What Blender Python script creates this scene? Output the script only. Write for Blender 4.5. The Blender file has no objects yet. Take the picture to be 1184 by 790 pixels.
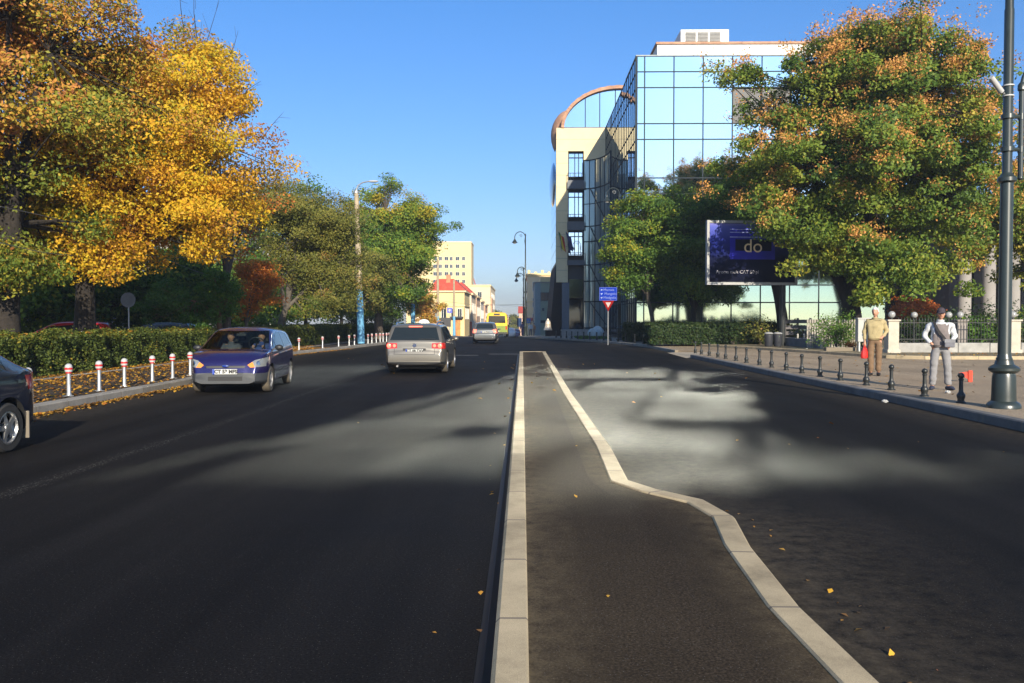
import bpy, bmesh, math, random
import numpy as np
from mathutils import Vector, Matrix

R = math.radians
rng = random.Random(7)
scene = bpy.context.scene
COL = scene.collection

# ---------------------------------------------------------------- camera
F = 955.7                       # focal length in photo pixels (18 mm on a 22.3 mm sensor)
CAM_H = 1.6
cam_d = bpy.data.cameras.new('camera'); cam = bpy.data.objects.new('camera', cam_d); COL.objects.link(cam)
cam_d.sensor_width = 22.3; cam_d.lens = 18.0; cam_d.clip_end = 4000; cam_d.clip_start = 0.05
cam.location = (0, 0, CAM_H)
cam.rotation_euler = (R(90) - math.atan(24/F), 0, math.atan(12/F))
scene.camera = cam
CR = cam.rotation_euler.to_matrix()

def ray(px, py):
    return CR @ Vector(((px-592)/F, -(py-395)/F, -1))
def at(px, py, z=0.0):          # measured point of the photo -> place on the level z
    d = ray(px, py); t = (z-CAM_H)/d.z
    return Vector((d.x*t, d.y*t, z))
def atY(px, py, Y):             # measured point of the photo -> place at the distance Y
    d = ray(px, py); t = Y/d.y
    return Vector((d.x*t, Y, CAM_H+d.z*t))
def zg(y):                      # the street falls gently beyond a crest
    if y < 74: return 0.0
    if y < 90: return -0.022*(y-74)**2/32
    return max(-0.176-0.022*(y-90), -5.0)

# ---------------------------------------------------------------- materials
MATS = {}
def nt(name):
    m = bpy.data.materials.new(name); m.use_nodes = True
    n = m.node_tree; b = n.nodes['Principled BSDF']
    return m, n, b
def N(n, t, **kw):
    x = n.nodes.new(t)
    for k, v in kw.items():
        if k.startswith('i_'):
            key = k[2:]
            x.inputs[int(key) if key.isdigit() else key.replace('_', ' ')].default_value = v
        else: setattr(x, k, v)
    return x
def ramp(n, stops, interp='LINEAR'):
    r = n.nodes.new('ShaderNodeValToRGB'); r.color_ramp.interpolation = interp
    e = r.color_ramp.elements
    while len(e) < len(stops): e.new(0.5)
    for q, (p, c) in zip(e, stops):
        q.position = p; q.color = (c[0], c[1], c[2], 1)
    return r
def mat(name, col, rough=.6, metal=0., var=.18, scale=3., bump=0., bscale=40., spec=.5, coat=0., emis=0., fine=0.):
    if name in MATS: return MATS[name]
    m, n, b = nt(name); L = n.links.new
    tc = N(n, 'ShaderNodeTexCoord')
    c = col
    if var > 0:
        nz = N(n, 'ShaderNodeTexNoise', i_Scale=scale, i_Detail=6., i_Roughness=.6)
        L(tc.outputs['Object'], nz.inputs['Vector'])
        lo = [max(0, k*(1-var)) for k in c]; hi = [min(1, k*(1+var)) for k in c]
        rp = ramp(n, [(.3, lo), (.7, hi)])
        L(nz.outputs['Fac'], rp.inputs['Fac']); L(rp.outputs['Color'], b.inputs['Base Color'])
    else:
        b.inputs['Base Color'].default_value = (*c, 1)
    b.inputs['Roughness'].default_value = rough; b.inputs['Metallic'].default_value = metal
    b.inputs['Specular IOR Level'].default_value = spec
    if coat: b.inputs['Coat Weight'].default_value = coat; b.inputs['Coat Roughness'].default_value = .04
    if bump > 0:
        n2 = N(n, 'ShaderNodeTexNoise', i_Scale=bscale, i_Detail=4.)
        L(tc.outputs['Object'], n2.inputs['Vector'])
        bp = N(n, 'ShaderNodeBump', i_Strength=bump, i_Distance=.02)
        L(n2.outputs['Fac'], bp.inputs['Height']); L(bp.outputs['Normal'], b.inputs['Normal'])
    if emis: b.inputs['Emission Color'].default_value = (*c, 1); b.inputs['Emission Strength'].default_value = emis
    MATS[name] = m
    return m

def mat_asphalt(name, col, patch, streak=.25, rough=.62, grains=.02, dust=None, spec=.22):
    m, n, b = nt(name); L = n.links.new
    tc = N(n, 'ShaderNodeTexCoord'); geo = N(n, 'ShaderNodeNewGeometry')
    P = geo.outputs['Position']
    big = N(n, 'ShaderNodeTexNoise', i_Scale=.35, i_Detail=5., i_Roughness=.6); L(P, big.inputs['Vector'])
    mp = N(n, 'ShaderNodeMapping'); mp.inputs['Scale'].default_value = (1.6, .06, 1); L(P, mp.inputs['Vector'])
    st = N(n, 'ShaderNodeTexNoise', i_Scale=1.2, i_Detail=6.); L(mp.outputs['Vector'], st.inputs['Vector'])
    fine = N(n, 'ShaderNodeTexNoise', i_Scale=75., i_Detail=4., i_Roughness=.75); L(P, fine.inputs['Vector'])
    r1 = ramp(n, [(.3, [k*(1-patch) for k in col]), (.7, [k*(1+patch) for k in col])]); L(big.outputs['Fac'], r1.inputs['Fac'])
    r2 = ramp(n, [(.3, [1-streak]*3), (.7, [1+streak]*3)]); L(st.outputs['Fac'], r2.inputs['Fac'])
    r3 = ramp(n, [(.32, [.25]*3), (.52, [.9]*3), (.74, [2.3]*3)]); L(fine.outputs['Fac'], r3.inputs['Fac'])
    m1 = N(n, 'ShaderNodeMix', data_type='RGBA', blend_type='MULTIPLY'); m1.inputs['Factor'].default_value = 1
    L(r1.outputs['Color'], m1.inputs['A']); L(r2.outputs['Color'], m1.inputs['B'])
    m2 = N(n, 'ShaderNodeMix', data_type='RGBA', blend_type='MULTIPLY'); m2.inputs['Factor'].default_value = 1
    L(m1.outputs['Result'], m2.inputs['A']); L(r3.outputs['Color'], m2.inputs['B'])
    # pale stone chips showing through the bitumen
    vo = N(n, 'ShaderNodeTexVoronoi', i_Scale=85.); L(P, vo.inputs['Vector'])
    sp = N(n, 'ShaderNodeMath', operation='LESS_THAN', i_1=.20); L(vo.outputs['Distance'], sp.inputs[0])
    cr = N(n, 'ShaderNodeSeparateColor'); L(vo.outputs['Color'], cr.inputs['Color'])
    s2 = N(n, 'ShaderNodeMath', operation='GREATER_THAN', i_1=.86); L(cr.outputs['Red'], s2.inputs[0])
    s3 = N(n, 'ShaderNodeMath', operation='MULTIPLY'); L(sp.outputs[0], s3.inputs[0]); L(s2.outputs[0], s3.inputs[1])
    m3 = N(n, 'ShaderNodeMix', data_type='RGBA'); m3.inputs['B'].default_value = (grains*9, grains*8.4, grains*7.6, 1)
    L(s3.outputs[0], m3.inputs['Factor']); L(m2.outputs['Result'], m3.inputs['A'])
    out = m3.outputs['Result']
    if dust:
        # dust swept against the kerb, carried on the mesh as an attribute
        at_ = N(n, 'ShaderNodeAttribute', attribute_name='dust')
        dn = N(n, 'ShaderNodeTexNoise', i_Scale=7., i_Detail=10., i_Roughness=.8); L(P, dn.inputs['Vector'])
        dm = N(n, 'ShaderNodeMath', operation='MULTIPLY'); L(at_.outputs['Fac'], dm.inputs[0])
        dr = ramp(n, [(.35, (0, 0, 0)), (.75, (1, 1, 1))]); L(dn.outputs['Fac'], dr.inputs['Fac']); L(dr.outputs['Color'], dm.inputs[1])
        m4 = N(n, 'ShaderNodeMix', data_type='RGBA'); m4.inputs['B'].default_value = (*dust, 1)
        L(dm.outputs[0], m4.inputs['Factor']); L(out, m4.inputs['A']); out = m4.outputs['Result']
    L(out, b.inputs['Base Color'])
    b.inputs['Specular IOR Level'].default_value = spec
    rr = ramp(n, [(.3, [rough-.08]*3), (.7, [rough+.1]*3)]); L(big.outputs['Fac'], rr.inputs['Fac']); L(rr.outputs['Color'], b.inputs['Roughness'])
    bp = N(n, 'ShaderNodeBump', i_Strength=.55, i_Distance=.006); L(fine.outputs['Fac'], bp.inputs['Height']); L(bp.outputs['Normal'], b.inputs['Normal'])
    MATS[name] = m
    return m

def mat_kerb(name, col, step=1.0):
    m, n, b = nt(name); L = n.links.new
    geo = N(n, 'ShaderNodeNewGeometry'); P = geo.outputs['Position']
    nz = N(n, 'ShaderNodeTexNoise', i_Scale=2.5, i_Detail=8., i_Roughness=.7); L(P, nz.inputs['Vector'])
    r1 = ramp(n, [(.28, [k*.60 for k in col]), (.5, col), (.72, [k*1.2 for k in col])]); L(nz.outputs['Fac'], r1.inputs['Fac'])
    f = N(n, 'ShaderNodeTexNoise', i_Scale=180., i_Detail=2.); L(P, f.inputs['Vector'])
    r3 = ramp(n, [(.3, [.78]*3), (.7, [1.12]*3)]); L(f.outputs['Fac'], r3.inputs['Fac'])
    m1 = N(n, 'ShaderNodeMix', data_type='RGBA', blend_type='MULTIPLY'); m1.inputs['Factor'].default_value = 1
    L(r1.outputs['Color'], m1.inputs['A']); L(r3.outputs['Color'], m1.inputs['B'])
    at_ = N(n, 'ShaderNodeAttribute', attribute_name='along')
    dv = N(n, 'ShaderNodeMath', operation='DIVIDE', i_1=step); L(at_.outputs['Fac'], dv.inputs[0])
    fl = N(n, 'ShaderNodeMath', operation='FLOOR'); L(dv.outputs[0], fl.inputs[0])
    wn = N(n, 'ShaderNodeTexWhiteNoise', noise_dimensions='1D'); L(fl.outputs[0], wn.inputs['W'])
    rw = ramp(n, [(0, [.86]*3), (1, [1.08]*3)]); L(wn.outputs['Value'], rw.inputs['Fac'])
    mw = N(n, 'ShaderNodeMix', data_type='RGBA', blend_type='MULTIPLY'); mw.inputs['Factor'].default_value = 1
    L(m1.outputs['Result'], mw.inputs['A']); L(rw.outputs['Color'], mw.inputs['B'])
    fr = N(n, 'ShaderNodeMath', operation='FRACT'); L(dv.outputs[0], fr.inputs[0])
    lt = N(n, 'ShaderNodeMath', operation='LESS_THAN', i_1=.022/step); L(fr.outputs[0], lt.inputs[0])
    m2 = N(n, 'ShaderNodeMix', data_type='RGBA'); m2.inputs['B'].default_value = (.20, .165, .12, 1)
    L(lt.outputs[0], m2.inputs['Factor']); L(mw.outputs['Result'], m2.inputs['A'])
    L(m2.outputs['Result'], b.inputs['Base Color']); b.inputs['Roughness'].default_value = .85
    b.inputs['Specular IOR Level'].default_value = .25
    bp = N(n, 'ShaderNodeBump', i_Strength=.3, i_Distance=.004); L(f.outputs['Fac'], bp.inputs['Height']); L(bp.outputs['Normal'], b.inputs['Normal'])
    MATS[name] = m
    return m

def mat_leaf(name, stops, trans=.35, spec=.25, rough=.55):
    m, n, b = nt(name); L = n.links.new
    a = N(n, 'ShaderNodeAttribute', attribute_name='tone')
    rp = ramp(n, stops); L(a.outputs['Fac'], rp.inputs['Fac'])
    L(rp.outputs['Color'], b.inputs['Base Color']); b.inputs['Roughness'].default_value = rough
    b.inputs['Specular IOR Level'].default_value = spec
    tr = N(n, 'ShaderNodeBsdfTranslucent'); L(rp.outputs['Color'], tr.inputs['Color'])
    mx = N(n, 'ShaderNodeMixShader'); mx.inputs[0].default_value = trans
    out = n.nodes['Material Output']
    L(b.outputs[0], mx.inputs[1]); L(tr.outputs[0], mx.inputs[2]); L(mx.outputs[0], out.inputs['Surface'])
    MATS[name] = m
    return m

def mat_mirror(name, col, rough=.03, bump=0., bscale=.4):
    m, n, b = nt(name); L = n.links.new
    b.inputs['Base Color'].default_value = (*col, 1); b.inputs['Metallic'].default_value = 1; b.inputs['Roughness'].default_value = rough
    if bump:
        geo = N(n, 'ShaderNodeNewGeometry')
        n2 = N(n, 'ShaderNodeTexNoise', i_Scale=bscale, i_Detail=2.); L(geo.outputs['Position'], n2.inputs['Vector'])
        bp = N(n, 'ShaderNodeBump', i_Strength=bump, i_Distance=.02)
        L(n2.outputs['Fac'], bp.inputs['Height']); L(bp.outputs['Normal'], b.inputs['Normal'])
    MATS[name] = m
    return m

def mat_clear(name, tint=(.5, .6, .55), fac=.75):
    m, n, b = nt(name); L = n.links.new
    t = N(n, 'ShaderNodeBsdfTransparent'); t.inputs['Color'].default_value = (*tint, 1)
    g = N(n, 'ShaderNodeBsdfGlossy'); g.inputs['Roughness'].default_value = .02
    fr = N(n, 'ShaderNodeFresnel'); fr.inputs['IOR'].default_value = 1.5
    mx = N(n, 'ShaderNodeMixShader'); fm = N(n, 'ShaderNodeMath', operation='MULTIPLY', i_1=.4); L(fr.outputs[0], fm.inputs[0]); L(fm.outputs[0], mx.inputs[0]); L(t.outputs[0], mx.inputs[1]); L(g.outputs[0], mx.inputs[2])
    L(mx.outputs[0], n.nodes['Material Output'].inputs['Surface'])
    MATS[name] = m
    return m

# ---------------------------------------------------------------- mesh building
class MB:
    def __init__(s): s.v = []; s.f = []; s.mi = []; s.cur = 0
    def face(s, *idx): s.f.append(tuple(idx)); s.mi.append(s.cur)
    def quad(s, a, b, c, d):
        k = len(s.v); s.v += [tuple(a), tuple(b), tuple(c), tuple(d)]; s.face(k, k+1, k+2, k+3); return s
    def box(s, x0, x1, y0, y1, z0, z1):
        k = len(s.v)
        s.v += [(x0,y0,z0),(x1,y0,z0),(x1,y1,z0),(x0,y1,z0),(x0,y0,z1),(x1,y0,z1),(x1,y1,z1),(x0,y1,z1)]
        for q in ((0,3,2,1),(4,5,6,7),(0,1,5,4),(1,2,6,5),(2,3,7,6),(3,0,4,7)): s.face(*[k+i for i in q])
        return s
    def cbox(s, cx, cy, cz, sx, sy, sz): return s.box(cx-sx/2, cx+sx/2, cy-sy/2, cy+sy/2, cz-sz/2, cz+sz/2)
    def prism(s, poly, z0, z1):          # polygon in XY (counter-clockwise), extruded in z
        k = len(s.v); n = len(poly)
        s.v += [(p[0], p[1], z0) for p in poly] + [(p[0], p[1], z1) for p in poly]
        s.face(*range(k+n, k+2*n)); s.face(*reversed(range(k, k+n)))
        for i in range(n):
            j = (i+1) % n; s.face(k+i, k+j, k+n+j, k+n+i)
        return s
    def prismY(s, poly, y0, y1):         # polygon in XZ extruded in y
        k = len(s.v); n = len(poly)
        s.v += [(p[0], y0, p[1]) for p in poly] + [(p[0], y1, p[1]) for p in poly]
        s.face(*range(k, k+n)); s.face(*reversed(range(k+n, k+2*n)))
        for i in range(n):
            j = (i+1) % n; s.face(k+j, k+i, k+n+i, k+n+j)
        return s
    def prismX(s, poly, x0, x1):         # polygon in YZ extruded in x
        k = len(s.v); n = len(poly)
        s.v += [(x0, p[0], p[1]) for p in poly] + [(x1, p[0], p[1]) for p in poly]
        s.face(*range(k, k+n)); s.face(*reversed(range(k+n, k+2*n)))
        for i in range(n):
            j = (i+1) % n; s.face(k+j, k+i, k+n+i, k+n+j)
        return s
    def tube(s, pts, radii, n=8, cap=True):
        pts = [Vector(p) for p in pts]
        if not hasattr(radii, '__len__'): radii = [radii]*len(pts)
        k = len(s.v); up = None
        for i, p in enumerate(pts):
            t = (pts[min(i+1, len(pts)-1)] - pts[max(i-1, 0)])
            t = t.normalized() if t.length > 1e-9 else Vector((0, 0, 1))
            if up is None:
                a = Vector((1, 0, 0)) if abs(t.x) < .9 else Vector((0, 1, 0))
                up = (a - t*a.dot(t)).normalized()
            else:
                up = (up - t*up.dot(t)); up = up.normalized() if up.length > 1e-6 else Vector((1, 0, 0))
            w = t.cross(up)
            for j in range(n):
                an = 2*math.pi*j/n
                s.v.append(tuple(p + (up*math.cos(an) + w*math.sin(an))*radii[i]))
        for i in range(len(pts)-1):
            for j in range(n):
                q = (j+1) % n
                s.face(k+i*n+j, k+i*n+q, k+(i+1)*n+q, k+(i+1)*n+j)
        if cap:
            s.face(*reversed(range(k, k+n))); e = k+(len(pts)-1)*n; s.face(*range(e, e+n))
        return s
    def lathe(s, prof, c=(0, 0, 0), n=16):       # prof: (r, z)
        k = len(s.v)
        for r, z in prof:
            for j in range(n):
                a = 2*math.pi*j/n; s.v.append((c[0]+r*math.cos(a), c[1]+r*math.sin(a), c[2]+z))
        m = len(prof)
        for i in range(m-1):
            for j in range(n):
                q = (j+1) % n; s.face(k+i*n+j, k+i*n+q, k+(i+1)*n+q, k+(i+1)*n+j)
        s.face(*reversed(range(k, k+n))); s.face(*range(k+(m-1)*n, k+m*n))
        return s
    def ball(s, c, rx, ry=None, rz=None, nu=14, nv=9):
        ry = ry or rx; rz = rz or rx
        k = len(s.v)
        for i in range(nv+1):
            th = math.pi*(i/nv)*.999+.0005; 
            for j in range(nu):
                a = 2*math.pi*j/nu
                s.v.append((c[0]+rx*math.sin(th)*math.cos(a), c[1]+ry*math.sin(th)*math.sin(a), c[2]-rz*math.cos(th)))
        for i in range(nv):
            for j in range(nu):
                q = (j+1) % nu; s.face(k+i*nu+j, k+i*nu+q, k+(i+1)*nu+q, k+(i+1)*nu+j)
        return s
    def sheet(s, rows):                      # rows of points -> grid of quads
        k = len(s.v); n = len(rows[0])
        for r in rows: s.v += [tuple(p) for p in r]
        for i in range(len(rows)-1):
            for j in range(n-1): s.face(k+i*n+j, k+i*n+j+1, k+(i+1)*n+j+1, k+(i+1)*n+j)
        return s
    def xf(s, M, start=0):
        for i in range(start, len(s.v)): s.v[i] = tuple(M @ Vector(s.v[i]))
        return s
    def mesh(s, name, mats, smooth=False, angle=35):
        me = bpy.data.meshes.new(name); me.from_pydata(s.v, [], s.f)
        if not isinstance(mats, (list, tuple)): mats = [mats]
        for m in mats: me.materials.append(m)
        if any(s.mi): me.polygons.foreach_set('material_index', s.mi)
        if smooth:
            me.polygons.foreach_set('use_smooth', [True]*len(me.polygons)); me.set_sharp_from_angle(angle=R(angle))
        me.update()
        return me
    def build(s, name, mats, parent=None, smooth=False, bevel=0., angle=35, loc=None):
        me = s.mesh(name, mats, smooth, angle)
        return link(name, me, parent, bevel, loc)

def link(name, me, parent=None, bevel=0., loc=None):
    o = bpy.data.objects.new(name, me); COL.objects.link(o)
    if parent is not None: o.parent = parent
    if loc is not None: o.location = loc
    if bevel:
        b = o.modifiers.new('bevel', 'BEVEL'); b.width = bevel; b.segments = 2; b.limit_method = 'ANGLE'; b.angle_limit = R(40)
    return o
def thing(name, label, cat, loc=(0, 0, 0), rz=0., group=None):
    o = bpy.data.objects.new(name, None); COL.objects.link(o); o.empty_display_size = .2
    o.location = loc; o.rotation_euler = (0, 0, rz)
    return tag(o, label, cat, group)
def tag(o, label=None, cat=None, group=None, kind=None):
    if label: o['label'] = label
    if cat: o['category'] = cat
    if group: o['group'] = group
    if kind: o['kind'] = kind
    return o
def kids(o): return [c for c in COL.objects if c.parent == o]
def copy_tree(o, parent=None):
    c = o.copy(); COL.objects.link(c); c.parent = parent
    for ch in list(o.children): copy_tree(ch, c)
    return c
def dup(root, loc, rz=0., label=None, scale=None):
    c = copy_tree(root); c.location = loc; c.rotation_euler = (0, 0, rz)
    if label: c['label'] = label
    if scale: c.scale = (scale,)*3
    return c
def struct(name, mb, m, smooth=False):
    o = mb.build(name, m, smooth=smooth); o['kind'] = 'structure'; return o
def text(name, body, size, m, parent, M, depth=.002, align='CENTER', bold=0.):
    cu = bpy.data.curves.new('lettering', 'FONT'); cu.body = body; cu.size = size; cu.align_x = align; cu.align_y = 'CENTER'; cu.extrude = depth; cu.offset = size*bold
    t = bpy.data.objects.new('lettering', cu); COL.objects.link(t)
    dg = bpy.context.evaluated_depsgraph_get(); dg.update()
    me = bpy.data.meshes.new_from_object(t.evaluated_get(dg))
    bpy.data.objects.remove(t); me.transform(M); me.materials.clear(); me.materials.append(m)
    return link(name, me, parent)
FACE_CAM = Matrix.Rotation(R(90), 4, 'X')     # lettering upright, read from -Y
ORD = ['first','second','third','fourth','fifth','sixth','seventh','eighth','ninth','tenth','eleventh','twelfth','thirteenth',
       'fourteenth','fifteenth','sixteenth','seventeenth','eighteenth','nineteenth','twentieth','twenty-first','twenty-second']
def bool_cut(obj_mesh, cutter_mesh):
    a = bpy.data.objects.new('tmp_a', obj_mesh); b = bpy.data.objects.new('tmp_b', cutter_mesh)
    COL.objects.link(a); COL.objects.link(b)
    m = a.modifiers.new('cut', 'BOOLEAN'); m.operation = 'DIFFERENCE'; m.object = b; m.solver = 'EXACT'
    dg = bpy.context.evaluated_depsgraph_get(); dg.update()
    me = bpy.data.meshes.new_from_object(a.evaluated_get(dg))
    bpy.data.objects.remove(a); bpy.data.objects.remove(b)
    return me

# ---------------------------------------------------------------- light
SUN_AZ, SUN_EL = 166.5, 20.8       # clockwise from +Y
w = bpy.data.worlds.new('World'); scene.world = w; w.use_nodes = True
wn = w.node_tree; bg = wn.nodes['Background']
sky = wn.nodes.new('ShaderNodeTexSky'); sky.sky_type = 'NISHITA'; sky.sun_disc = False
sky.sun_elevation = R(SUN_EL); sky.sun_rotation = R(SUN_AZ); sky.air_density = 1.0; sky.dust_density = .25; sky.ozone_density = 2.6
tcw = N(wn, 'ShaderNodeTexCoord'); spw = N(wn, 'ShaderNodeSeparateXYZ'); wn.links.new(tcw.outputs['Generated'], spw.inputs[0])
rpw = ramp(wn, [(0., (.57, .60, .74)), (.08, (.54, .61, .80)), (.2, (.45, .64, .90)), (.36, (.36, .66, .97)), (.6, (.86, .95, 1.06)), (1., (.98, 1.02, 1.08))]); wn.links.new(spw.outputs['Z'], rpw.inputs['Fac'])  # upper stops, out of view, raised to add fill light
mxw = N(wn, 'ShaderNodeMix', data_type='RGBA', blend_type='MULTIPLY'); mxw.inputs['Factor'].default_value = 1
wn.links.new(sky.outputs[0], mxw.inputs['A']); wn.links.new(rpw.outputs['Color'], mxw.inputs['B'])
wn.links.new(mxw.outputs['Result'], bg.inputs[0]); bg.inputs[1].default_value = .118
sd = bpy.data.lights.new('sun', 'SUN'); sd.energy = 5.0; sd.angle = R(.53); sd.color = (1, .90, .73)
so = bpy.data.objects.new('sun', sd); COL.objects.link(so)
sv = Vector((math.sin(R(SUN_AZ))*math.cos(R(SUN_EL)), math.cos(R(SUN_AZ))*math.cos(R(SUN_EL)), math.sin(R(SUN_EL))))
so.rotation_euler = sv.to_track_quat('Z', 'Y').to_euler(); so.location = (20, -40, 60)
vs = scene.view_settings; vs.view_transform = 'Standard'; vs.look = 'None'; vs.exposure = .72; vs.gamma = 1
scene.cycles.max_bounces = 8; scene.cycles.transparent_max_bounces = 12
scene.cycles.use_denoising = True
scene.cycles.blur_glossy = 0.0
scene.cycles.use_guiding = True
scene.cycles.sample_clamp_indirect = 25.0
# ================================================================ SETTING
m_soil = mat('soil', (.07, .05, .03), .95, var=.45, scale=1.5, bump=.4, bscale=25)
m_land = mat('land', (.06, .06, .035), .95, var=.4, scale=.05)
m_road = mat_asphalt('asphalt fresh', (.0115, .0105, .0103), .3, .34, .78, .010, dust=(.10, .08, .055), spec=.07)
m_island = mat_asphalt('asphalt walkway', (.041, .0305, .0205), .38, .12, .9, .014, dust=(.19, .145, .085), spec=.08)
m_pave = mat_asphalt('pavement asphalt', (.34, .26, .175), .2, .1, .85, .03)
m_pave_far = mat('pavement slabs far', (.22, .19, .15), .9, var=.2, scale=.8)
m_kerb = mat_kerb('new kerb stone', (.47, .375, .235))
m_kerb2 = mat_kerb('old kerb stone', (.30, .275, .235))
m_kerb3 = mat_kerb('grey kerb stone', (.17, .165, .16))

# land falling gently behind the crest
ys = [-80, -20, 0, 20, 40, 60, 70, 74, 78, 82, 86, 90, 110, 150, 200, 260, 309, 400, 700, 1400]
mb = MB(); mb.sheet([[(x, y, zg(y)-.06) for x in (-900, -200, -40, -14, 0, 14, 40, 200, 900)] for y in ys])
struct('ground', mb, m_land)

# carriageway: one sheet with the dust that gathers by the kerbs as an attribute
def poly_x(pl, y):
    for (x0, y0), (x1, y1) in zip(pl, pl[1:]):
        if y0 <= y <= y1: return x0+(x1-x0)*(y-y0)/max(1e-9, y1-y0)
    return pl[0][0] if y < pl[0][1] else pl[-1][0]
LK = [(-8.32, -8), (-8.32, 20.5), (-8.6, 23.5), (-9.4, 28), (-10.75, 35), (-10.8, 38.5), (-10.1, 45), (-9.3, 55), (-8.2, 68), (-7.4, 80), (-6.9, 100), (-6.6, 140), (-6.6, 320)]
RK1 = [(7.22, -8), (7.22, 35.6)]
RK2 = [(7.55, 41.0), (7.45, 50), (6.75, 55.5), (5.9, 59.5), (4.9, 63.5), (2.7, 70.5), (.6, 75), (-.3, 79), (-.5, 100), (-.5, 320)]
RKALL = RK1 + RK2
# island outline, measured
ISL_IN = [(626,407),(655,455),(690,518),(709,557),(745,570.5),(800,584),(835,601),(852,640),(905,705),(985,790)]
ISL_OUT = [(631,407),(661,455),(706,516.5),(727,556.5),(760,567),(815,579.5),(850,599),(868,632),(925,702),(1018,790)]
pin = [at(x, y, .13) for x, y in ISL_IN]; pout = [at(x, y, .13) for x, y in ISL_OUT]
for pl in (pin, pout):
    d = (pl[-1]-pl[-2]).normalized(); pl.append(pl[-1]+d*4.5)
pin = [(p.x, p.y) for p in pin]; pout = [(p.x, p.y) for p in pout]
ISL_END = pin[0][1]

m = MB()
NY = [i*.5-8 for i in range(100)] + [42+i for i in range(0, 50)] + [95, 100, 110, 130, 150, 200, 260, 320]
rows = []; dust = []
isl_sorted = sorted(pout, key=lambda p: p[1])
for y in NY:
    xl = poly_x(LK, y)-.4; xr = (poly_x(RKALL, y)+.4) if y < 35 else (poly_x(RKALL, y)+(2.2 if y < 42 else .4))
    ix = poly_x(isl_sorted, y) if y < ISL_END else .1
    xs = [xl, xl+.75, xl+1.6]+[xl+1.6+(-.75-(xl+1.6))*k/6 for k in range(1, 7)]+[-.2, ix+.02, ix+.35, ix+1.1]+[ix+1.1+(xr-1.2-(ix+1.1))*k/5 for k in range(1, 6)]+[xr-.65, xr]
    row = [(x, y, zg(y)) for x in xs]
    rows.append(row)
    isl = 1 if y < ISL_END else 0
    dd = [.9, .75, .2]+[0]*6+[.0, 1.15*isl, .8*isl, .25*isl]+[0]*4+[.15, .7, 1.]
    dust += dd
m.sheet(rows)
road = struct('road', m, m_road)
road.data.attributes.new('dust', 'FLOAT', 'POINT').data.foreach_set('value', dust)

def kerb(name, line, wid, z1, mt, side=1, z0=-.03, ch=.02, follow=True):
    """a kerb swept along line; its body lies on the side given (1 = right of travel)"""
    v = MB(); al = []; L = 0; rows = []
    pts = [Vector((p[0], p[1], 0)) for p in line]
    # refine
    fine = []
    for a, b in zip(pts, pts[1:]):
        n = max(1, int((b-a).length/1.0))
        for i in range(n): fine.append(a+(b-a)*i/n)
    fine.append(pts[-1]); pts = fine
    for i, p in enumerate(pts):
        if i: L += (p-pts[i-1]).length
        a = (pts[i]-pts[i-1]).normalized() if i else (pts[1]-pts[0]).normalized()
        b = (pts[i+1]-pts[i]).normalized() if i < len(pts)-1 else a
        t = (a+b).normalized(); nrm = Vector((t.y, -t.x, 0))*side
        k = 1/max(.5, math.sqrt((1+a.dot(b))/2))
        g = zg(p.y) if follow else 0
        q = lambda o, z: (p.x+nrm.x*o*k, p.y+nrm.y*o*k, z+g)
        row = [q(0, z0), q(0, z1-ch), q(ch, z1), q(wid-ch*.5, z1), q(wid, z1-ch*.5), q(wid, z0)]
        if side > 0: row.reverse()
        rows.append(row); al += [L]*6
    v.sheet(rows); k = 0; e = len(v.v)-6
    v.face(*reversed(range(0, 6))); v.face(*range(e, e+6))
    o = struct(name, v, mt)
    o.data.attributes.new('along', 'FLOAT', 'POINT').data.foreach_set('value', al)
    return o

# the island between the carriageways
y_end = ISL_END
kerb('median_kerb', [(-.13, -4), (-.13, y_end-.02)], .158, .145, m_kerb, 1)
ln = [(0.0285, y_end)] + pout[:1]
kerb('median_end_kerb', [(-.13, y_end), (pout[0][0], y_end)], .16, .145, m_kerb, -1)
kerb('median_bent_kerb', pout, .17, .145, m_kerb, 1)
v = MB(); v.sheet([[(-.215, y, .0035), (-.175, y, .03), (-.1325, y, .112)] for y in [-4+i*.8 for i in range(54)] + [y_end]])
struct('kerb_shade_strip', v, mat('kerb shade black', (.008, .008, .009), .5, var=.3, scale=6))  # near-black strip painting the shade on the kerb's left face
v = MB()
rows = []; ds = []
yy = [p for p in pin]
for y in [ -3 + i*.4 for i in range(int((y_end+3)/.4)+1)] + [y_end]:
    xr = poly_x(sorted(pin, key=lambda p: p[1]), y)
    rows.append([(.02, y, .128), (.12, y, .133), (.4, y, .134), ((.4+xr)/2, y, .136), (xr-.3, y, .134), (xr-.08, y, .131), (xr+.05, y, .127)])
    ds += [.9, .5, .1, .0, .1, .5, .9]
v.sheet(rows); isl = struct('median', v, m_island)
isl.data.attributes.new('dust', 'FLOAT', 'POINT').data.foreach_set('value', ds)

# left pavement, its kerb, verge
kerb('pavement_kerb', LK, .26, .145, m_kerb2, -1)
lk = [(p[0]-.2, p[1]) for p in LK if p[1] <= 80]
v = MB(); v.sheet([[(-11.85, y, .138), (poly_x(LK, y)-.2, y, .138)] for y in [-8+i for i in range(0, 88)] if poly_x(LK, y)-.2 > -11.85])
struct('pavement', v, mat_asphalt('leaf pavement asphalt', (.055, .042, .03), .3, .1, .85, .02))
kerb('verge_edging', [(-11.85, -8), (-11.85, 80)], .1, .165, m_kerb2, -1)
v = MB(); v.sheet([[(-60, y, .06), (-30, y, .1), (-11.9, y, .14)] for y in (-8, 20, 40, 60, 80)])
struct('verge', v, m_soil)
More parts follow.
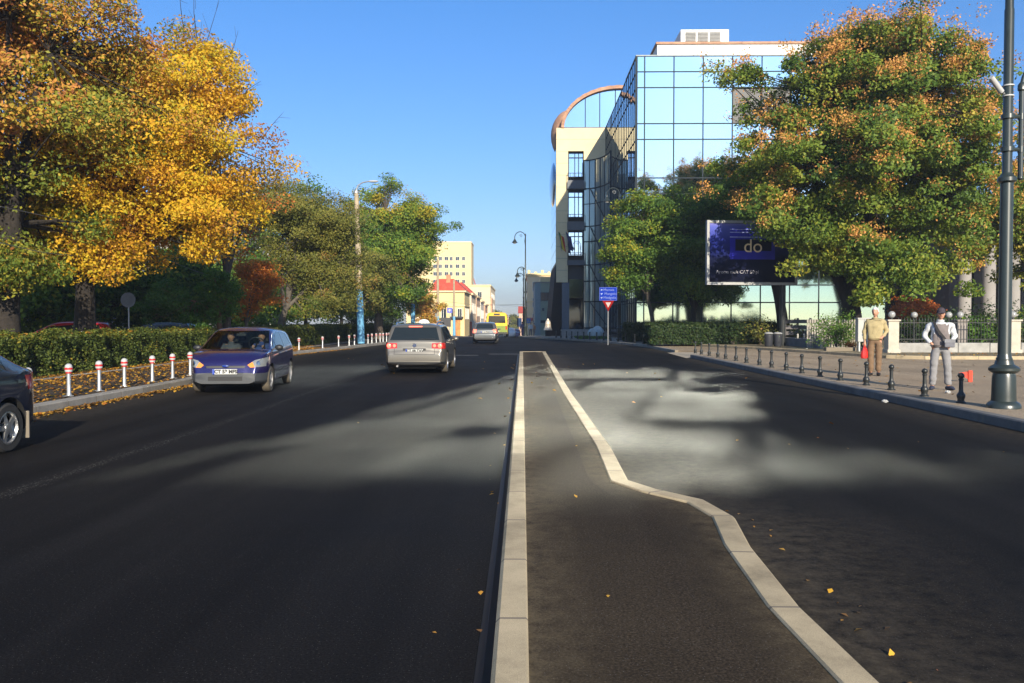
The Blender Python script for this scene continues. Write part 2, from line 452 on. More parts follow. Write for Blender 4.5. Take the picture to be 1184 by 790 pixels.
# dusty seam between the lanes: loose grit left along the paver's joint
v = MB(); r_ = random.Random(3)
for i in range(7000):
    y = 4.5+ (i/7000.)**1.5*42; x = -4.72+r_.gauss(0, .06)+.03*math.sin(y*.6); s = r_.uniform(.002, .008)
    a = r_.uniform(0, 3.1); c, q = math.cos(a)*s, math.sin(a)*s
    v.quad((x+c, y+q*2, .0035), (x-q, y+c*2, .0035), (x-c, y-q*2, .0035), (x+q, y-c*2, .0035))
o = v.build('road_grit', mat('grit', (.075, .068, .056), .9)); tag(o, kind='stuff')
# worn thin lines across the lanes ahead
v = MB()
for (a, b, y) in ((527, 553, 411), (565, 599, 409.6)):
    p = at(a, y, 0); q = at(b, y, 0); v.quad((p.x, p.y-.2, .004), (q.x, q.y-.2, .004), (q.x, q.y+.2, .004), (p.x, p.y+.2, .004))
struct('road_marking', v, mat('worn white paint', (.13, .125, .12), .8, var=.5, scale=6))

# right pavement
kerb('pavement_kerb', RK1, .2, .15, m_kerb3, 1)
kerb('pavement_kerb', RK2, .2, .15, m_kerb2, 1)
v = MB(); v.prism([(7.4, -8), (70, -8), (70, 31.6), (14.3, 31.6), (11.9, 42), (8.3, 52.), (7.6, 50.5), (7.72, 41), (9.3, 38.2), (7.4, 35.5)], -.03, .142)
struct('pavement', v, m_pave)
v = MB(); v.quad((7.0, 35.4, .006), (7.55, 35.4, .02), (9.32, 38.2, .145), (7.2, 41.2, .006)).quad((7.2, 41.2, .006), (9.32, 38.2, .145), (9.0, 39.4, .145), (7.76, 41.0, .05))
struct('dropped_kerb', v, mat('ramp concrete', (.36, .30, .22), .9))
kerb('verge_kerb', [(8.0, 55), (8.6, 51.8), (11.9, 42.2), (14.1, 32.2), (15.2, 31.3), (30, 31.0), (60, 31.0)], .2, .27, m_kerb, -1)
v = MB(); v.prism([(8.8, 51.9), (12.05, 42.3), (14.25, 32.4), (15.3, 31.5), (60, 31.2), (60, 60), (8.2, 60)], -.03, .262)
struct('verge', v, mat('dry grass verge', (.17, .135, .075), .95, var=.4, scale=1.2, bump=.5, bscale=20))
v = MB()
rk = sorted(RK2, key=lambda p: p[1])
v.sheet([[(poly_x(rk, y)+.18, y, zg(y)+.14), (8.1 if y < 52 else 40, y, zg(y)+.141)] for y in [50, 52, 55, 57, 59, 61, 63, 65, 67, 69, 71, 73, 75, 77, 79, 82, 86, 90, 110, 150, 200, 260, 320]])
struct('pavement', v, m_pave_far)
v = MB(); v.sheet([[(-40, y, zg(y)+.13), (poly_x(LK, y)-.25, y, zg(y)+.14)] for y in [80, 84, 90, 100, 120, 150, 200, 260, 320]])
struct('pavement', v, m_pave_far)

# ================================================================ GLASS OFFICE BUILDING
GD = 60.0; SD = 82.0; GX = 8.2; GR = 26.2
b_root = thing('office_building', 'tall mirror glass office block with cream stone wing and arched roof', 'building', (GX, GD, 0))
off = Vector((-GX, -GD, 0))
def bb(mb, name, m, **k): mb.xf(Matrix.Translation(off)); return mb.build(name, m, b_root, **k)
m_gl = [mat_mirror('facade glass %d' % i, (.80+.03*i, .90+.02*i, .92+.01*i), (.025), .03, .35) for i in range(3)]
m_low = mat_mirror('dimmed lower glass', (.36, .52, .52), .05, .05, .35)  # lower rows tinted darker to tone down the sky reflected in them
m_gls = mat_mirror('side glass', (.30, .42, .52), .03, .05, .3)
m_mull = mat('mullion', (.028, .036, .042), .7, var=0, spec=.1)
m_dark = mat('dark recess', (.02, .022, .026), .5, var=.1)
m_slate = mat('slate cladding', (.075, .085, .10), .5, var=.1)
m_cream = mat_kerb('cream stone', (.66, .56, .37)); m_cream = mat('cream stone cladding', (.70, .56, .33), .8, var=.08, scale=.6)
m_white = mat('white render', (.78, .76, .70), .8, var=.05)
m_terra = mat('terracotta trim', (.40, .22, .135), .8, var=.3, scale=3)
pz = lambda py: (371-py)/956*GD+CAM_H
pxx = lambda px: (px-604)/956*GD
rows_z = [20.6, pz(86), pz(104), pz(145), pz(163), pz(207), pz(225), pz(268), pz(286), pz(330), pz(350), .6]
cols_x = [GX]+[pxx(744)+i*2.1 for i in range(9)]+[GR]
# block core
c = MB(); c.box(GX+.12, GR-.05, GD+.15, 98, .2, 20.55); bb(c, 'core', m_dark)
rr = random.Random(5)
for i in range(len(rows_z)-1):
    for j in range(len(cols_x)-1):
        z1, z0 = rows_z[i]-.035, rows_z[i+1]+.035; x0, x1 = cols_x[j]+.03, cols_x[j+1]-.03
        if i == 3 and j in (4, 5): pass
        if i == 2 and j in (4, 5):     # row with the opened dark bay
            mm = MB(); mm.box(x0, x1, GD+.12, GD+.145, z0, z1); bb(mm, 'open_window', m_dark); continue
        tx, tz = rr.gauss(0, .0022), rr.gauss(0, .0022)
        mm = MB(); hx, hz = (x1-x0)/2, (z1-z0)/2
        k = [(x0, GD-hx*tx-hz*tz, z0), (x1, GD+hx*tx-hz*tz, z0), (x1, GD+hx*tx+hz*tz, z1), (x0, GD-hx*tx+hz*tz, z1)]
        mm.quad(*k); bk = [(p[0], GD+.1, p[2]) for p in k]
        for q in range(4): mm.quad(k[q], bk[q], bk[(q+1) % 4], k[(q+1) % 4])
        bb(mm, 'glass_panel', m_low if i >= 8 else m_gl[rr.choice([0, 1, 1, 2])] if i % 2 == 0 or rr.random() < .5 else m_gl[1])
c = MB()
for x in cols_x: c.box(x-.045, x+.045, GD-.012, GD+.11, .4, 20.6)
for z in rows_z: c.box(GX, GR, GD-.008, GD+.112, z-.045, z+.045)
c.box(GX-.08, GX+.08, GD-.03, GD+.13, .2, 20.65)
bb(c, 'facade_frame', m_mull)
# left face of the block: mirror strips
c = MB()
ny = 20
for j in range(ny):
    y0 = GD+.2+j*(SD-GD-.2)/ny; y1 = GD+.2+(j+1)*(SD-GD-.2)/ny
    for i in range(len(rows_z)-1):
        t = rr.gauss(0, .0016)
        c.quad((GX-t, y1-.03, rows_z[i+1]+.03), (GX+t, y0+.03, rows_z[i+1]+.03), (GX+t, y0+.03, rows_z[i]-.03), (GX-t, y1-.03, rows_z[i]-.03))
bb(c, 'side_glazing', m_gls)
c = MB()
for j in range(ny+1):
    y0 = GD+.2+j*(SD-GD-.2)/ny; c.box(GX-.03, GX+.1, y0-.028, y0+.028, .4, 20.6)
for z in rows_z: c.box(GX-.03, GX+.1, GD+.2, SD, z-.035, z+.035)
bb(c, 'side_frame', m_mull)
# set-back top storey and roof plant
zt = (371-55)/956*66+CAM_H
c = MB(); c.box(atY(760, 55, 66).x, 26, 66, 95, 20.55, zt); bb(c, 'penthouse', m_white)
c = MB(); c.box(atY(760, 55, 66).x-.12, 26.1, 65.85, 95.1, zt, zt+.16); bb(c, 'penthouse_coping', m_terra)
c = MB(); c.box(GX-.05, GR, GD-.05, 66, 20.6, 20.68); bb(c, 'roof_edge', mat('roof edge grey', (.30, .33, .34), .7))
ax0, ax1 = atY(787, 40, 69).x, atY(843, 40, 69).x; az0 = zt; az1 = (371-38)/956*69+CAM_H
c = MB(); c.box(ax0, ax1, 69, 72, az0, az1); ac = bb(c, 'air_conditioner', mat('plant casing', (.62, .62, .6), .6, var=.08), bevel=.05)
c = MB(); wq = (ax1-ax0-.4)/4
for i in range(3):
    x0 = ax0+.35+i*wq*1.12
    for s in range(16): c.box(x0+.05, x0+wq, 68.93, 68.985, az0+.2+s*(az1-az0-.4)/16, az0+.2+(s+.6)*(az1-az0-.4)/16)
bb(c, 'louvre', mat('louvre grey', (.25, .25, .24), .6)).parent = ac
c = MB()
for i in range(4): c.lathe([(.55, 0), (.55, .22), (.4, .26)], (ax0+.7+i*wq*1.12, 70.5, az1), 14)
bb(c, 'fan_ring', mat('plant casing', (.62, .62, .6))).parent = ac
c = MB(); px_ = atY(866, 45, 69).x
c.tube([(px_, 69.2, az0), (px_, 69.2, az0+1.15)], .28, 12).tube([(px_-1.1, 69.2, az0), (px_-1.1, 69.2, az0+.5), (px_-.3, 69.2, az0+.55)], .12, 8)
bb(c, 'roof_vent', mat('galvanised', (.6, .62, .63), .35, metal=.7), smooth=True)

# cream wing
S = SD; sx = lambda px: (px-604)/956*S; sz = lambda py: (371-py)/956*S+CAM_H
WX = sx(643)
c = MB()
c.prismY([(WX, 5.4), (sx(656.5), 5.4), (sx(656.5), sz(176)), (sx(674.5), sz(176)), (sx(674.5), sz(186)), (16, sz(186)), (16, 20.6), (WX, 20.6)], S, S+.4)
c.box(WX+.01, WX+.39, S+.4, 97, 5.4, 20.58)
bb(c, 'stone_wall', m_cream)
for z in [6.6+i*1.17 for i in range(12)]:      # joints between the stone courses
    c = MB(); c.box(WX, sx(656.4) if z < sz(176) else 16, S-.006, S, z-.02, z+.02); bb(c, 'mortar_joint', mat('mortar', (.40, .34, .24), .9, var=0))
c = MB(); c.box(WX+.4, GX+6, S+2.6, S+2.8, .2, 20.5); c.box(GX+.2, 16, S+.4, 98, .2, 20.4); bb(c, 'core', m_dark)
# windows and balconies in the bay
m_win = mat_mirror('window sky glass', (.72, .82, .92), .03)
for (a, b_) in ((176, 205), (221, 252), (267, 296)):
    z1, z0 = sz(a)-.05, sz(b_)
    fr = MB(); x0, x1 = sx(657), sx(674.5)
    for xx in (x0, x0+.62, x0+1.0, x1-.06): fr.box(xx, xx+.07, S+.55, S+.65, z0, z1)
    for zz in (z0, z1-.08, z0+(z1-z0)*.78): fr.box(x0+.08, x1-.07, S+.56, S+.64, zz, zz+.08)
    w_ = bb(fr, 'window', m_mull)
    g = MB(); g.box(x0+.05, x1, S+.66, S+.70, z0, z1); gg = bb(g, 'pane', m_win); gg.parent = w_
for (a, b_) in ((205, 220), (252, 267), (296, 307)):
    q = MB(); q.box(sx(655.5), sx(675.), S-.45, S+.54, sz(b_), sz(a)-.55); q.box(sx(655.5), sx(675.), S-.45, S-.4, sz(a)-.55, sz(a)-.45)
    ba = bb(q, 'balcony', m_slate)
    q = MB()
    q.tube([(sx(655.7), S-.4, sz(a)+.25), (sx(674.8), S-.4, sz(a)+.25)], .03, 6)
    for i in range(7):
        x = sx(655.7)+i*(sx(674.8)-sx(655.7))/6; q.tube([(x, S-.4, sz(a)-.5), (x, S-.4, sz(a)+.25)], .02, 5)
    bb(q, 'railing', m_mull).parent = ba
# ground storeys of the wing
c = MB(); c.box(sx(649.5), sx(658), S-.1, S+.5, .1, 5.38); bb(c, 'blue_pillar', mat('blue slate pillar', (.045, .085, .13), .35, var=.1))
c = MB(); c.prismY([(sx(635), .05), (sx(648), .05), (sx(648), 5.38), (sx(645), 7.2), (WX-.02, 7.2)], S+.1, S+15); bb(c, 'granite_base', mat('black granite', (.018, .017, .018), .8, var=.3, scale=8, spec=.1))
c = MB(); c.box(sx(658.2), sx(675), S+.3, S+.5, .1, sz(345)); bb(c, 'shopfront', mat_mirror('dark shop glass', (.05, .06, .07), .05))
c = MB(); c.box(sx(658.2), sx(674), S+.25, S+.35, sz(345)+.02, sz(323)); bb(c, 'lower_window', mat_mirror('greenish glass', (.42, .50, .42), .08))
c = MB(); c.box(sx(658), sx(675), S+.7, S+.9, sz(323)+.02, sz(307)); bb(c, 'shadow_gap', m_dark)
c = MB(); c.prism([(sx(648), S-2.2), (8.4, S-2.2), (8.4, S+.1), (sx(648), S+.1)], .1, .75); bb(c, 'plinth', mat('plinth concrete', (.3, .29, .27), .9))
# street side of the wing: bluish glass with a dark bulging bay
c = MB()
for i in range(10):
    for j in range(6):
        y0 = S+.6+j*2.4; z0 = 7.4+i*1.3; c.quad((WX-.02, y0+2.35, z0), (WX-.02, y0, z0), (WX-.02, y0, z0+1.25), (WX-.02, y0+2.35, z0+1.25))
bb(c, 'street_glazing', mat_mirror('pale blue glass', (.6, .72, .85), .05))
c = MB(); c.ball((WX+.1, S+8, sz(208)+.7), .5, 4.5, 2.4, 16, 10); bb(c, 'bulging_bay', mat_mirror('bay glass', (.12, .14, .18), .1), smooth=True)
# arched roof over the wing
cx, hw, rise = sx(716), sx(716)-sx(652), sz(105)-20.6
def arc(hw, rise, n=40): return [(cx-hw*math.cos(math.pi*i/n), 20.6+rise*math.sin(math.pi*i/n)) for i in range(n+1)]
c = MB(); c.prismY(list(reversed(arc(hw, rise))), S+.25, S+.35); bb(c, 'arched_window', mat_mirror('arch glass', (.66, .78, .86), .06))
c = MB()
for fx in (-.62, -.36, -.08, .2, .48, .76):
    x = cx+fx*hw; h = rise*math.sqrt(max(0, 1-fx*fx)); c.box(x-.04, x+.04, S+.2, S+.249, 20.6, 20.6+h)
c.box(cx-hw, cx+hw, S+.18, S+.24, 20.55, 20.7)
bb(c, 'arch_mullion', m_mull)
c = MB(); o_, i_ = arc(hw+.30, rise+.30), arc(hw, rise)
for q in range(len(o_)-1):
    A, B, C_, D = o_[q], o_[q+1], i_[q+1], i_[q]
    s = .03 if q % 2 else 0
    c.prismY([D, C_, (B[0], B[1]+s), (A[0], A[1]+s)], S-.15, S+.45)
bb(c, 'arch_trim', m_terra)
c = MB(); c.sheet([[(p[0], y, p[1]-.1) for p in o_] for y in (S+.45, S+4, S+9, S+15)]); bb(c, 'vault_roof', m_terra, smooth=True)
c = MB(); c.ball((sx(660), S+3.2, 20.5), 1.9, 2.4, 2.6, 20, 14); bb(c, 'half_dome', m_terra, smooth=True)
# curved glass stair bay between the wing and the block
m_cg = mat_mirror('curved bay glass', (.44, .50, .47), .06, .05, .4); m_cg.node_tree.nodes['Principled BSDF'].inputs['Metallic'].default_value = .5
x0, y0, x1, y1 = sx(674.5), S-.02, GX-.02, S-4.6
def cv(t):
    a = t*math.pi/2; return (x0+(x1-x0)*math.sin(a)**1.0, y0+(y1-y0)*(1-math.cos(a)))
zt_ = sz(187)
c = MB(); c.sheet([[(*cv(i/12), z) for i in range(13)] for z in (.8, zt_)]); bb(c, 'curved_glazing', m_cg, smooth=True)
c = MB()
for i in (0, 2, 4, 6, 8, 10, 12):
    p = cv(i/12); c.tube([(p[0], p[1]-.03, .6), (p[0], p[1]-.03, zt_+.05)], .055 if i % 4 == 0 else .035, 6)
for z in (zt_, 14.6, 13.1, 10.9, 9.4, 7.1, 5.5, 3.5, .9):
    c.tube([(cv(i/12)[0], cv(i/12)[1]-.03, z) for i in range(13)], .06 if z != 13.1 else .04, 6)
for (za, zb) in ((14.5, 11), (10.8, 7.2), (7.0, 3.6), (3.4, 1.2)):
    c.tube([(*cv(.2), za), (*cv(.75), zb)], .05, 6); 
bb(c, 'curved_frame', m_mull)
# ================================================================ VEHICLES
m_tyre = mat('tyre rubber', (.022, .021, .020), .85, var=.3, scale=12)
m_tyre_d = mat('dusty tyre', (.10, .082, .058), .9, var=.3, scale=9)
m_alloy = mat('alloy', (.55, .55, .55), .3, metal=.85, var=.05)
m_hub = mat('hubcap', (.33, .32, .31), .45, metal=.4, var=.1)
m_blk = mat('black plastic', (.016, .016, .017), .5, var=.1)
m_gap = mat('panel gap', (.004, .004, .004), .9, var=0)
m_well = mat('wheel well', (.008, .008, .008), .95, var=0)
m_glass_d = mat('tinted car glass', (.012, .016, .016), .04, var=0, spec=.8)
m_plate = mat('plate white', (.50, .50, .47), .5, var=.03)
m_ink = mat('plate black', (.02, .02, .02), .6, var=0)
m_red = mat('tail lamp red', (.55, .015, .012), .12, var=0, spec=.8)
m_redlit = mat('tail lamp lit', (1., .16, .10), .2, var=0, emis=1.2)
m_lampw = mat('lamp clear', (.20, .21, .21), .1, var=0, spec=.9)
m_amber = mat('amber lens', (.8, .25, .04), .15, var=0, spec=.8)
m_chrome = mat('chrome', (.75, .75, .76), .12, metal=1, var=0)
def paint(name, col, metal=.35, rough=.32): return mat(name, col, rough, metal=metal, var=.04, scale=2, coat=.8)

def interp(pts, u):
    if u <= pts[0][0]: return pts[0][1]
    for (a, b), (c, d) in zip(pts, pts[1:]):
        if u <= c: return b+(d-b)*(u-a)/max(1e-9, c-a)
    return pts[-1][1]
def catmull(P, n):
    out = []
    for i in range(len(P)-1):
        p0 = P[max(0, i-1)]; p1 = P[i]; p2 = P[i+1]; p3 = P[min(len(P)-1, i+2)]
        k = n[i] if hasattr(n, '__len__') else n
        for j in range(k):
            t = j/k
            out.append(tuple(.5*((2*b)+(-a+c)*t+(2*a-5*b+4*c-d)*t*t+(-a+3*b-3*c+d)*t**3) for a, b, c, d in zip(p0, p1, p2, p3)))
    out.append(tuple(P[-1])); return out

def car_shell(top, W, belt, tumble, zb=.2, crown=.03, rear_in=.10, front_in=.16, end_c=.55, roof_r=.1):
    x0, x1 = top[0][0], top[-1][0]
    # resample the top line by arc length
    fine = catmull(top, 14); st = [fine[0]]; acc = 0
    for a, b in zip(fine, fine[1:]):
        acc += math.hypot(b[0]-a[0], b[1]-a[1])
        if acc > .06 and b[0] > st[-1][0]+1e-4: st.append(b); acc = 0
    if fine[-1][0]-st[-1][0] > .005: st.append(fine[-1])
    ring = None; rows = []
    for (x, zt) in st:
        er, ef = x-x0, x1-x
        w = W/2
        if er < end_c: w -= rear_in*(1-er/end_c)**2.6
        if ef < end_c*1.5: w -= front_in*(1-ef/(end_c*1.5))**2.4
        b0 = zb + .10*max(0, 1-er/.5)**2 + .04*max(0, 1-ef/.5)**2
        bl = min(interp(belt, x), zt-.05)
        bl = max(bl, b0+.12)
        wt = w-tumble*max(0, zt-bl)
        r = min(roof_r, (zt-bl)*.5)
        H = bl-b0
        ctl = [(0, b0), (.8*w, b0), (.965*w, b0+.05), (w*.99, b0+.2*H), (w, b0+.58*H), (w*.994, b0+.84*H), (w*.978, bl),
               (wt+(w-wt)*.12, zt-r), (wt-.03, zt-r*.28), (wt-.13, zt-.004), (wt*.5, zt+crown*.8), (0, zt+crown)]
        sec = catmull(ctl, [2, 2, 2, 3, 3, 2, 6, 3, 2, 3, 3])
        pts = [(x, y, z) for y, z in sec]
        rows.append(pts + [(x, -y, z) for y, z in reversed(sec[1:-1])])
    n = len(rows[0]); bm = bmesh.new()
    vs_ = [[bm.verts.new(p) for p in r] for r in rows]
    for a, b in zip(vs_, vs_[1:]):
        for j in range(n):
            q = (j+1) % n; bm.faces.new((a[j], a[q], b[q], b[j]))
    bm.faces.new(vs_[0][::-1]); bm.faces.new(vs_[-1])
    bmesh.ops.recalc_face_normals(bm, faces=bm.faces[:])
    return bm

def cut_poly(bm, poly, view, idx, lo, side=0):
    """score a convex polygon into the shell and give its faces the material idx. view 'S': (x,z) seen from the side, 'B'/'F': (y,z) seen from back/front"""
    xs = [p[0] for p in poly]; zs = [p[1] for p in poly]
    ax = 0 if view == 'S' else 1
    cxp, czp = sum(xs)/len(xs), sum(zs)/len(zs)
    for (a, b) in zip(poly, poly[1:]+poly[:1]):
        d = Vector((b[0]-a[0], b[1]-a[1])); nn = Vector((d.y, -d.x)).normalized()
        geom = []
        for f in bm.faces:
            c = f.calc_center_median(); nrm = f.normal
            ok = (abs(nrm.y) > .25 if view == 'S' else (nrm.x < -.1 if view == 'B' else nrm.x > .1))
            if view == 'S' and side and c.y*side < 0: ok = False
            if not ok: continue
            if min(v.co[ax] for v in f.verts) > max(xs)+.02 or max(v.co[ax] for v in f.verts) < min(xs)-.02: continue
            if min(v.co.z for v in f.verts) > max(zs)+.02 or max(v.co.z for v in f.verts) < min(zs)-.02: continue
            if lo is not None and not lo(c): continue
            geom.append(f)
        es = set(e for f in geom for e in f.edges); vv = set(v for f in geom for v in f.verts)
        pn = Vector((nn.x, 0, nn.y)) if view == 'S' else Vector((0, nn.x, nn.y))
        pc = Vector((a[0], 0, a[1])) if view == 'S' else Vector((0, a[0], a[1]))
        bmesh.ops.bisect_plane(bm, geom=list(vv)+list(es)+geom, plane_co=pc, plane_no=pn, dist=1e-5)
    bm.normal_update()
    sgn = None
    for f in bm.faces:
        c = f.calc_center_median(); nrm = f.normal
        if view == 'S':
            if abs(nrm.y) < .25: continue
            if side and c.y*side < 0: continue
        elif view == 'B' and nrm.x > -.1: continue
        elif view == 'F' and nrm.x < .1: continue
        if lo is not None and not lo(c): continue
        p = (c[ax], c.z); s = []
        for (a, b) in zip(poly, poly[1:]+poly[:1]):
            s.append((b[0]-a[0])*(p[1]-a[1])-(b[1]-a[1])*(p[0]-a[0]))
        if all(q > -1e-7 for q in s) or all(q < 1e-7 for q in s): f.material_index = idx

def make_wheel(root, x, y, r, wid, rim_m, spokes, tyre_m, side):
    t = MB(); hw = wid/2
    prof = [(r*.66, -hw), (r*.9, -hw), (r*.985, -hw*.75), (r, -hw*.4), (r, hw*.4), (r*.985, hw*.75), (r*.9, hw), (r*.66, hw)]
    t.lathe(prof, n=28); t.f = t.f[:-2]; t.mi = t.mi[:-2]
    M_ = Matrix.Translation((x, y, r)) @ Matrix.Rotation(R(-90*side), 4, 'X')
    w_ = t.build('wheel', tyre_m, root, smooth=True); w_.data.transform(M_)
    rm = MB(); o = hw*.72
    rm.lathe([(r*.56, o*.2), (r*.67, o*.2), (r*.67, o*1.25), (r*.60, o*1.3), (r*.57, o*.9)], n=28); rm.f = rm.f[:-2]; rm.mi = rm.mi[:-2]
    rm.lathe([(.001, o*1.25), (r*.17, o*1.2), (r*.2, o*.9), (r*.2, o*.2)], n=16)
    for k in range(spokes):
        a = 2*math.pi*k/spokes; wa = .30 if spokes <= 5 else .16
        p = []
        for rr_, ww, zz in ((.14, wa*.75, 1.15), (.4, wa*.6, 1.1), (.6, wa*.8, 1.05)):
            for s in (-1, 1):
                p.append((r*(rr_*math.cos(a)-s*ww*.5*math.sin(a)), r*(rr_*math.sin(a)+s*ww*.5*math.cos(a)), o*zz))
        b_ = [(q[0], q[1], q[2]-.03) for q in p]
        kk = len(rm.v); rm.v += p+b_
        for i in (0, 2):
            rm.face(kk+i, kk+i+2, kk+i+3, kk+i+1); rm.face(kk+i, kk+6+i, kk+8+i, kk+2+i); rm.face(kk+i+1, kk+3+i, kk+9+i, kk+7+i)
    ro = rm.build('rim', rim_m, w_, smooth=True); ro.data.transform(M_)
    dk = MB(); dk.lathe([(.001, o*.15), (r*.6, o*.15)], n=20); d_ = dk.build('brake_disc', m_well, w_); d_.data.transform(M_)
    return w_

def make_car(name, label, loc, rz, spec, group=None):
    """spec: see below. Car points to +x in its own frame; rz turns +x."""
    root = thing(name, label, 'car', loc, rz, group)
    bm = car_shell(**spec['shell'])
    mats = [spec['paint'], m_gap, spec.get('lower_m', m_blk)]
    pieces = []                                   # (material index, part name, material, inset)
    def add(pname, mt, poly, view, lo=None, side=0, inset=.006):
        idx = len(mats); mats.append(mt); cut_poly(bm, poly, view, idx, lo, side); pieces.append((idx, pname, inset))
    if spec.get('lower'):
        for poly, view, lo in spec['lower']: cut_poly(bm, poly, view, 2, lo)
    for poly in spec.get('gaps', []): cut_poly(bm, poly, 'S', 1, None)
    for g in spec.get('gapsB', []): cut_poly(bm, g, 'B', 1, None)
    for (pname, mt, poly, view, lo, inset) in spec['panes']:
        if view == 'S':
            for s in (-1, 1): add(pname, mt, poly, 'S', lo, s, inset)
        else: add(pname, mt, poly, view, lo, 0, inset)
    wi = len(mats); mats.append(m_well)
    me = bpy.data.meshes.new('shell'); bm.to_mesh(me); bm.free()
    for m_ in mats: me.materials.append(m_)
    # wheel wells
    cu = MB(); W = spec['shell']['W']; r = spec['r']
    for x in spec['axles']:
        for s in (-1, 1):
            k = len(cu.v); ys_ = (W/2-.26, W/2+.2) if s > 0 else (-W/2-.2, -W/2+.26)
            n = 28
            for yy_ in ys_:
                for j in range(n):
                    a = 2*math.pi*j/n; cu.v.append((x+(r+.055)*math.cos(a), yy_, r+.01+(r+.055)*math.sin(a)))
            for j in range(n):
                q = (j+1) % n; cu.face(k+j, k+n+j, k+n+q, k+q)
            cu.face(*range(k, k+n)); cu.face(*reversed(range(k+n, k+2*n)))
    cm = cu.mesh('cut', mats); cm.polygons.foreach_set('material_index', [wi]*len(cm.polygons))
    b2 = bmesh.new(); b2.from_mesh(cm); bmesh.ops.recalc_face_normals(b2, faces=b2.faces[:]); b2.to_mesh(cm); b2.free()
    me = bool_cut(me, cm)
    bm = bmesh.new(); bm.from_mesh(me); bm.normal_update()
    for idx, pname, inset in pieces:
        fs = [f for f in bm.faces if f.material_index == idx]
        if not fs: continue
        b = bmesh.new(); mp = {}
        for f in fs:
            vv = []
            for v in f.verts:
                if v not in mp: mp[v] = b.verts.new(v.co - v.normal*inset)
                vv.append(mp[v])
            try: b.faces.new(vv)
            except ValueError: pass
        pm = bpy.data.meshes.new(pname); b.to_mesh(pm); b.free(); pm.materials.append(mats[idx])
        pm.polygons.foreach_set('use_smooth', [True]*len(pm.polygons))
        link(pname, pm, root)
        bmesh.ops.delete(bm, geom=fs, context='FACES')
    bd = bpy.data.meshes.new('body'); bm.to_mesh(bd); bm.free()
    for m_ in mats[:3]: bd.materials.append(m_)
    while len(bd.materials) < wi: bd.materials.append(m_gap)
    bd.materials.append(m_well)
    bd.polygons.foreach_set('use_smooth', [True]*len(bd.polygons)); bd.set_sharp_from_angle(angle=R(40))
    link('body', bd, root)
    fl = MB(); x0 = spec['shell']['top'][0][0]; x1 = spec['shell']['top'][-1][0]
    fl.box(x0+.3, x1-.3, -W/2+.3, W/2-.3, .17, .24)
    for x in spec['axles']: fl.tube([(x, -W/2+.2, r), (x, W/2-.2, r)], .05, 8)
    fl.build('underbody', m_well, root)
    for x in spec['axles']:
        for s in (-1, 1): make_wheel(root, x, s*(W/2-.105), r, spec.get('tw', .2), spec['rim_m'], spec['spokes'], spec['tyre_m'], s)
    # seats and dashboard seen through the glass
    for (sx_, sy_) in ((.05, .36), (.05, -.36), (-.85, .36), (-.85, -.36)):
        q = MB(); q.cbox(sx_+spec.get('seat_x', 0), sy_, .45, .5, .48, .18).xf(Matrix.Identity(4))
        q.prismY([(sx_-.34+spec.get('seat_x', 0), .5), (sx_-.18+spec.get('seat_x', 0), .5), (sx_-.32+spec.get('seat_x', 0), 1.06), (sx_-.44+spec.get('seat_x', 0), 1.06)], sy_-.23, sy_+.23)
        q.cbox(sx_-.40+spec.get('seat_x', 0), sy_, 1.17, .09, .24, .16)
        q.build('seat', mat('seat cloth', (.03, .032, .034), .9), root, bevel=.03)
    q = MB(); dx = spec.get('dash_x', .85); q.cbox(dx, 0, .82, .5, W-.32, .22); q.build('dashboard', m_blk, root, bevel=.05)
    for s in (-1, 1):
        mx_, mz_ = spec['mirror']; q = MB(); q.ball((mx_, s*(W/2+.07), mz_), .06, .10, .07, 12, 8); q.cbox(mx_, s*(W/2-.03), mz_-.03, .05, .12, .03)
        q.build('wing_mirror', spec.get('mirror_m', spec['paint']), root, smooth=True)
    for (hx, hz) in spec.get('handles', []):
        for s in (-1, 1):
            q = MB(); q.cbox(hx, s*(W/2-.004), hz, .17, .03, .03); q.build('door_handle', spec.get('handle_m', spec['paint']), root, bevel=.008)
    return root

def plate(root, x, z, face, txt, w=.52):
    """number plate; face -1 looks to the rear, +1 to the front"""
    q = MB(); q.cbox(x, 0, z, .012, w, .112); p = q.build('number_plate', m_plate, root, bevel=.003)
    q = MB(); q.cbox(x+face*.0075, -face*(-w/2+.025)*-1 if False else (w/2-.025)*(1 if face < 0 else -1), z, .004, .044, .108); q.build('country_band', mat('plate blue', (.02, .06, .35), .5, var=0), p)
    Mx = Matrix.Translation((x+face*.0085, .022*face*1, z)) @ Matrix.Rotation(R(90)*face, 4, 'Z') @ Matrix.Rotation(R(90), 4, 'X')
    text('lettering', txt, .105, m_ink, p, Mx, .001, bold=.05)
    return p

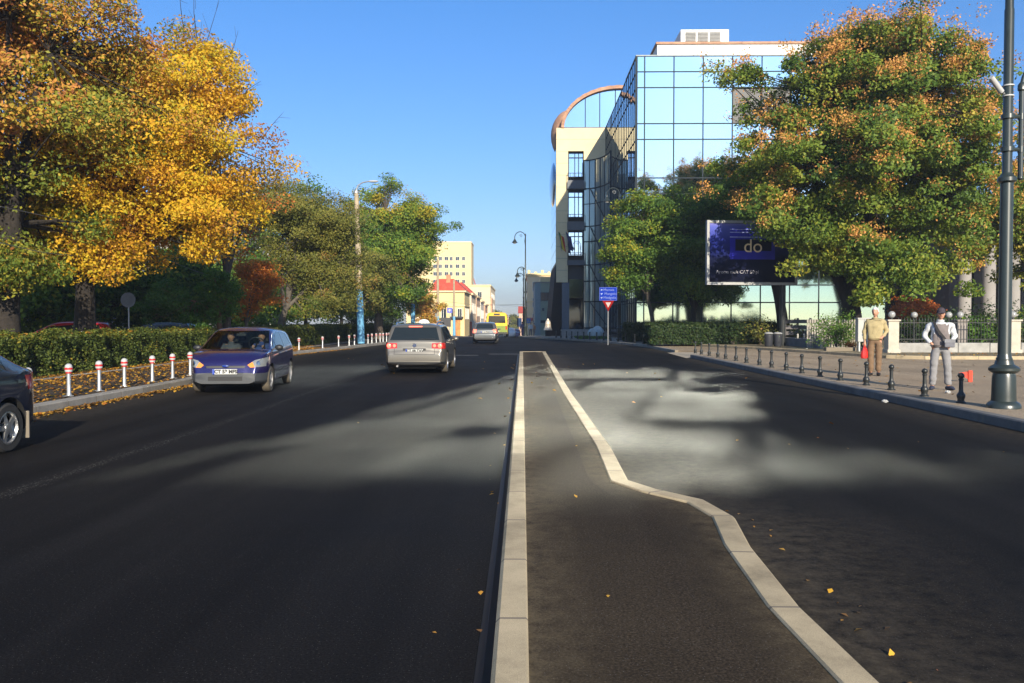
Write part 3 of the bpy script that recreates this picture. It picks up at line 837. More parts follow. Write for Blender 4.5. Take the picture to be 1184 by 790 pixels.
# ---- silver beige estate driving away
P_est = paint('beige silver paint', (.17, .155, .13), .55, .33)
TOP = [(-2.38, .42), (-2.375, .62), (-2.33, .72), (-2.31, .95), (-2.27, 1.01), (-2.12, 1.24), (-1.98, 1.43), (-1.80, 1.475), (-1.2, 1.50), (-.3, 1.50), (.25, 1.44), (.7, 1.24), (1.1, 1.01), (1.3, .97), (1.8, .88), (2.15, .77), (2.33, .62), (2.38, .42)]
est = dict(shell=dict(top=TOP, W=1.82, belt=[(-2.4, .97), (1.1, .93), (2.4, .85)], tumble=.34, zb=.2, rear_in=.13, front_in=.26),
    paint=P_est, r=.325, axles=(-1.36, 1.35), rim_m=m_alloy, spokes=5, tyre_m=m_tyre_d, mirror=(.78, 1.0), handles=((-.35, .87), (.55, .85)), seat_x=0.1,
    gaps=[[(-.62, .35), (-.608, .35), (-.608, .95), (-.62, .95)], [(.30, .3), (.312, .3), (.312, .95), (.30, .95)]],
    gapsB=[[(-.62, .60), (.62, .60), (.62, .612), (-.62, .612)], [(-.605, .6), (-.595, .6), (-.595, .88), (-.605, .88)], [(.595, .6), (.605, .6), (.605, .88), (.595, .88)]],
    lower=[([(-.95, .3), (.95, .3), (.95, .37), (-.95, .37)], 'B', None)],
    panes=[('rear_window', m_glass_d, [(-.74, 1.02), (.74, 1.02), (.625, 1.40), (-.625, 1.40)], 'B', lambda c: c.x < -1.8, .004),
           ('side_window', m_glass_d, [(-1.85, 1.02), (-.66, .99), (-.66, 1.40), (-1.75, 1.39)], 'S', None, .004),
           ('side_window', m_glass_d, [(-.60, .99), (.28, .97), (.28, 1.37), (-.60, 1.40)], 'S', None, .004),
           ('side_window', m_glass_d, [(.34, .97), (.95, .98), (.66, 1.18), (.34, 1.35)], 'S', None, .004),
           ('windscreen', m_glass_d, [(-.70, 1.0), (.70, 1.0), (.58, 1.42), (-.58, 1.42)], 'F', lambda c: .15 < c.x < 1.15, .004),
           ('headlight', m_lampw, [(-.8, .64), (-.5, .64), (-.5, .78), (-.8, .78)], 'F', lambda c: c.x > 1.6, 0.),
           ('headlight', m_lampw, [(.8, .64), (.5, .64), (.5, .78), (.8, .78)], 'F', lambda c: c.x > 1.6, 0.),
           ('tail_light', m_red, [(-.94, .76), (-.52, .78), (-.52, .93), (-.94, .94)], 'B', lambda c: c.x < -1.9, -.004),
           ('tail_light', m_red, [(.94, .76), (.52, .78), (.52, .93), (.94, .94)], 'B', lambda c: c.x < -1.9, -.004),
           ('tail_light', m_red, [(-2.3, .78), (-2.12, .80), (-2.16, .93), (-2.3, .94)], 'S', None, -.003)])
taxi = make_car('estate_car', 'beige silver estate car seen from behind with red brake lights lit', (-3.22, 24.55+2.38, 0), R(90), est)
for s in (-1, 1):
    for (yy_, rad) in ((.60, .05), (.76, .066)):
        q = MB(); q.lathe([(.001, .012), (rad*.7, .012), (rad, .0)], n=16)
        o = q.build('brake_lamp', m_redlit, taxi, smooth=True); o.data.transform(Matrix.Translation((-2.327, s*yy_, .855)) @ Matrix.Rotation(R(-90), 4, 'Y'))
q = MB(); q.box(-2.345, -2.335, -.34, .34, .615, .775); q.build('plate_recess', m_blk, taxi)
plate(taxi, -2.353, .70, -1, 'CT 08 TXV')
q = MB(); q.box(-2.352, -2.336, -.52, .52, .578, .60); q.build('chrome_strip', m_chrome, taxi)
# round badge with its two stacked letters
q = MB(); q.lathe([(.001, .012), (.058, .012), (.066, .0)], n=24); bad = q.build('badge', m_chrome, taxi, smooth=True)
MBdg = Matrix.Translation((-2.318, 0, .86)) @ Matrix.Rotation(R(-90), 4, 'Y'); bad.data.transform(MBdg)
q = MB(); q.lathe([(.001, .002), (.05, .002), (.051, .0)], n=24); o = q.build('badge_field', mat('badge blue', (.03, .05, .12), .3, var=0), bad); o.data.transform(Matrix.Translation((-2.331, 0, .86)) @ Matrix.Rotation(R(-90), 4, 'Y'))
for ch, dz in (('V', .022), ('W', -.018)):
    text('badge_letter', ch, .05, m_chrome, bad, Matrix.Translation((-2.334, 0, .86+dz)) @ Matrix.Rotation(R(-90), 4, 'Z') @ Matrix.Rotation(R(90), 4, 'X'), .001)
q = MB(); q.box(-2.04, -1.99, -.2, .2, 1.41, 1.44); q.build('high_brake_light', m_redlit, taxi)
for s in (-1, 1):
    q = MB(); q.tube([(-1.75, s*.62, 1.47), (-1.6, s*.63, 1.535), (-.2, s*.65, 1.555), (.1, s*.65, 1.48)], .02, 8); q.build('roof_rail', m_chrome, taxi, smooth=True)
q = MB(); q.tube([(-1.7, .1, 1.49), (-1.85, .1, 1.62)], [.012, .004], 6); q.build('aerial', m_blk, taxi)
q = MB(); q.ball((.05, 0, 1.53), .11, .19, .12, 16, 8); q.build('roof_sign', mat('roof sign white', (.8, .79, .72), .4, var=0), taxi, smooth=True)
q = MB(); q.tube([(-2.3, -.62, 1.06), (-2.25, -.1, 1.05)], .008, 5); q.build('wiper', m_blk, taxi)
q = MB(); q.tube([(-2.30, .5, .25), (-2.44, .5, .25)], .03, 8); q.build('exhaust', m_hub, taxi)

# ---- violet blue small hatchback coming towards us
P_hat = paint('violet blue paint', (.016, .012, .085), .4, .22)
m_grey_pl = mat('grey bumper plastic', (.05, .053, .057), .55, var=.1)
m_scr = mat_clear('windscreen glass', (.62, .70, .66))
TOP2 = [(-1.96, .45), (-1.95, .62), (-1.90, .9), (-1.86, 1.0), (-1.66, 1.20), (-1.48, 1.345), (-1.2, 1.39), (-.5, 1.425), (.0, 1.41), (.3, 1.335), (.75, 1.12), (1.08, .955), (1.25, .925), (1.55, .885), (1.75, .80), (1.87, .70), (1.915, .60), (1.955, .46)]
hat = dict(shell=dict(top=TOP2, W=1.69, belt=[(-2, .97), (-.5, .93), (1.0, .88), (2, .8)], tumble=.38, zb=.2, rear_in=.14, front_in=.22, end_c=.5),
    paint=P_hat, r=.295, axles=(-1.30, 1.19), rim_m=m_hub, spokes=7, tyre_m=m_tyre_d, mirror=(.72, .98), handles=((-.62, .84), (.22, .83)), tw=.18, seat_x=.05, dash_x=.78, mirror_m=m_blk, lower_m=m_grey_pl,
    gaps=[[(-.55, .35), (-.538, .35), (-.538, .95), (-.55, .95)], [(.36, .3), (.372, .3), (.372, .93), (.36, .93)]],
    lower=[([(-.9, .2), (.9, .2), (.9, .45), (.45, .47), (-.45, .47), (-.9, .45)], 'F', lambda c: c.x > 1.5), ([(1.46, .2), (2., .2), (2, .44), (1.52, .46)], 'S', None),
           ([(-2., .2), (-1.62, .2), (-1.66, .5), (-2., .5)], 'S', None), ([(-.9, .2), (.9, .2), (.9, .5), (-.9, .5)], 'B', None),
           ([(-.95, .44), (.85, .42), (.85, .47), (-.95, .49)], 'S', None)],
    panes=[('windscreen', m_scr, [(-.755, .955), (.755, .955), (.60, 1.365), (-.60, 1.365)], 'F', lambda c: .1 < c.x < 1.12, .004),
           ('rear_window', m_scr, [(-.60, 1.03), (.60, 1.03), (.50, 1.30), (-.50, 1.30)], 'B', lambda c: c.x < -1.5, .004),
           ('side_window', m_glass_d, [(-1.40, 1.03), (-.60, .975), (-.60, 1.325), (-1.18, 1.28)], 'S', None, .004),
           ('side_window', m_glass_d, [(-.53, .975), (.34, .955), (.34, 1.265), (-.12, 1.325), (-.53, 1.325)], 'S', None, .004),
           ('side_window', m_glass_d, [(.40, .955), (.80, .955), (.62, 1.09), (.40, 1.22)], 'S', None, .004),
           ('headlight', m_lampw, [(-.80, .60), (-.52, .585), (-.46, .64), (-.60, .74), (-.80, .79)], 'F', lambda c: c.x > 1.2, 0.),
           ('headlight', m_lampw, [(.80, .60), (.52, .585), (.46, .64), (.60, .74), (.80, .79)], 'F', lambda c: c.x > 1.2, 0.),
           ('indicator_lens', m_amber, [(-.62, .59), (-.52, .585), (-.46, .64), (-.56, .705)], 'F', lambda c: c.x > 1.2, 0.),
           ('indicator_lens', m_amber, [(.62, .59), (.52, .585), (.46, .64), (.56, .705)], 'F', lambda c: c.x > 1.2, 0.),
           ('lamp_bowl', m_chrome, [(-.69+.05*math.cos(k*.785), .68+.05*math.sin(k*.785)) for k in range(8)], 'F', lambda c: c.x > 1.2, .004),
           ('lamp_bowl', m_chrome, [(.69+.05*math.cos(k*.785), .68+.05*math.sin(k*.785)) for k in range(8)], 'F', lambda c: c.x > 1.2, .004),
           ('headlight_flank', m_lampw, [(1.40, .76), (1.70, .60), (1.80, .60), (1.80, .72), (1.5, .80)], 'S', None, 0.),
           ('grille', m_blk, [(-.42, .625), (.42, .625), (.40, .575), (-.40, .575)], 'F', lambda c: c.x > 1.5, .008),
           ('lower_grille', m_blk, [(-.36, .30), (.36, .30), (.36, .39), (-.36, .39)], 'F', lambda c: c.x > 1.6, .008),
           ('tail_light', m_red, [(-.85, .74), (-.68, .74), (-.60, 1.0), (-.8, 1.0)], 'B', None, 0.),
           ('tail_light', m_red, [(.85, .74), (.68, .74), (.60, 1.0), (.8, 1.0)], 'B', None, 0.)])
HZ = R(-90+6.0)
hd = Vector((math.cos(HZ), math.sin(HZ), 0))
nose = Vector((-6.42, 17.75, 0))
HLOC = nose - hd*1.955
fie = make_car('small_hatchback', 'violet blue small hatchback with grey bumper driving towards the camera, two people inside', HLOC, HZ, hat)
plate(fie, 1.985, .50, 1, 'CT 53 MFS')
q = MB(); q.ball((1.935, 0, .615), .012, .075, .032, 16, 8); lo_ = q.build('badge', m_chrome, fie, smooth=True)
q = MB(); q.ball((1.942, 0, .615), .010, .062, .023, 16, 8); q.build('badge_field', mat('badge blue deep', (.01, .03, .22), .25, var=0), lo_, smooth=True)
q = MB(); q.ball((-1.52, 0, 1.375), .17, .54, .026, 16, 6); q.build('roof_spoiler', P_hat, fie, smooth=True)
q = MB(); q.tube([(.62, .36, .98), (.47, .36, 1.06)], .02, 6); q.tube([(.47+.17*math.sin(a*.3142)*.35, .36+.18*math.cos(a*.3142), 1.06+.17*math.sin(a*.3142)*.9) for a in range(21)], .014, 6); q.build('steering_wheel', m_blk, fie)
q = MB(); q.cbox(.42, 0, 1.27, .03, .22, .06); q.build('rear_mirror', m_blk, fie, bevel=.01)

# ---- dark saloon leaving the frame on the left
P_drk = paint('blue black paint', (.012, .016, .035), .3, .2)
TOP3 = [(-2.15, .45), (-2.14, .68), (-2.10, .86), (-2.04, .95), (-1.86, 1.01), (-1.66, 1.06), (-1.25, 1.27), (-.9, 1.41), (-.4, 1.455), (.2, 1.43), (.7, 1.21), (1.1, 1.0), (1.5, .94), (1.9, .82), (2.1, .65), (2.15, .45)]
drk = dict(shell=dict(top=TOP3, W=1.75, belt=[(-2.2, .93), (1, .92), (2.2, .85)], tumble=.34, zb=.2, rear_in=.2, front_in=.24, end_c=.7),
    paint=P_drk, r=.305, axles=(-1.33, 1.25), rim_m=m_alloy, spokes=5, tyre_m=m_tyre, mirror=(.78, 1.0), handles=((-.5, .86), (.4, .85)),
    gaps=[[(-.6, .35), (-.588, .35), (-.588, .95), (-.6, .95)]],
    panes=[('rear_window', m_glass_d, [(-.62, 1.08), (.62, 1.08), (.52, 1.37), (-.52, 1.37)], 'B', lambda c: c.x < -.8, .004),
           ('side_window', m_glass_d, [(-1.35, 1.0), (-.62, .99), (-.62, 1.36), (-.95, 1.33), (-1.3, 1.12)], 'S', None, .004),
           ('side_window', m_glass_d, [(-.56, .99), (.6, .98), (.3, 1.33), (-.56, 1.36)], 'S', None, .004),
           ('tail_light', m_red, [(-.85, .74), (-.5, .76), (-.5, .9), (-.85, .92)], 'B', lambda c: c.x < -1.7, -.003),
           ('tail_light', m_red, [(.85, .74), (.5, .76), (.5, .9), (.85, .92)], 'B', lambda c: c.x < -1.7, -.003),
           ('tail_light', m_red, [(-2.12, .72), (-1.98, .74), (-1.85, .93), (-2.06, .93)], 'S', None, -.004)])
dk_car = make_car('dark_saloon', 'dark blue black saloon with silver alloy wheels, only its tail showing at the left edge', (-7.08, 10.72-2.15, 0), R(-90), drk)
for s in (-1, 1):
    q = MB(); q.cbox(-1.71, s*.80, .30, .02, .17, .34); q.build('mud_flap', mat('dusty mud flap', (.2, .17, .13), .9), dk_car, bevel=.005)

# ---- grey hatchback ahead in the distance
P_gry = paint('grey silver paint', (.11, .115, .115), .5, .3)
TOP4 = [(-2.0, .45), (-1.99, .66), (-1.94, .75), (-1.92, .93), (-1.84, 1.03), (-1.66, 1.33), (-1.55, 1.42), (-1.2, 1.46), (-.4, 1.48), (.2, 1.43), (.7, 1.2), (1.08, 1.0), (1.5, .92), (1.85, .78), (1.98, .6), (2.02, .45)]
gry = dict(shell=dict(top=TOP4, W=1.72, belt=[(-2, 1.0), (1, .92), (2.1, .85)], tumble=.36, zb=.2, rear_in=.14, front_in=.24, end_c=.5),
    paint=P_gry, r=.30, axles=(-1.25, 1.25), rim_m=m_hub, spokes=7, tyre_m=m_tyre, mirror=(.74, .99), handles=((-.5, .86), (.4, .85)),
    lower=[([(-.9, .2), (.9, .2), (.9, .42), (-.9, .42)], 'B', None)],
    panes=[('rear_window', m_glass_d, [(-.62, 1.05), (.62, 1.05), (.52, 1.37), (-.52, 1.37)], 'B', lambda c: c.x < -1.45, .004),
           ('side_window', m_glass_d, [(-1.45, 1.03), (-.57, .99), (-.57, 1.37), (-1.3, 1.36)], 'S', None, .004),
           ('side_window', m_glass_d, [(-.51, .99), (.75, .98), (.4, 1.30), (-.51, 1.37)], 'S', None, .004),
           ('tail_light', m_redlit, [(-.86, .74), (-.62, .76), (-.56, .98), (-.80, 1.02)], 'B', None, -.004),
           ('tail_light', m_redlit, [(.86, .74), (.62, .76), (.56, .98), (.80, 1.02)], 'B', None, -.004)])
gc = make_car('grey_hatchback', 'grey silver hatchback with lit tail lights following the yellow minibus', (-2.62, 57.4+2.0, 0), R(90), gry)
plate(gc, -1.99, .82, -1, 'CT 12 BRD')
# cars parked behind the hedge and far down the street
hatch_src = gc
def recolor(root, pm, old):
    for o in root.children:
        if o.type == 'MESH' and any(s.material == old for s in o.material_slots):
            o.data = o.data.copy()
            for i, m_ in enumerate(o.data.materials):
                if m_ == old: o.data.materials[i] = pm
def rename_tree(root, nm): root.name = nm
red = dup(hatch_src, (-17.6, 31.5, .08), R(200), 'red hatchback parked behind the near hedge beside the whitewashed tree trunk'); red.name = 'red_hatchback'
recolor(red, paint('red paint', (.42, .012, .012), .1, .3), P_gry)
blk = dup(hatch_src, (-17.2, 38.6, .05), R(186), 'dark car with bright roof edge parked behind the hedge near the round sign'); blk.name = 'parked_car'
recolor(blk, paint('dark grey paint', (.05, .055, .06), .4, .25), P_gry)
f1 = dup(hatch_src, (-1.9, 128, zg(128)), R(-90), 'small distant white car beyond the yellow minibus'); f1.name = 'distant_car'
recolor(f1, paint('white paint', (.7, .7, .68), 0, .3), P_gry)
f2 = dup(hatch_src, (-1.2, 141, zg(141)), R(-90), 'small distant dark violet car at the end of the street'); f2.name = 'distant_car'
recolor(f2, paint('violet paint', (.06, .04, .14), .2, .3), P_gry)

# ---- yellow minibus
bus = thing('minibus', 'yellow minibus with green lower tail, seen from behind far down the street', 'bus', (-2.72, 88, zg(88)+.0), 0)
m_yel = mat('bus yellow', (.80, .50, .015), .4, var=.05, coat=.5); m_grn = mat('bus green', (.20, .26, .03), .4, var=.1, coat=.5)
q = MB()
sec = [(-1.12, .3), (1.12, .3), (1.14, 1.1), (1.11, 1.9), (1.02, 2.42), (.85, 2.58), (0, 2.64), (-.85, 2.58), (-1.02, 2.42), (-1.11, 1.9), (-1.14, 1.1)]
q.prismY(sec, 0, 7.2); q.build('body', m_yel, bus, bevel=.06)
q = MB(); q.prismY([(-.92, 1.5), (.92, 1.5), (.86, 2.25), (-.86, 2.25)], -.02, .05); q.build('rear_window', m_glass_d, bus)
q = MB(); q.prismY([(-1.1, .32), (1.1, .32), (1.11, 1.2), (-1.11, 1.2)], -.018, .05); q.build('tail_panel', m_grn, bus)
q = MB(); q.box(-1.1, 1.1, -.09, .05, .3, .52); q.build('bumper', m_blk, bus, bevel=.02)
q = MB(); q.box(-.32, .32, -.03, .05, 2.32, 2.5); q.build('route_board', m_blk, bus)
for s in (-1, 1):
    q = MB(); q.box(s*1.0-.07, s*1.0+.07, -.035, .05, .8, 1.15); q.build('tail_light', m_red, bus)
    q = MB(); q.box(s*1.125-.015, s*1.125+.015, .5, 6.6, 1.42, 2.2); q.build('side_window', m_glass_d, bus)
    q = MB(); q.box(s*1.135-.014, s*1.135+.014, .1, 7.0, .34, 1.3); q.build('side_skirt', m_blk, bus)
    q = MB(); q.cbox(s*1.3, 6.9, 1.7, .18, .12, .35); q.cbox(s*1.2, 6.95, 1.86, .2, .04, .04); q.build('wing_mirror', m_blk, bus)
    for yy_ in (1.4, 5.6):
        w_ = MB(); w_.lathe([(.2, -.12), (.36, -.12), (.38, -.06), (.38, .06), (.36, .12), (.2, .12)], n=20)
        o = w_.build('wheel', m_tyre, bus, smooth=True); o.data.transform(Matrix.Translation((s*1.05, yy_, .38)) @ Matrix.Rotation(R(90), 4, 'Y'))
q = MB(); q.cbox(0, -.1, .62, .52, .012, .11); q.build('number_plate', m_plate, bus)
# ================================================================ TREES, HEDGES, LEAVES
m_bark = mat('bark', (.085, .065, .048), .95, var=.45, scale=7, bump=.9, bscale=22)
m_bark_d = mat('dark bark', (.022, .017, .013), .95, var=.45, scale=7, bump=.9, bscale=22)
m_bark_g = mat('grey bark', (.085, .072, .056), .9, var=.35, scale=7, bump=.7, bscale=26)
m_lime = mat('whitewash', (.45, .46, .45), .9, var=.35, scale=9, bump=.6, bscale=22)
LF = {}
BOOST = {'rusty green': 1.4, 'ailanthus': 1.45, 'green': 1.4, 'olive': 1.35, 'fresh green': 1.3, 'hedge': 1.3, 'samara': 1.2, 'orange': 1.2, 'deep green': 1.25}
def leafmat(k, stops, **kw):
    b = BOOST.get(k, 1.); LF[k] = mat_leaf('leaves '+k, [(p, tuple(min(.85, v*b) for v in c)) for p, c in stops], **kw)
leafmat('yellow', [(0, (.16, .20, .02)), (.2, (.42, .38, .025)), (.5, (.74, .48, .03)), (.78, (.68, .36, .025)), (1, (.38, .17, .03))], trans=.42)
leafmat('rusty green', [(0, (.08, .115, .016)), (.35, (.20, .20, .024)), (.6, (.33, .24, .03)), (.8, (.46, .22, .04)), (1, (.30, .12, .04))])
leafmat('olive', [(0, (.055, .07, .014)), (.5, (.13, .135, .026)), (.85, (.21, .18, .034)), (1, (.26, .14, .04))])
leafmat('green', [(0, (.03, .07, .014)), (.5, (.085, .15, .02)), (.85, (.20, .23, .022)), (1, (.33, .25, .022))])
leafmat('deep green', [(0, (.012, .028, .010)), (.6, (.03, .055, .014)), (1, (.06, .075, .018))])
leafmat('fresh green', [(0, (.035, .09, .015)), (.6, (.08, .16, .022)), (1, (.16, .22, .03))])
leafmat('orange', [(0, (.18, .12, .022)), (.35, (.44, .17, .026)), (.75, (.52, .14, .024)), (1, (.28, .07, .018))])
leafmat('samara', [(0, (.30, .20, .035)), (.4, (.52, .27, .06)), (.8, (.62, .29, .10)), (1, (.44, .15, .05))], trans=.3)
leafmat('ailanthus', [(0, (.042, .085, .014)), (.45, (.105, .155, .02)), (.8, (.21, .22, .026)), (1, (.32, .25, .032))])
leafmat('hedge', [(0, (.028, .042, .010)), (.55, (.07, .095, .018)), (.85, (.13, .145, .025)), (1, (.24, .17, .02))], trans=.25)
leafmat('fallen', [(0, (.10, .05, .02)), (.3, (.24, .12, .03)), (.55, (.48, .24, .03)), (.8, (.56, .32, .03)), (1, (.40, .11, .02))], trans=.1)

def leaf_mesh(name, pos, nrm, size, tone, m, aspect=.55, fold=.25, npr=None):
    """one folded diamond per leaf"""
    n = len(pos); npr = npr or np.random.RandomState(1)
    nrm = nrm/np.maximum(1e-6, np.linalg.norm(nrm, axis=1))[:, None]
    r = npr.normal(size=(n, 3)); t = r-nrm*(r*nrm).sum(1)[:, None]; t /= np.maximum(1e-6, np.linalg.norm(t, axis=1))[:, None]
    b = np.cross(nrm, t); s = np.asarray(size)[:, None] if np.ndim(size) else size
    P = np.stack([pos-t*s, pos-b*s*aspect+nrm*s*fold, pos+t*s, pos+b*s*aspect+nrm*s*fold], 1).reshape(-1, 3)
    me = bpy.data.meshes.new(name); me.vertices.add(4*n); me.vertices.foreach_set('co', P.astype(np.float32).ravel())
    me.loops.add(4*n); me.loops.foreach_set('vertex_index', np.arange(4*n, dtype=np.int32))
    me.polygons.add(n); me.polygons.foreach_set('loop_start', np.arange(0, 4*n, 4, dtype=np.int32)); me.polygons.foreach_set('loop_total', np.full(n, 4, dtype=np.int32))
    me.update(calc_edges=True)
    a = me.attributes.new('tone', 'FLOAT', 'POINT'); a.data.foreach_set('value', np.repeat(np.clip(tone, 0, 1), 4).astype(np.float32))
    me.materials.append(m)
    return me

def crown_points(ells, ncl, seed, shell=.45, bw=6):
    rs = np.random.RandomState(seed); out = []
    vol = np.array([e[3]*e[4]*e[5] for e in ells]); pr = vol/vol.sum()
    bough = []
    while len(out) < ncl:
        if len(bough) >= max(8, ncl//bw):           # clusters gather along boughs and leave gaps between them
            p0, d, u, e = bough[rs.randint(len(bough))]
            g = rs.normal(size=3); g *= min(1, 1.6/np.linalg.norm(g)); rb = .2*min(e[3], e[4], e[5])+.3
            out.append((p0+g*rb*np.array([1, 1, .55]), d, u)); continue
        e = ells[rs.choice(len(ells), p=pr)]
        d = rs.normal(size=3); d /= np.linalg.norm(d); u = rs.rand()**shell
        wob = 1+.13*math.sin(d[0]*6+seed)+.12*math.sin(d[1]*7+seed*2)+.13*math.sin(d[2]*8+seed*3)
        p = np.array(e[:3])+d*np.array(e[3:6])*u*wob
        out.append((p, d, u)); bough.append((p, d, u, e))
    return out

def make_tree(name, label, loc, trunk, ells, ncl, lpc, lsize, leafk, seed, rc=.55, bark=None, group=None, cat='tree', lean=(0, 0), tone_c=.5, tone_v=.2,
              seeds=None, twigs=0, limewash=None, flat=.6, fork=.35, nl=None, shell=.45, droop=0., tone_fn=None, limbs=1.0, bw=5):
    lpc = lpc*2.3; lsize = lsize*1.08; rc = rc*.86
    rs = np.random.RandomState(seed); root = thing(name, label, cat, loc, 0, group)
    cl = crown_points(ells, ncl, seed, shell, bw)
    bark = bark or m_bark
    r0, hfork = trunk
    # trunk, curved, with limbs towards the clusters
    mb = MB(); zmax = max(e[2]+e[5]*.5 for e in ells)
    cc = np.average([e[:3] for e in ells], axis=0, weights=[e[3]*e[4]*e[5] for e in ells])
    tp = []; k = 7
    for i in range(k+1):
        t = i/k; z = -.1+t*hfork
        tp.append((lean[0]*t*t+.06*math.sin(seed+3*t)*t*r0*3, lean[1]*t*t, z))
    tr = [r0*(1.45 if i == 0 else 1.12 if i == 1 else 1)*(1-.35*i/k) for i in range(k+1)]
    mb.tube(tp, tr, 12)
    top = np.array(tp[-1])
    # main limbs
    nm = nl or max(4, int(4+ncl/60)); idx = rs.choice(len(cl), min(nm, len(cl)), replace=False)
    limb_pts = [(top, r0*.65)]
    for q in idx:
        e = cl[q][0]*.8+cc*.2
        s = np.array(tp[-1 if rs.rand() < .6 else -2]); mid = s*.5+e*.5; mid[2] += .12*np.linalg.norm(e-s); mid += rs.normal(size=3)*.15
        pts = [s, s*.7+mid*.3+rs.normal(size=3)*.05, mid, mid*.45+e*.55+rs.normal(size=3)*.12, e]
        rad = [r0*.55, r0*.42, r0*.28, r0*.17, r0*.05]
        mb.tube(pts, rad, 7); limb_pts += [(pts[2], rad[2]), (pts[3], rad[3]), (pts[1], rad[1])]
    A = np.array([p for p, _ in limb_pts]); RR = [r for _, r in limb_pts]
    for (p, d, u) in cl[:int(len(cl)*limbs)]:
        j = int(np.argmin(((A-p)**2).sum(1))); s = A[j]; mid = (s+p)/2+rs.normal(size=3)*.12+np.array([0, 0, .08])
        r1 = min(RR[j]*.6, .05+.01*np.linalg.norm(p-s)); mb.tube([s, mid, p], [r1, r1*.6, .008], 4, cap=False)
    for _ in range(twigs):     # bare twigs reaching beyond the leaves
        p, d, u = cl[rs.randint(len(cl))]
        if d[2] < -.1: continue
        e = p+(d*.6+np.array([0, 0, .8]))*rs.uniform(.6, 1.5)+rs.normal(size=3)*.2
        m_ = (p+e)/2+rs.normal(size=3)*.07; mb.tube([p, m_, e], [.016, .011, .004], 4, cap=False)
        for q in range(3):
            f = .4+.2*q; s = p*(1-f)+e*f; mb.tube([s, s+rs.normal(size=3)*.25+np.array([0, 0, .22])], [.007, .003], 3, cap=False)
    mb.build('trunk', bark, root, smooth=True, angle=60)
    if limewash:
        z0, z1 = limewash; q = MB(); f0 = lambda z: r0*(1.3-.16*z)+.018
        q.tube([(tp[0][0], 0, z0), (tp[1][0], 0, (z0+z1)/2), (tp[1][0], 0, z1)], [f0(z0)*1.06, f0((z0+z1)/2), f0(z1)], 14)
        q.build('whitewash_band', m_lime, root, smooth=True)
    # leaves
    pos = []; nr = []; tn = []; sz = []
    for (p, d, u) in cl:
        m = int(lpc*rs.uniform(.6, 1.3)); g = rs.normal(size=(m, 3)); gl = np.linalg.norm(g, axis=1)[:, None]; g = g/gl*np.minimum(gl, 1.9)*rc*np.array([1, 1, flat])*rs.uniform(.7, 1.2)
        if droop: g[:, 2] -= droop*(np.abs(g[:, 0])+np.abs(g[:, 1]))
        pos.append(p+g); q = rs.normal(size=(m, 3))*.6+np.array([.06, -.22, .42])+d*.6
        nr.append(q); ct = tone_c+rs.normal()*tone_v*.75
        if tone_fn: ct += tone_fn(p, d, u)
        tn.append(ct+rs.normal(size=m)*tone_v*.7); sz.append(lsize*rs.uniform(.65, 1.25, size=m))
    pos = np.concatenate(pos); nr = np.concatenate(nr); tn = np.concatenate(tn); sz = np.concatenate(sz)
    link('crown', leaf_mesh('crown', pos, nr, sz, tn, LF[leafk], npr=rs), root)
    if seeds:
        ns, ssz, sk = seeds; sel = [c for c in cl if c[2] > .55 and c[1][2] > -.55]; pos = []; nr = []
        for _ in range(ns):
            p, d, u = sel[rs.randint(len(sel))]; c0 = p+d*rc*rs.uniform(.9, 1.7)+np.array([0, 0, .15])+rs.normal(size=3)*rc*.5
            m = rs.randint(22, 46); pos.append(c0+rs.normal(size=(m, 3))*np.array([.19, .19, .15])*rs.uniform(.7, 1.3)); nr.append(rs.normal(size=(m, 3))+np.array([0, 0, .4]))
        pos = np.concatenate(pos); nr = np.concatenate(nr)
        link('seed_clusters', leaf_mesh('seed_clusters', pos, nr, ssz*rs.uniform(.7, 1.3, size=len(pos)), rs.rand(len(pos))*.9, LF[sk], npr=rs), root)
    return root

def hedge(label, x0, x1, y0, y1, h, seed, dens=900, leafk='hedge', base=.13, topline=.05, group=None, name='hedge', lsize=.04):
    rs = np.random.RandomState(seed)
    root = thing(name, label, 'hedge', ((x0+x1)/2, (y0+y1)/2, base), 0, group)
    hx, hy = (x1-x0)/2, (y1-y0)/2
    c = MB(); c.box(-hx+.16, hx-.16, -hy+.16, hy-.16, .0, h-.16); c.build('stems', mat('hedge stems', (.018, .018, .008), .95, var=.4, scale=12), root)
    faces = [((1, 0, 0), hy*2, h), ((-1, 0, 0), hy*2, h), ((0, 1, 0), hx*2, h), ((0, -1, 0), hx*2, h), ((0, 0, 1), hx*2, hy*2)]
    pos = []; nr = []
    for (n_, a, b) in faces:
        m = int(a*b*dens); u = rs.uniform(-1, 1, m); v = rs.uniform(0, 1, m); n_ = np.array(n_, float)
        if n_[0]: p = np.stack([n_[0]*hx*np.ones(m), u*hy, v*h], 1)
        elif n_[1]: p = np.stack([u*hx, n_[1]*hy*np.ones(m), v*h], 1)
        else: p = np.stack([u*hx, (v*2-1)*hy, h*np.ones(m)], 1)
        wob = .07*np.sin(p[:, 1]*3.1+seed)+.06*np.sin(p[:, 1]*7.7+p[:, 2]*5)+.05*np.sin(p[:, 2]*9+p[:, 0]*4+p[:, 1]*2.3)
        dep = -np.abs(rs.normal(size=m))*.11+wob+(rs.rand(m) < .03)*rs.rand(m)*.16
        p = p+n_*dep[:, None]; p[:, 2] = np.maximum(p[:, 2], .02)
        pos.append(p); nr.append(n_*.9+rs.normal(size=(m, 3))*.6+np.array([0, 0, .25]))
    pos = np.concatenate(pos); nr = np.concatenate(nr)
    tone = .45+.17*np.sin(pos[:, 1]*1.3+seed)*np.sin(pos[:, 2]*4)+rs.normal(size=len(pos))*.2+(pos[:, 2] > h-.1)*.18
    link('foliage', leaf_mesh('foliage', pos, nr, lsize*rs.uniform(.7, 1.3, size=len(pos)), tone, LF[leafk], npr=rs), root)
    return root

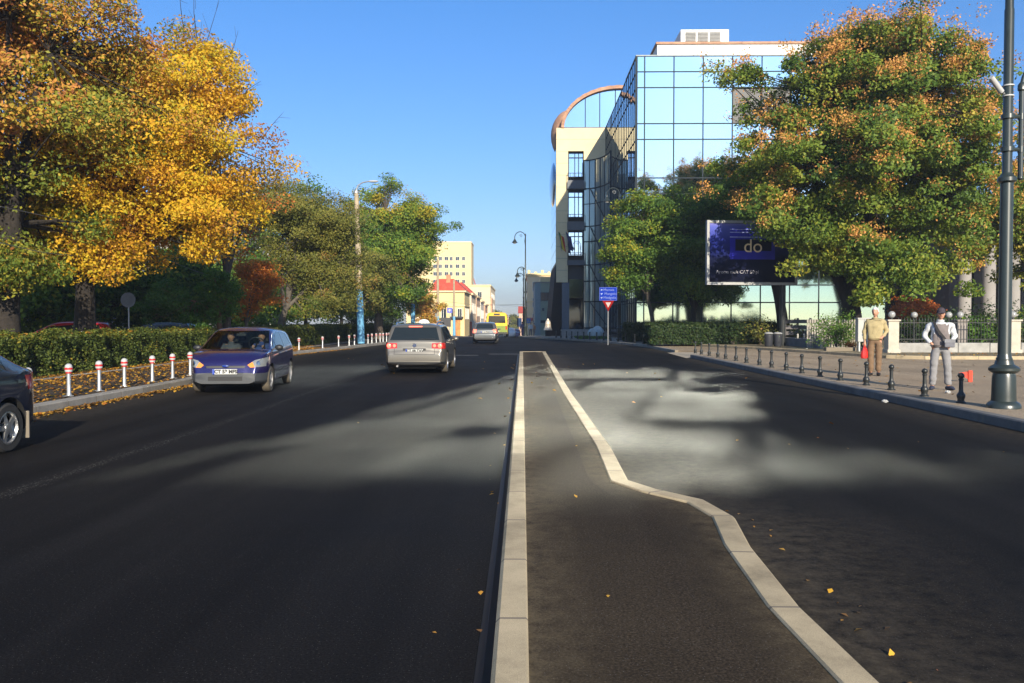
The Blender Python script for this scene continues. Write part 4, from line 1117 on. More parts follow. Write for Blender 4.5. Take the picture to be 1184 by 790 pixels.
def shrub(name, label, loc, r, h, n, leafk, seed, lsize=.06, group=None, cat='shrub', stems=7, tone=.5):
    rs = np.random.RandomState(seed); root = thing(name, label, cat, loc, 0, group)
    mb = MB(); tips = []
    for i in range(stems):
        a = rs.uniform(0, 6.28); e = np.array([math.cos(a)*r*.6, math.sin(a)*r*.6, h*rs.uniform(.5, .85)])
        mb.tube([(0, 0, -.05), tuple(e*np.array([.35, .35, .5])), tuple(e)], [.03, .02, .008], 5); tips.append(e)
    mb.build('stems', m_bark, root)
    d = rs.normal(size=(n, 3)); d /= np.linalg.norm(d, axis=1)[:, None]; u = rs.rand(n)**.4
    lob = 1+.22*np.sin(d[:, 0]*6+seed)+.2*np.sin(d[:, 1]*7+seed*2)+.15*np.sin(d[:, 2]*9+seed)
    p = d*np.array([r, r, h*.5])*(u*lob)[:, None]+np.array([0, 0, h*.52]); p[:, 2] = np.maximum(p[:, 2], .03)
    nr = d*.6+rs.normal(size=(n, 3))*.6+np.array([0, 0, .5])
    link('foliage', leaf_mesh('foliage', p, nr, lsize*rs.uniform(.6, 1.3, size=n), tone+rs.normal(size=n)*.22, LF[leafk], npr=rs), root)
    return root

# ---------------------------------------------------------------- left side
GT = 'trees along the left pavement'
P = lambda px, Y: ray(px, 371).x/ray(px, 371).y*Y
# big rusty green tree at the frame's edge
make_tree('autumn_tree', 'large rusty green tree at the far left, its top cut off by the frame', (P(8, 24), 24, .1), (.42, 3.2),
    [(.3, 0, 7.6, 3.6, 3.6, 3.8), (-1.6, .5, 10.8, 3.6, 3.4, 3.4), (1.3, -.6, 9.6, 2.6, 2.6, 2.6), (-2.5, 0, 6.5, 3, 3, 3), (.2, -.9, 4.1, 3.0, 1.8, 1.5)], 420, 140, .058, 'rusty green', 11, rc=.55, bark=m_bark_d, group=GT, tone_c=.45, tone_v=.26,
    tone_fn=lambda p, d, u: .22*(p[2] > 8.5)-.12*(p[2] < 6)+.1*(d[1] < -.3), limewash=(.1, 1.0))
# golden tree
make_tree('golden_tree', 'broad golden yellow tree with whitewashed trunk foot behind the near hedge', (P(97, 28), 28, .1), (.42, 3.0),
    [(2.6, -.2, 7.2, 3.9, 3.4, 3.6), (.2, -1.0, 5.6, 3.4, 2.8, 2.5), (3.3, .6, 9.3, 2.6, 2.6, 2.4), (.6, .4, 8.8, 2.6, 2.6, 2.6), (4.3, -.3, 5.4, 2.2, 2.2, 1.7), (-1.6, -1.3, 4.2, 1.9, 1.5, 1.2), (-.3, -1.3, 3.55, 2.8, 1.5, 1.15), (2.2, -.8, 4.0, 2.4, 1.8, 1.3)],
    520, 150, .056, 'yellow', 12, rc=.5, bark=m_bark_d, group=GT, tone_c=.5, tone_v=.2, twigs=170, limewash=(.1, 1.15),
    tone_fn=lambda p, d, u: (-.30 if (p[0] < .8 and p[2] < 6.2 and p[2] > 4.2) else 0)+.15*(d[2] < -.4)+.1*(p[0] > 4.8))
# reddish brown thinner one to the right of it, mostly bare twigs
make_tree('thinning_tree', 'reddish brown half bare tree just right of the golden tree', (P(262, 36), 36, .1), (.2, 3.5),
    [(.2, 0, 6.6, 1.9, 1.9, 2.2), (.9, 0, 7.6, 1.3, 1.3, 1.3), (-.6, 0, 5.6, 1.6, 1.4, 1.4)], 90, 48, .06, 'orange', 13, rc=.5, bark=m_bark, group=GT, tone_c=.55, tone_v=.25, twigs=60)
# low dense green tree behind the hedge
make_tree('evergreen_tree', 'low bright green bushy evergreen overhanging the hedge with a thin brown trunk', (P(254, 35), 35, .1), (.15, 1.9),
    [(-.9, -.3, 2.15, 1.5, 1.0, .75), (-.1, -.3, 2.6, 1.0, .9, .9), (-1.7, 0, 2.7, 1.0, .9, .6), (.3, -.2, 3.3, .7, .7, .9)], 90, 110, .045, 'fresh green', 14, rc=.22, group=GT, bark=mat('reddish bark', (.16, .08, .045), .9, var=.3, scale=8), tone_c=.4)
make_tree('orange_tree', 'small orange leaved young tree beside the second hedge', (P(285, 40), 40, .1), (.09, 1.7),
    [(.5, 0, 2.9, 1.35, 1.1, .95), (-.4, 0, 2.4, .9, .8, .5), (1.1, 0, 3.7, .8, .8, .9), (1.9, .1, 2.3, .6, .6, .5)], 95, 60, .05, 'orange', 15, rc=.3, group=GT, bark=m_bark_g, tone_c=.5, tone_v=.2)
make_tree('olive_tree', 'olive green tree with a pale bare leaning trunk left of the tall lamp pole', (P(322, 45), 45, .1), (.24, 2.6),
    [(1.7, 0, 6.0, 2.5, 2.2, 3.6), (2.6, .4, 3.8, 2.4, 1.8, 1.7), (.6, 0, 7.4, 1.9, 1.7, 2.2), (3.2, 0, 6.2, 1.5, 1.5, 1.8)], 380, 100, .055, 'olive', 16, bw=3, rc=.45, group=GT, bark=m_bark_g, lean=(.55, 0), tone_c=.5, tone_v=.2, twigs=25, nl=9)
make_tree('leafy_tree', 'wide green tree with yellowing top right of the tall lamp pole', (P(438, 66), 66, .1), (.4, 3.),
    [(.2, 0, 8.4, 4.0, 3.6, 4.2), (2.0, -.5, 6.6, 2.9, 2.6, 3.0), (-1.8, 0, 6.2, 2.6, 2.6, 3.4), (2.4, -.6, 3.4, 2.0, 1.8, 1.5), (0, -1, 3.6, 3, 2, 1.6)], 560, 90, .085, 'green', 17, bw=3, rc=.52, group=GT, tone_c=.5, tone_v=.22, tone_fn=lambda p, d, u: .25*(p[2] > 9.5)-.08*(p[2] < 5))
make_tree('leafy_tree', 'grey green tree with rusty patches directly behind the tall lamp pole', (P(415, 58), 58, .1), (.25, 2.2),
    [(.6, 0, 4.6, 2.2, 1.8, 2.4), (-.6, 0, 5.8, 1.7, 1.6, 2.0)], 170, 60, .075, 'olive', 18, rc=.42, group=GT, tone_c=.35, tone_v=.3)
make_tree('rusty_bush', 'small rust coloured leafy tree at the far end of the left tree row', (P(492, 82), 82, .1), (.12, 1.2),
    [(0, 0, 2.4, 1.5, 1.4, 1.6), (-.6, 0, 4.0, 1.2, 1.2, 1.2)], 90, 45, .09, 'rusty green', 19, rc=.4, group=GT, tone_c=.65, tone_v=.25)
GB = 'background trees behind the left row'
BT = [(330, 66, 8.3, 14.2, 4.9, 21, 'green', 'green tree showing its top above the leaning trunk'), (372, 78, 10., 16.2, 5.4, 22, 'green', 'dark blue green tree top left of the lamp head'),
      (285, 56, 4.5, 6.2, 4.2, 23, 'green', 'dark tree filling the gap behind the orange young tree'), (215, 46, 3.6, 5.2, 4.2, 24, 'green', 'dark tree behind the evergreen and the golden crown'),
      (140, 42, 3.4, 5.6, 4.4, 25, 'green', 'dark tree in the shade behind the golden trunk'), (45, 38, 3.2, 5.4, 4.6, 26, 'green', 'dark tree in the shade behind the two leftmost trunks'),
      (410, 96, 6, 9.0, 4.4, 27, 'deep green', 'dark tree far behind the lamp pole'), (455, 100, 4.4, 7.6, 4.2, 28, 'deep green', 'dark tree behind the green crown near the apartment block')]
for (px, Y, hz, zt_, rx, sd_, lk_, lab) in BT:
    make_tree('background_tree', lab, (P(px, Y)-1.5, Y, .0), (.26, 2.2), [(0, 0, hz, rx, rx*.8, zt_-hz), (.6, -1, 3.2, rx*1.05, rx*.6, 2.4), (-1.5, 0, 3.6, rx*.8, rx*.6, 2.4)], 190, 40, .12, lk_, sd_, rc=.65, bark=m_bark_d, group=GB, tone_c=.4, tone_v=.22, limbs=.4)
r_ = np.random.RandomState(4)
GH = 'clipped hedges behind the left pavement'
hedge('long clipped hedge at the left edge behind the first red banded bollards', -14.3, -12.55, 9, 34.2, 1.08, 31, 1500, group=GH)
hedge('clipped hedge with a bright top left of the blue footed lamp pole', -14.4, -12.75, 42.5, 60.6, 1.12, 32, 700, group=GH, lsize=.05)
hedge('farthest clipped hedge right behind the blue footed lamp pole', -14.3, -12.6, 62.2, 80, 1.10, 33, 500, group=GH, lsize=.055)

# fallen leaves: on the leafy strip, in the gutter, a few on the road and island
pos = []; rs = np.random.RandomState(40)
def scatter(n, f):
    for _ in range(n): pos.append(f())
def strip():
    y = 11+34*rs.rand()**1.3; xl = poly_x(LK, y); return (rs.uniform(-11.8, xl-.25) if rs.rand() < .75 else -11.8+abs(rs.normal())*.5, y, .141+rs.rand()*.012)
scatter(7800, strip)
def under():
    y = 10+38*rs.rand()**1.2; return (-11.95-abs(rs.normal())*.35, y, .15+rs.rand()*.02)
scatter(3600, under)
def gut():
    y = 11+36*rs.rand()**1.2; return (poly_x(LK, y)+.04+abs(rs.normal())*.18, y, .006+rs.rand()*.015)
scatter(2600, gut)
scatter(26, lambda: (rs.uniform(-8, -.3), 6+40*rs.rand(), .007))
scatter(26, lambda: (-.2-abs(rs.normal())*.1, 4+28*rs.rand(), .007))
scatter(9, lambda: (rs.uniform(.2, 1.0), 4+22*rs.rand(), .141))
def outer():
    k = rs.randint(3, len(pout)-1); t = rs.rand(); a, b = pout[k], pout[k+1]
    return (a[0]+(b[0]-a[0])*t+.22+abs(rs.normal())*.15, a[1]+(b[1]-a[1])*t, .007)
scatter(26, outer)
scatter(20, lambda: (rs.uniform(1.5, 7), 7+26*rs.rand(), .007))
scatter(150, lambda: (rs.uniform(7.6, 16), 12+22*rs.rand(), .148))
scatter(260, lambda: (rs.uniform(14.5, 24), 31.6+3*rs.rand(), .268))
pos = np.array(pos); n = len(pos)
tag(link('fallen_leaves', leaf_mesh('fallen_leaves', pos, np.array([0, 0, 1.])+rs.normal(size=(n, 3))*.28, np.where(pos[:, 1] < 12, .020, .042)*rs.uniform(.6, 1.3, size=n), rs.rand(n), LF['fallen'], aspect=.7, npr=rs)), kind='stuff')
# leaves caught on the hedge top
y = 9+25*rs.rand(420); pos = np.stack([rs.uniform(-14.2, -12.6, 420), y, 1.22+.05*rs.rand(420)], 1)
tag(link('fallen_leaves', leaf_mesh('fallen_leaves', pos, np.array([0, 0, 1.])+rs.normal(size=(420, 3))*.4, .05*rs.uniform(.6, 1.3, size=420), rs.rand(420), LF['fallen'], aspect=.7, npr=rs)), kind='stuff')

# ---------------------------------------------------------------- right side
GR_ = 'trees in front of the office building'
make_tree('tree_of_heaven', 'huge rounded green tree covered in orange seed clusters with a thick dark trunk', (P(984, 42), 42, .25), (.62, 2.6),
    [(.7, 0, 9.8, 5.9, 5.2, 5.8), (-2.4, -1, 7.0, 3.2, 3.2, 3.8), (4.0, -.5, 8.6, 3.4, 3.4, 4.0), (2.6, 0, 12.8, 3.6, 3.2, 3.0), (-1.8, .5, 12.2, 3.2, 3.0, 2.9), (.4, 0, 14.4, 2.4, 2.2, 2.1), (-2.6, -1.2, 4.2, 1.9, 1.9, 1.8), (1.4, -2, 4.6, 3.4, 2.0, 1.9)],
    820, 120, .088, 'ailanthus', 51, bw=3.5, rc=.48, bark=m_bark_d, group=GR_, tone_c=.42, tone_v=.22, seeds=(1500, .062, 'samara'), nl=14, shell=.34, droop=.25, fork=.4)
make_tree('dark_tree', 'tree with a dark leaning trunk behind the billboard', (P(906, 47), 47, .25), (.36, 4.2),
    [(-.9, 0, 6.8, 2.0, 2.0, 2.4), (-.2, 0, 8.6, 2.0, 2.0, 2.2), (-1.3, 0, 9.2, 1.6, 1.6, 1.6)], 150, 60, .10, 'ailanthus', 52, rc=.5, bark=m_bark_d, group=GR_, tone_c=.3, tone_v=.22, lean=(-.6, 0), seeds=(60, .055, 'samara'))
make_tree('slender_tree', 'slender tree with a yellow green sunlit side beside the blue direction sign', (P(757, 52), 52, .15), (.16, 3.2),
    [(-.9, 0, 6.6, 2.2, 2.0, 2.9), (-1.5, -.5, 5.0, 1.5, 1.5, 1.8), (.8, 0, 7.8, 1.8, 1.8, 2.0)], 300, 75, .075, 'green', 53, rc=.40, bark=m_bark_g, group=GR_, tone_c=.34, tone_v=.2, lean=(-.5, 0), bw=3, tone_fn=lambda p, d, u: .25*(d[0] < -.3)+.2*(p[2] > 8.6)-.1*(p[0] > .8))  # sunlit left side put into yellower leaf tones
make_tree('dark_tree', 'dense dark green tree left of the billboard with a trunk in deep shade', (P(802, 52), 52, .15), (.22, 2.6),
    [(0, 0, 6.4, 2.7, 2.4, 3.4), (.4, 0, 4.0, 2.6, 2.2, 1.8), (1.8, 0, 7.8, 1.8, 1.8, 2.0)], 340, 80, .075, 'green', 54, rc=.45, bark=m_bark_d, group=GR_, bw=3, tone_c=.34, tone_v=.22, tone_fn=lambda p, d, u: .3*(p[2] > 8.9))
make_tree('autumn_tree', 'orange and green tree cut off by the right edge behind the street lamp', (P(1196, 46), 46, .25), (.4, 3.), 
    [(0, 0, 7.2, 4.0, 3.4, 3.4), (-2.6, -.4, 7.6, 2.4, 2.2, 2.2), (1.5, 0, 9, 2.5, 2.5, 2.5)], 230, 75, .10, 'ailanthus', 55, rc=.5, group=GR_, tone_c=.6, tone_v=.22, seeds=(420, .062, 'samara'), droop=.25)
make_tree('autumn_tree', 'yellow and ochre tree far behind the men on the pavement', (P(1082, 78), 78, .25), (.3, 2.), 
    [(0, 0, 4.4, 3.2, 2.8, 2.6), (1.2, 0, 6.2, 1.8, 1.8, 1.8), (-2, 0, 3.2, 2, 2, 1.6)], 170, 50, .12, 'yellow', 56, rc=.5, group='trees behind the plaza', tone_c=.35, tone_v=.3)
make_tree('pine_tree', 'dark grey green pine behind the huge seed covered tree', (P(1058, 70), 70, .25), (.25, 2.), 
    [(0, 0, 3.6, 2.3, 2, 1.8), (0, 0, 6.0, 1.6, 1.5, 1.8), (.2, 0, 7.8, .9, .9, 1.4)], 170, 60, .085, 'deep green', 57, rc=.42, group='trees behind the plaza', tone_c=.6, tone_v=.2)
make_tree('rusty_bush', 'brown leaved small tree behind the white pillar beside the older man', (P(1052, 60), 60, .25), (.14, 1.2), 
    [(0, 0, 2.0, 1.7, 1.4, 1.1)], 70, 50, .09, 'orange', 58, rc=.35, group='trees behind the plaza', tone_c=.85, tone_v=.2)
# dark planting in front of the glass building
hedge('dark untrimmed hedge below the billboard', P(862, 48)-5.6, P(862, 48)+2.2, 47.2, 49.4, 1.15, 61, 420, 'deep green', base=.25, name='dark_hedge', lsize=.08)
hedge('dark low hedge below the direction sign', P(745, 56)-1.2, P(745, 56)+4.4, 56.2, 58, 1.2, 62, 380, 'deep green', base=.2, name='dark_hedge', lsize=.08)
for i, (px, Y, r, h, k, lab) in enumerate([(880, 46.6, 1.0, 1.5, 'olive', 'straggly olive shrub beside the dark leaning trunk'), (918, 46, .8, 1.3, 'olive', 'olive yellow shrub left of the green shrub, behind the low wall'), (848, 47, 1.0, 1.2, 'deep green', 'dark rounded shrub under the billboard')]):
    shrub('garden_shrub', lab, (P(px, Y), Y, .25), r, h, 900, k, 70+i, .07, 'shrubs behind the bins')
shrub('garden_shrub', 'bright green leafy shrub sunlit beside the electrical cabinet', (P(968, 38.6), 38.6, .26), 1.05, 1.65, 2600, 'fresh green', 75, .055, 'shrubs by the picket fence', tone=.55)
shrub('garden_shrub', 'small rust red plant at the foot of the cabinet', (P(984, 37.6), 37.6, .26), .35, .45, 260, 'orange', 76, .045, 'shrubs by the picket fence')
for i, (px, Y, r, h, k, lab) in enumerate([(1062, 38.5, 1.2, 1.7, 'deep green', 'dark shrub behind the railing left of the capped man'), (1122, 38, 1.2, 1.5, 'fresh green', 'green shrub behind the railing right of the capped man'), (1150, 39, 1.3, 2.2, 'deep green', 'tall dark shrub behind the railing beside the street lamp'), (1184, 38, 1.2, 1.9, 'green', 'green shrub behind the railing at the right edge'), (1098, 39.5, 1.2, 1.9, 'deep green', 'dark shrub behind the railing right behind the capped man')]):
    shrub('garden_shrub', lab, (P(px, Y), Y, .26), r, h, 1500, k, 80+i, .08, 'shrubs behind the railing')
# ================================================================ STREET FURNITURE
m_steel = mat('galvanised steel', (.42, .43, .43), .4, metal=.6, var=.12, scale=6)
m_wht = mat('white band', (.42, .42, .41), .5, var=.03)
m_redb = mat('red band', (.5, .02, .02), .5, var=.05)
m_iron = mat('black iron', (.018, .02, .019), .4, var=.2, scale=9)
m_irong = mat('dark green iron', (.022, .03, .027), .32, var=.15, scale=5, spec=.7)
m_conc = mat('old concrete pole', (.36, .29, .19), .9, var=.25, scale=4, bump=.3, bscale=30)
m_bluep = mat('pale blue paint', (.13, .36, .56), .6, var=.12, scale=3)

# ---- steel bollards with red and white heads
def steel_bollard(loc, label):
    t = thing('steel_bollard', label, 'bollard', loc, rng.uniform(0, 6), 'steel bollards along the leafy pavement')
    q = MB(); q.lathe([(.075, 0), (.075, .012), (.045, .016), (.043, .05), (.038, .06), (.038, .47)], n=16); q.build('post', m_steel, t, smooth=True)
    q = MB(); q.box(-.09, .09, -.09, .09, -.01, .008); q.build('base_plate', m_steel, t)
    q = MB(); q.lathe([(.038, .466), (.066, .472), (.07, .50), (.07, .56), (.06, .60), (.03, .625), (.004, .63)], n=16); h = q.build('head', m_wht, t, smooth=True)
    q = MB(); q.lathe([(.0715, .512), (.0725, .52), (.0725, .545), (.0715, .553)], n=16); q.f = q.f[:-2]; q.mi = q.mi[:-2]; q.build('red_band', m_redb, h, smooth=True)
    q = MB(); q.lathe([(.052, .44), (.054, .445), (.054, .462), (.05, .468)], n=16); q.build('collar', m_redb, t, smooth=True)
    return t
NEARL = [(53, 466), (93, 458), (128, 452), (158, 447), (186, 441.5), (209, 437.5), (229, 434)]
src = None
for i, (px, py) in enumerate(NEARL):
    p = at(px, py, .14); p.x = -8.78-.02*i
    lab = 'steel bollard with red banded head, %s from the dark saloon in the near row' % ORD[i]
    if src is None: src = steel_bollard(p, lab)
    else: dup(src, p, rng.uniform(0, 6), lab)
for i, px in enumerate((345.7, 373, 391.5, 403.7, 409.8, 425.5, 430, 435, 439.5, 443, 447, 450)):
    dx = ray(px, 400); k = dx.x/dx.y
    # where the sight line meets the kerb line, 25 cm behind its face
    Y = 30.
    for _ in range(40): Y = .5*Y+.5*((poly_x(LK, Y)-.42)/k)
    lab = ('steel bollard with red banded head, %s between the violet hatchback and blue footed pole' % ORD[i]) if i < 5 else ('small steel bollard, %s past the blue footed pole along the kerb' % ORD[i-5])
    dup(src, (k*Y, Y, .14), rng.uniform(0, 6), lab)

# ---- black cast iron bollards on the right
def iron_bollard(loc, label):
    t = thing('iron_bollard', label, 'bollard', loc, 0, 'black bollards along the right pavement')
    q = MB(); q.lathe([(.085, 0), (.085, .02), (.06, .035), (.055, .07), (.07, .11), (.072, .15), (.05, .185), (.04, .2), (.036, .25), (.034, .40), (.044, .41), (.044, .425), (.034, .435), (.036, .45)], n=18); q.build('post', m_iron, t, smooth=True)
    q = MB(); q.lathe([(.034, .448), (.05, .462), (.056, .485), (.05, .51), (.035, .528), (.012, .54)], n=16); q.build('knob', m_iron, t, smooth=True)
    return t
RB = [(1111, 467.3), (1068.8, 457.6), (1030.5, 450.6), (1001.6, 445.4), (971.5, 439.8), (948, 435.5), (927, 431), (909, 428), (892, 425), (878, 422.2), (863, 419.5), (851, 417.3), (839, 415.2), (830, 413.6), (820, 411.8), (811, 410.2), (804, 408.8)]
src = None
for i, (px, py) in enumerate(RB):
    dx = ray(px, py); Y = 7.76/(dx.x/dx.y)
    p = (7.76, Y, .142); lab = 'black iron bollard, %s counting away from the street lamp' % ORD[i]
    if src is None: src = iron_bollard(p, lab)
    else: dup(src, p, rng.uniform(0, 6), lab)
FB = [754, 744, 734, 723.6, 714.5, 706, 698, 690, 682, 675, 668, 661, 655, 648.6, 643]
for i, px in enumerate(FB):
    dx = ray(px, 390); k = dx.x/dx.y
    Y = min((y_*.05 for y_ in range(1000, 1620)), key=lambda y_: abs(poly_x(RK2, y_)+.4-k*y_))
    dup(src, (k*Y, Y, zg(Y)+.142), 0, 'small black bollard on the far curved kerb, %s counting towards the bell' % ORD[i], 1.12)

# ---- ornate lamp posts
def lamp_head(par, M_, s=1.):
    q = MB(); q.lathe([(.03, 0), (.05, -.05), (.05, -.16), (.10, -.2), (.15, -.32), (.26, -.46), (.29, -.5), (.27, -.51)], n=18)
    h = q.build('lamp_shade', m_irong, par, smooth=True); h.data.transform(M_)
    q = MB(); q.ball((0, 0, -.53), .17, .17, .09, 14, 8); g = q.build('lamp_glass', mat('lamp glass', (.6, .6, .58), .2, var=0), h, smooth=True); g.data.transform(M_)
def curl(par, z, reach, side, name='bracket'):
    q = MB(); pts = []
    for i in range(17):
        a = math.pi*(1-i/16.)*1.0
        pts.append((side*(reach/2+reach/2*math.cos(a)), 0, z+reach*.55*math.sin(a)))
    pts = [(0, 0, z-.8)]+[(side*.06, 0, z-.3)]+pts[1:]
    q.tube(pts, [.045]*3+[.04]*(len(pts)-3), 8)
    sp = [(side*(reach*.42+.16*math.cos(a*.55)*(1-a/16)), 0, z+.18+.16*math.sin(a*.55)*(1-a/16)) for a in range(15)]
    q.tube(sp, .022, 6)
    q.build(name, m_irong, par, smooth=True)
    lamp_head(par, Matrix.Translation((side*reach, 0, z+.02)))
def far_lamp(label, loc, H, sides, rz=0, s=1):
    t = thing('street_lamp', label, 'street lamp', loc, rz, 'ornate street lamps')
    q = MB(); q.lathe([(.24, 0), (.24, .1), (.17, .16), (.15, .8), (.19, .86), (.19, .92), (.13, 1.0), (.115, 2.6), (.15, 2.65), (.15, 2.72), (.09, 2.8), (.08, H*.55), (.1, H*.555), (.1, H*.57), (.065, H*.58), (.05, H-.2), (.08, H-.15), (.03, H)], n=14); q.build('pole', m_irong, t, smooth=True)
    for (side, z, reach) in sides: curl(t, z, reach, side)
    return t
Yl = 81.; zl = zg(Yl)+.14
far_lamp('tall ornate lamp post with two curled arms standing at the far kerb of the street', (P(607.5, Yl), Yl, zl), 10.0-zl*0, [(-1, atY(600, 275, Yl).z-zl, 1.05), (-1, atY(600, 314, Yl).z-zl, .78)])
Yl = 104.
far_lamp('smaller distant ornate lamp post half hidden behind the tall one', (P(605.3, Yl), Yl, zg(Yl)+.14), 8.6, [(-1, 7.4, .9)])
Yl = 62.
far_lamp('ornate lamp post before the curved glass bay, partly hidden by the slender tree', (P(716, Yl), Yl, .15), atY(716, 226, Yl).z-.15, [(-1, atY(716, 231, Yl).z-.15+.35, .95)])

# near post: thick cast base, collars, bracket pipe, camera
LPX, LPY = 8.05, 13.9
t = thing('street_lamp', 'big dark green cast iron street lamp post nearest the camera, its top out of view', 'street lamp', (LPX, LPY, .142), 0, 'ornate street lamps')
q = MB(); q.lathe([(.26, -.01), (.26, .05), (.235, .09), (.19, .12), (.185, .2), (.178, .52), (.165, .58), (.2, .60), (.235, .63), (.235, .67), (.2, .70), (.15, .73), (.13, .80)], n=28); q.build('base', m_irong, t, smooth=True)
q = MB(); q.lathe([(.12, .79), (.125, .82), (.108, .86), (.1, .92), (.097, 3.75)], n=24); q.build('lower_shaft', m_irong, t, smooth=True)
q = MB(); q.lathe([(.097, 3.74), (.145, 3.77), (.145, 3.83), (.11, 3.86), (.076, 3.92), (.074, 6.6), (.065, 6.62), (.06, 9.2), (.09, 9.25), (.02, 9.5)], n=24); q.build('upper_shaft', m_irong, t, smooth=True)
for z in (4.30, 4.84):
    q = MB(); q.lathe([(.084, -.04), (.105, -.035), (.105, .035), (.084, .04)], n=20); q.tube([(.08, 0, 0), (.22, 0, 0)], .035, 8); q.lathe([(.05, -.05), (.05, .05)], (.22, 0, 0), 12)
    q.build('collar', m_irong, t, smooth=True, loc=(0, 0, z))
q = MB(); q.tube([(.22, 0, 3.85), (.22, 0, 5.3)], .04, 10); q.ball((.22, 0, 3.83), .045); q.lathe([(.035, 5.25), (.06, 5.28), (.06, 5.36), (.035, 5.4)], (.22, 0, 0), 12)
q.tube([(.22, 0, 5.3)]+[(.22+.62*(1-math.cos(a*.157)), 0, 5.3+.62*math.sin(a*.157)) for a in range(1, 21)], .032, 10); q.build('bracket', m_irong, t, smooth=True)
lamp_head(t, Matrix.Translation((1.46, 0, 5.32)))
for z in (5.35, 5.18):
    q = MB(); q.lathe([(.086, -.012), (.09, -.01), (.09, .01), (.086, .012)], n=20); q.build('clamp', m_wht, t, loc=(0, 0, z))
c_ = thing('surveillance_camera', 'small white surveillance camera clamped to the near lamp post', 'camera', (LPX-.1, LPY-.06, 5.40), R(20))
q = MB(); q.tube([(-.06, 0, -.03), (-.32, -.02, .18)], .045, 14); q.build('housing', m_wht, c_, smooth=True)
q = MB(); q.tube([(-.05, 0, -.035), (-.04, 0, -.045)], .035, 12); q.build('lens', m_ink, c_)
q = MB(); q.tube([(.08, .04, -.05), (-.05, .02, -.02), (-.14, 0, .03)], .018, 8); q.build('arm', m_steel, c_)

# ---- concrete lamp pole with blue foot and its fellows
Yp = 53.2; xp = P(417.5, Yp)
t = thing('lamp_pole', 'tall concrete lamp pole with pale blue painted foot and curved arm', 'lamp pole', (xp, Yp, .14), 0, 'blue footed concrete poles')
zb = atY(417, 335, Yp).z-.14; zt_ = atY(413, 222, Yp).z-.14; ln_ = -.27
q = MB(); q.tube([(0, 0, 0), (ln_*zb/zt_, 0, zb)], [.235, .205], 16); q.build('blue_foot', m_bluep, t, smooth=True)
q = MB(); q.tube([(ln_*zb/zt_, 0, zb), (ln_, 0, zt_)], [.203, .135], 16); q.build('shaft', m_conc, t, smooth=True)
q = MB(); q.lathe([(.14, -.12), (.17, -.1), (.17, .05), (.1, .1)], (ln_, 0, zt_), 12)
q.tube([(ln_, 0, zt_-.2), (ln_, 0, zt_+.15), (ln_+.12, 0, zt_+.42), (ln_+.42, 0, zt_+.60), (ln_+.9, -.05, zt_+.68)], .045, 8); q.build('arm', m_steel, t, smooth=True)
q = MB(); q.ball((ln_+1.1, -.05, zt_+.66), .36, .13, .075, 16, 8); q.build('lamp_head', m_wht, t, smooth=True)
for (px, ybl, ytop, Y, lab) in ((477.5, 352, 335, 72, 'blue footed pole seen just above the beige silver estate car'), (506.3, 366, 301, 96, 'concrete pole with blue foot in front of the cream block, left of the dark board'), (525, 366, 324, 112, 'thin concrete pole with blue foot right of the dark board'), (539, 372, 335, 128, 'thinnest concrete pole beside the old house corner')):
    g = zg(Y)+.14; z1, z2 = atY(px, ybl, Y).z-g, atY(px, ytop, Y).z-g
    t = thing('lamp_pole', lab, 'lamp pole', (P(px, Y), Y, g), 0, 'blue footed concrete poles')
    q = MB(); q.tube([(0, 0, 0), (0, 0, z1)], [.21, .18], 12); q.build('blue_foot', m_bluep, t, smooth=True)
    q = MB(); q.tube([(0, 0, z1), (0, 0, z2)], [.178, .12], 12); q.build('shaft', m_conc, t, smooth=True)

# ---- round sign seen from its back, behind the hedge
Y = 33.; t = thing('round_sign', 'round grey traffic sign on a thin pole behind the near hedge', 'road sign', (P(149, Y), Y, .1))
q = MB(); q.tube([(0, 0, 0), (0, 0, atY(149, 341, Y).z-.1)], .03, 8); q.build('pole', m_steel, t, smooth=True)
q = MB(); q.lathe([(.30, -.008), (.30, .008)], n=28); o = q.build('disc', mat('sign back', (.16, .165, .17), .5, metal=.3, var=.15), t); o.data.transform(Matrix.Translation((0, -.04, atY(149, 347, Y).z-.1)) @ Matrix.Rotation(R(90), 4, 'X'))

# ---- direction sign and yield sign
Y = 50.; x = P(703, Y)
t = thing('direction_sign', 'blue direction sign with white lettering above the red yield triangle', 'road sign', (x, Y, .14))
zc = atY(703, 340, Y).z-.14; wsg = (713-692.5)/956*Y; hs = (347.5-332)/956*Y
q = MB(); q.cbox(0, -.04, zc, wsg, .02, hs); pn = q.build('panel', mat('sign blue', (.006, .03, .30), .9, var=.05, spec=.05), t, bevel=.02)
q = MB()
for a in (-1, 1): q.cbox(a*(wsg/2-.02), -.053, zc, .008, .003, hs-.04); q.cbox(0, -.053, zc+a*(hs/2-.02), wsg-.055, .003, .008)
q.build('border', mat('sign lettering', (.22, .26, .42)), pn)
for i, (ar, tx, xo) in enumerate((('\u2192', 'Mamaia', -.02), ('\u2196', 'Mangalia', .08), ('\u2196', 'Medgidia', .04))):
    zz = zc+hs*(.30-.29*i)
    text('lettering', tx, .215, mat('sign lettering', (.20, .24, .36), .6, var=0), pn, Matrix.Translation((xo+.06, -.053, zz)) @ FACE_CAM, .001, bold=-.012)
    q = MB(); a = math.pi/2 if i == 0 else 2.2
    tri = [(-wsg/2+.15+.08*math.cos(b+a-math.pi/2), zz+.08*math.sin(b+a-math.pi/2)) for b in (0, 2.3, 3.98)]
    q.prismY(tri, -.056, -.051); q.build('arrow', mat('sign lettering', (.22, .26, .42)), pn)
q = MB(); q.tube([(0, 0, 0), (0, 0, zc+hs/2)], .04, 10); q.build('pole', mat('grey sign pole', (.16, .165, .17), .6), t, smooth=True)
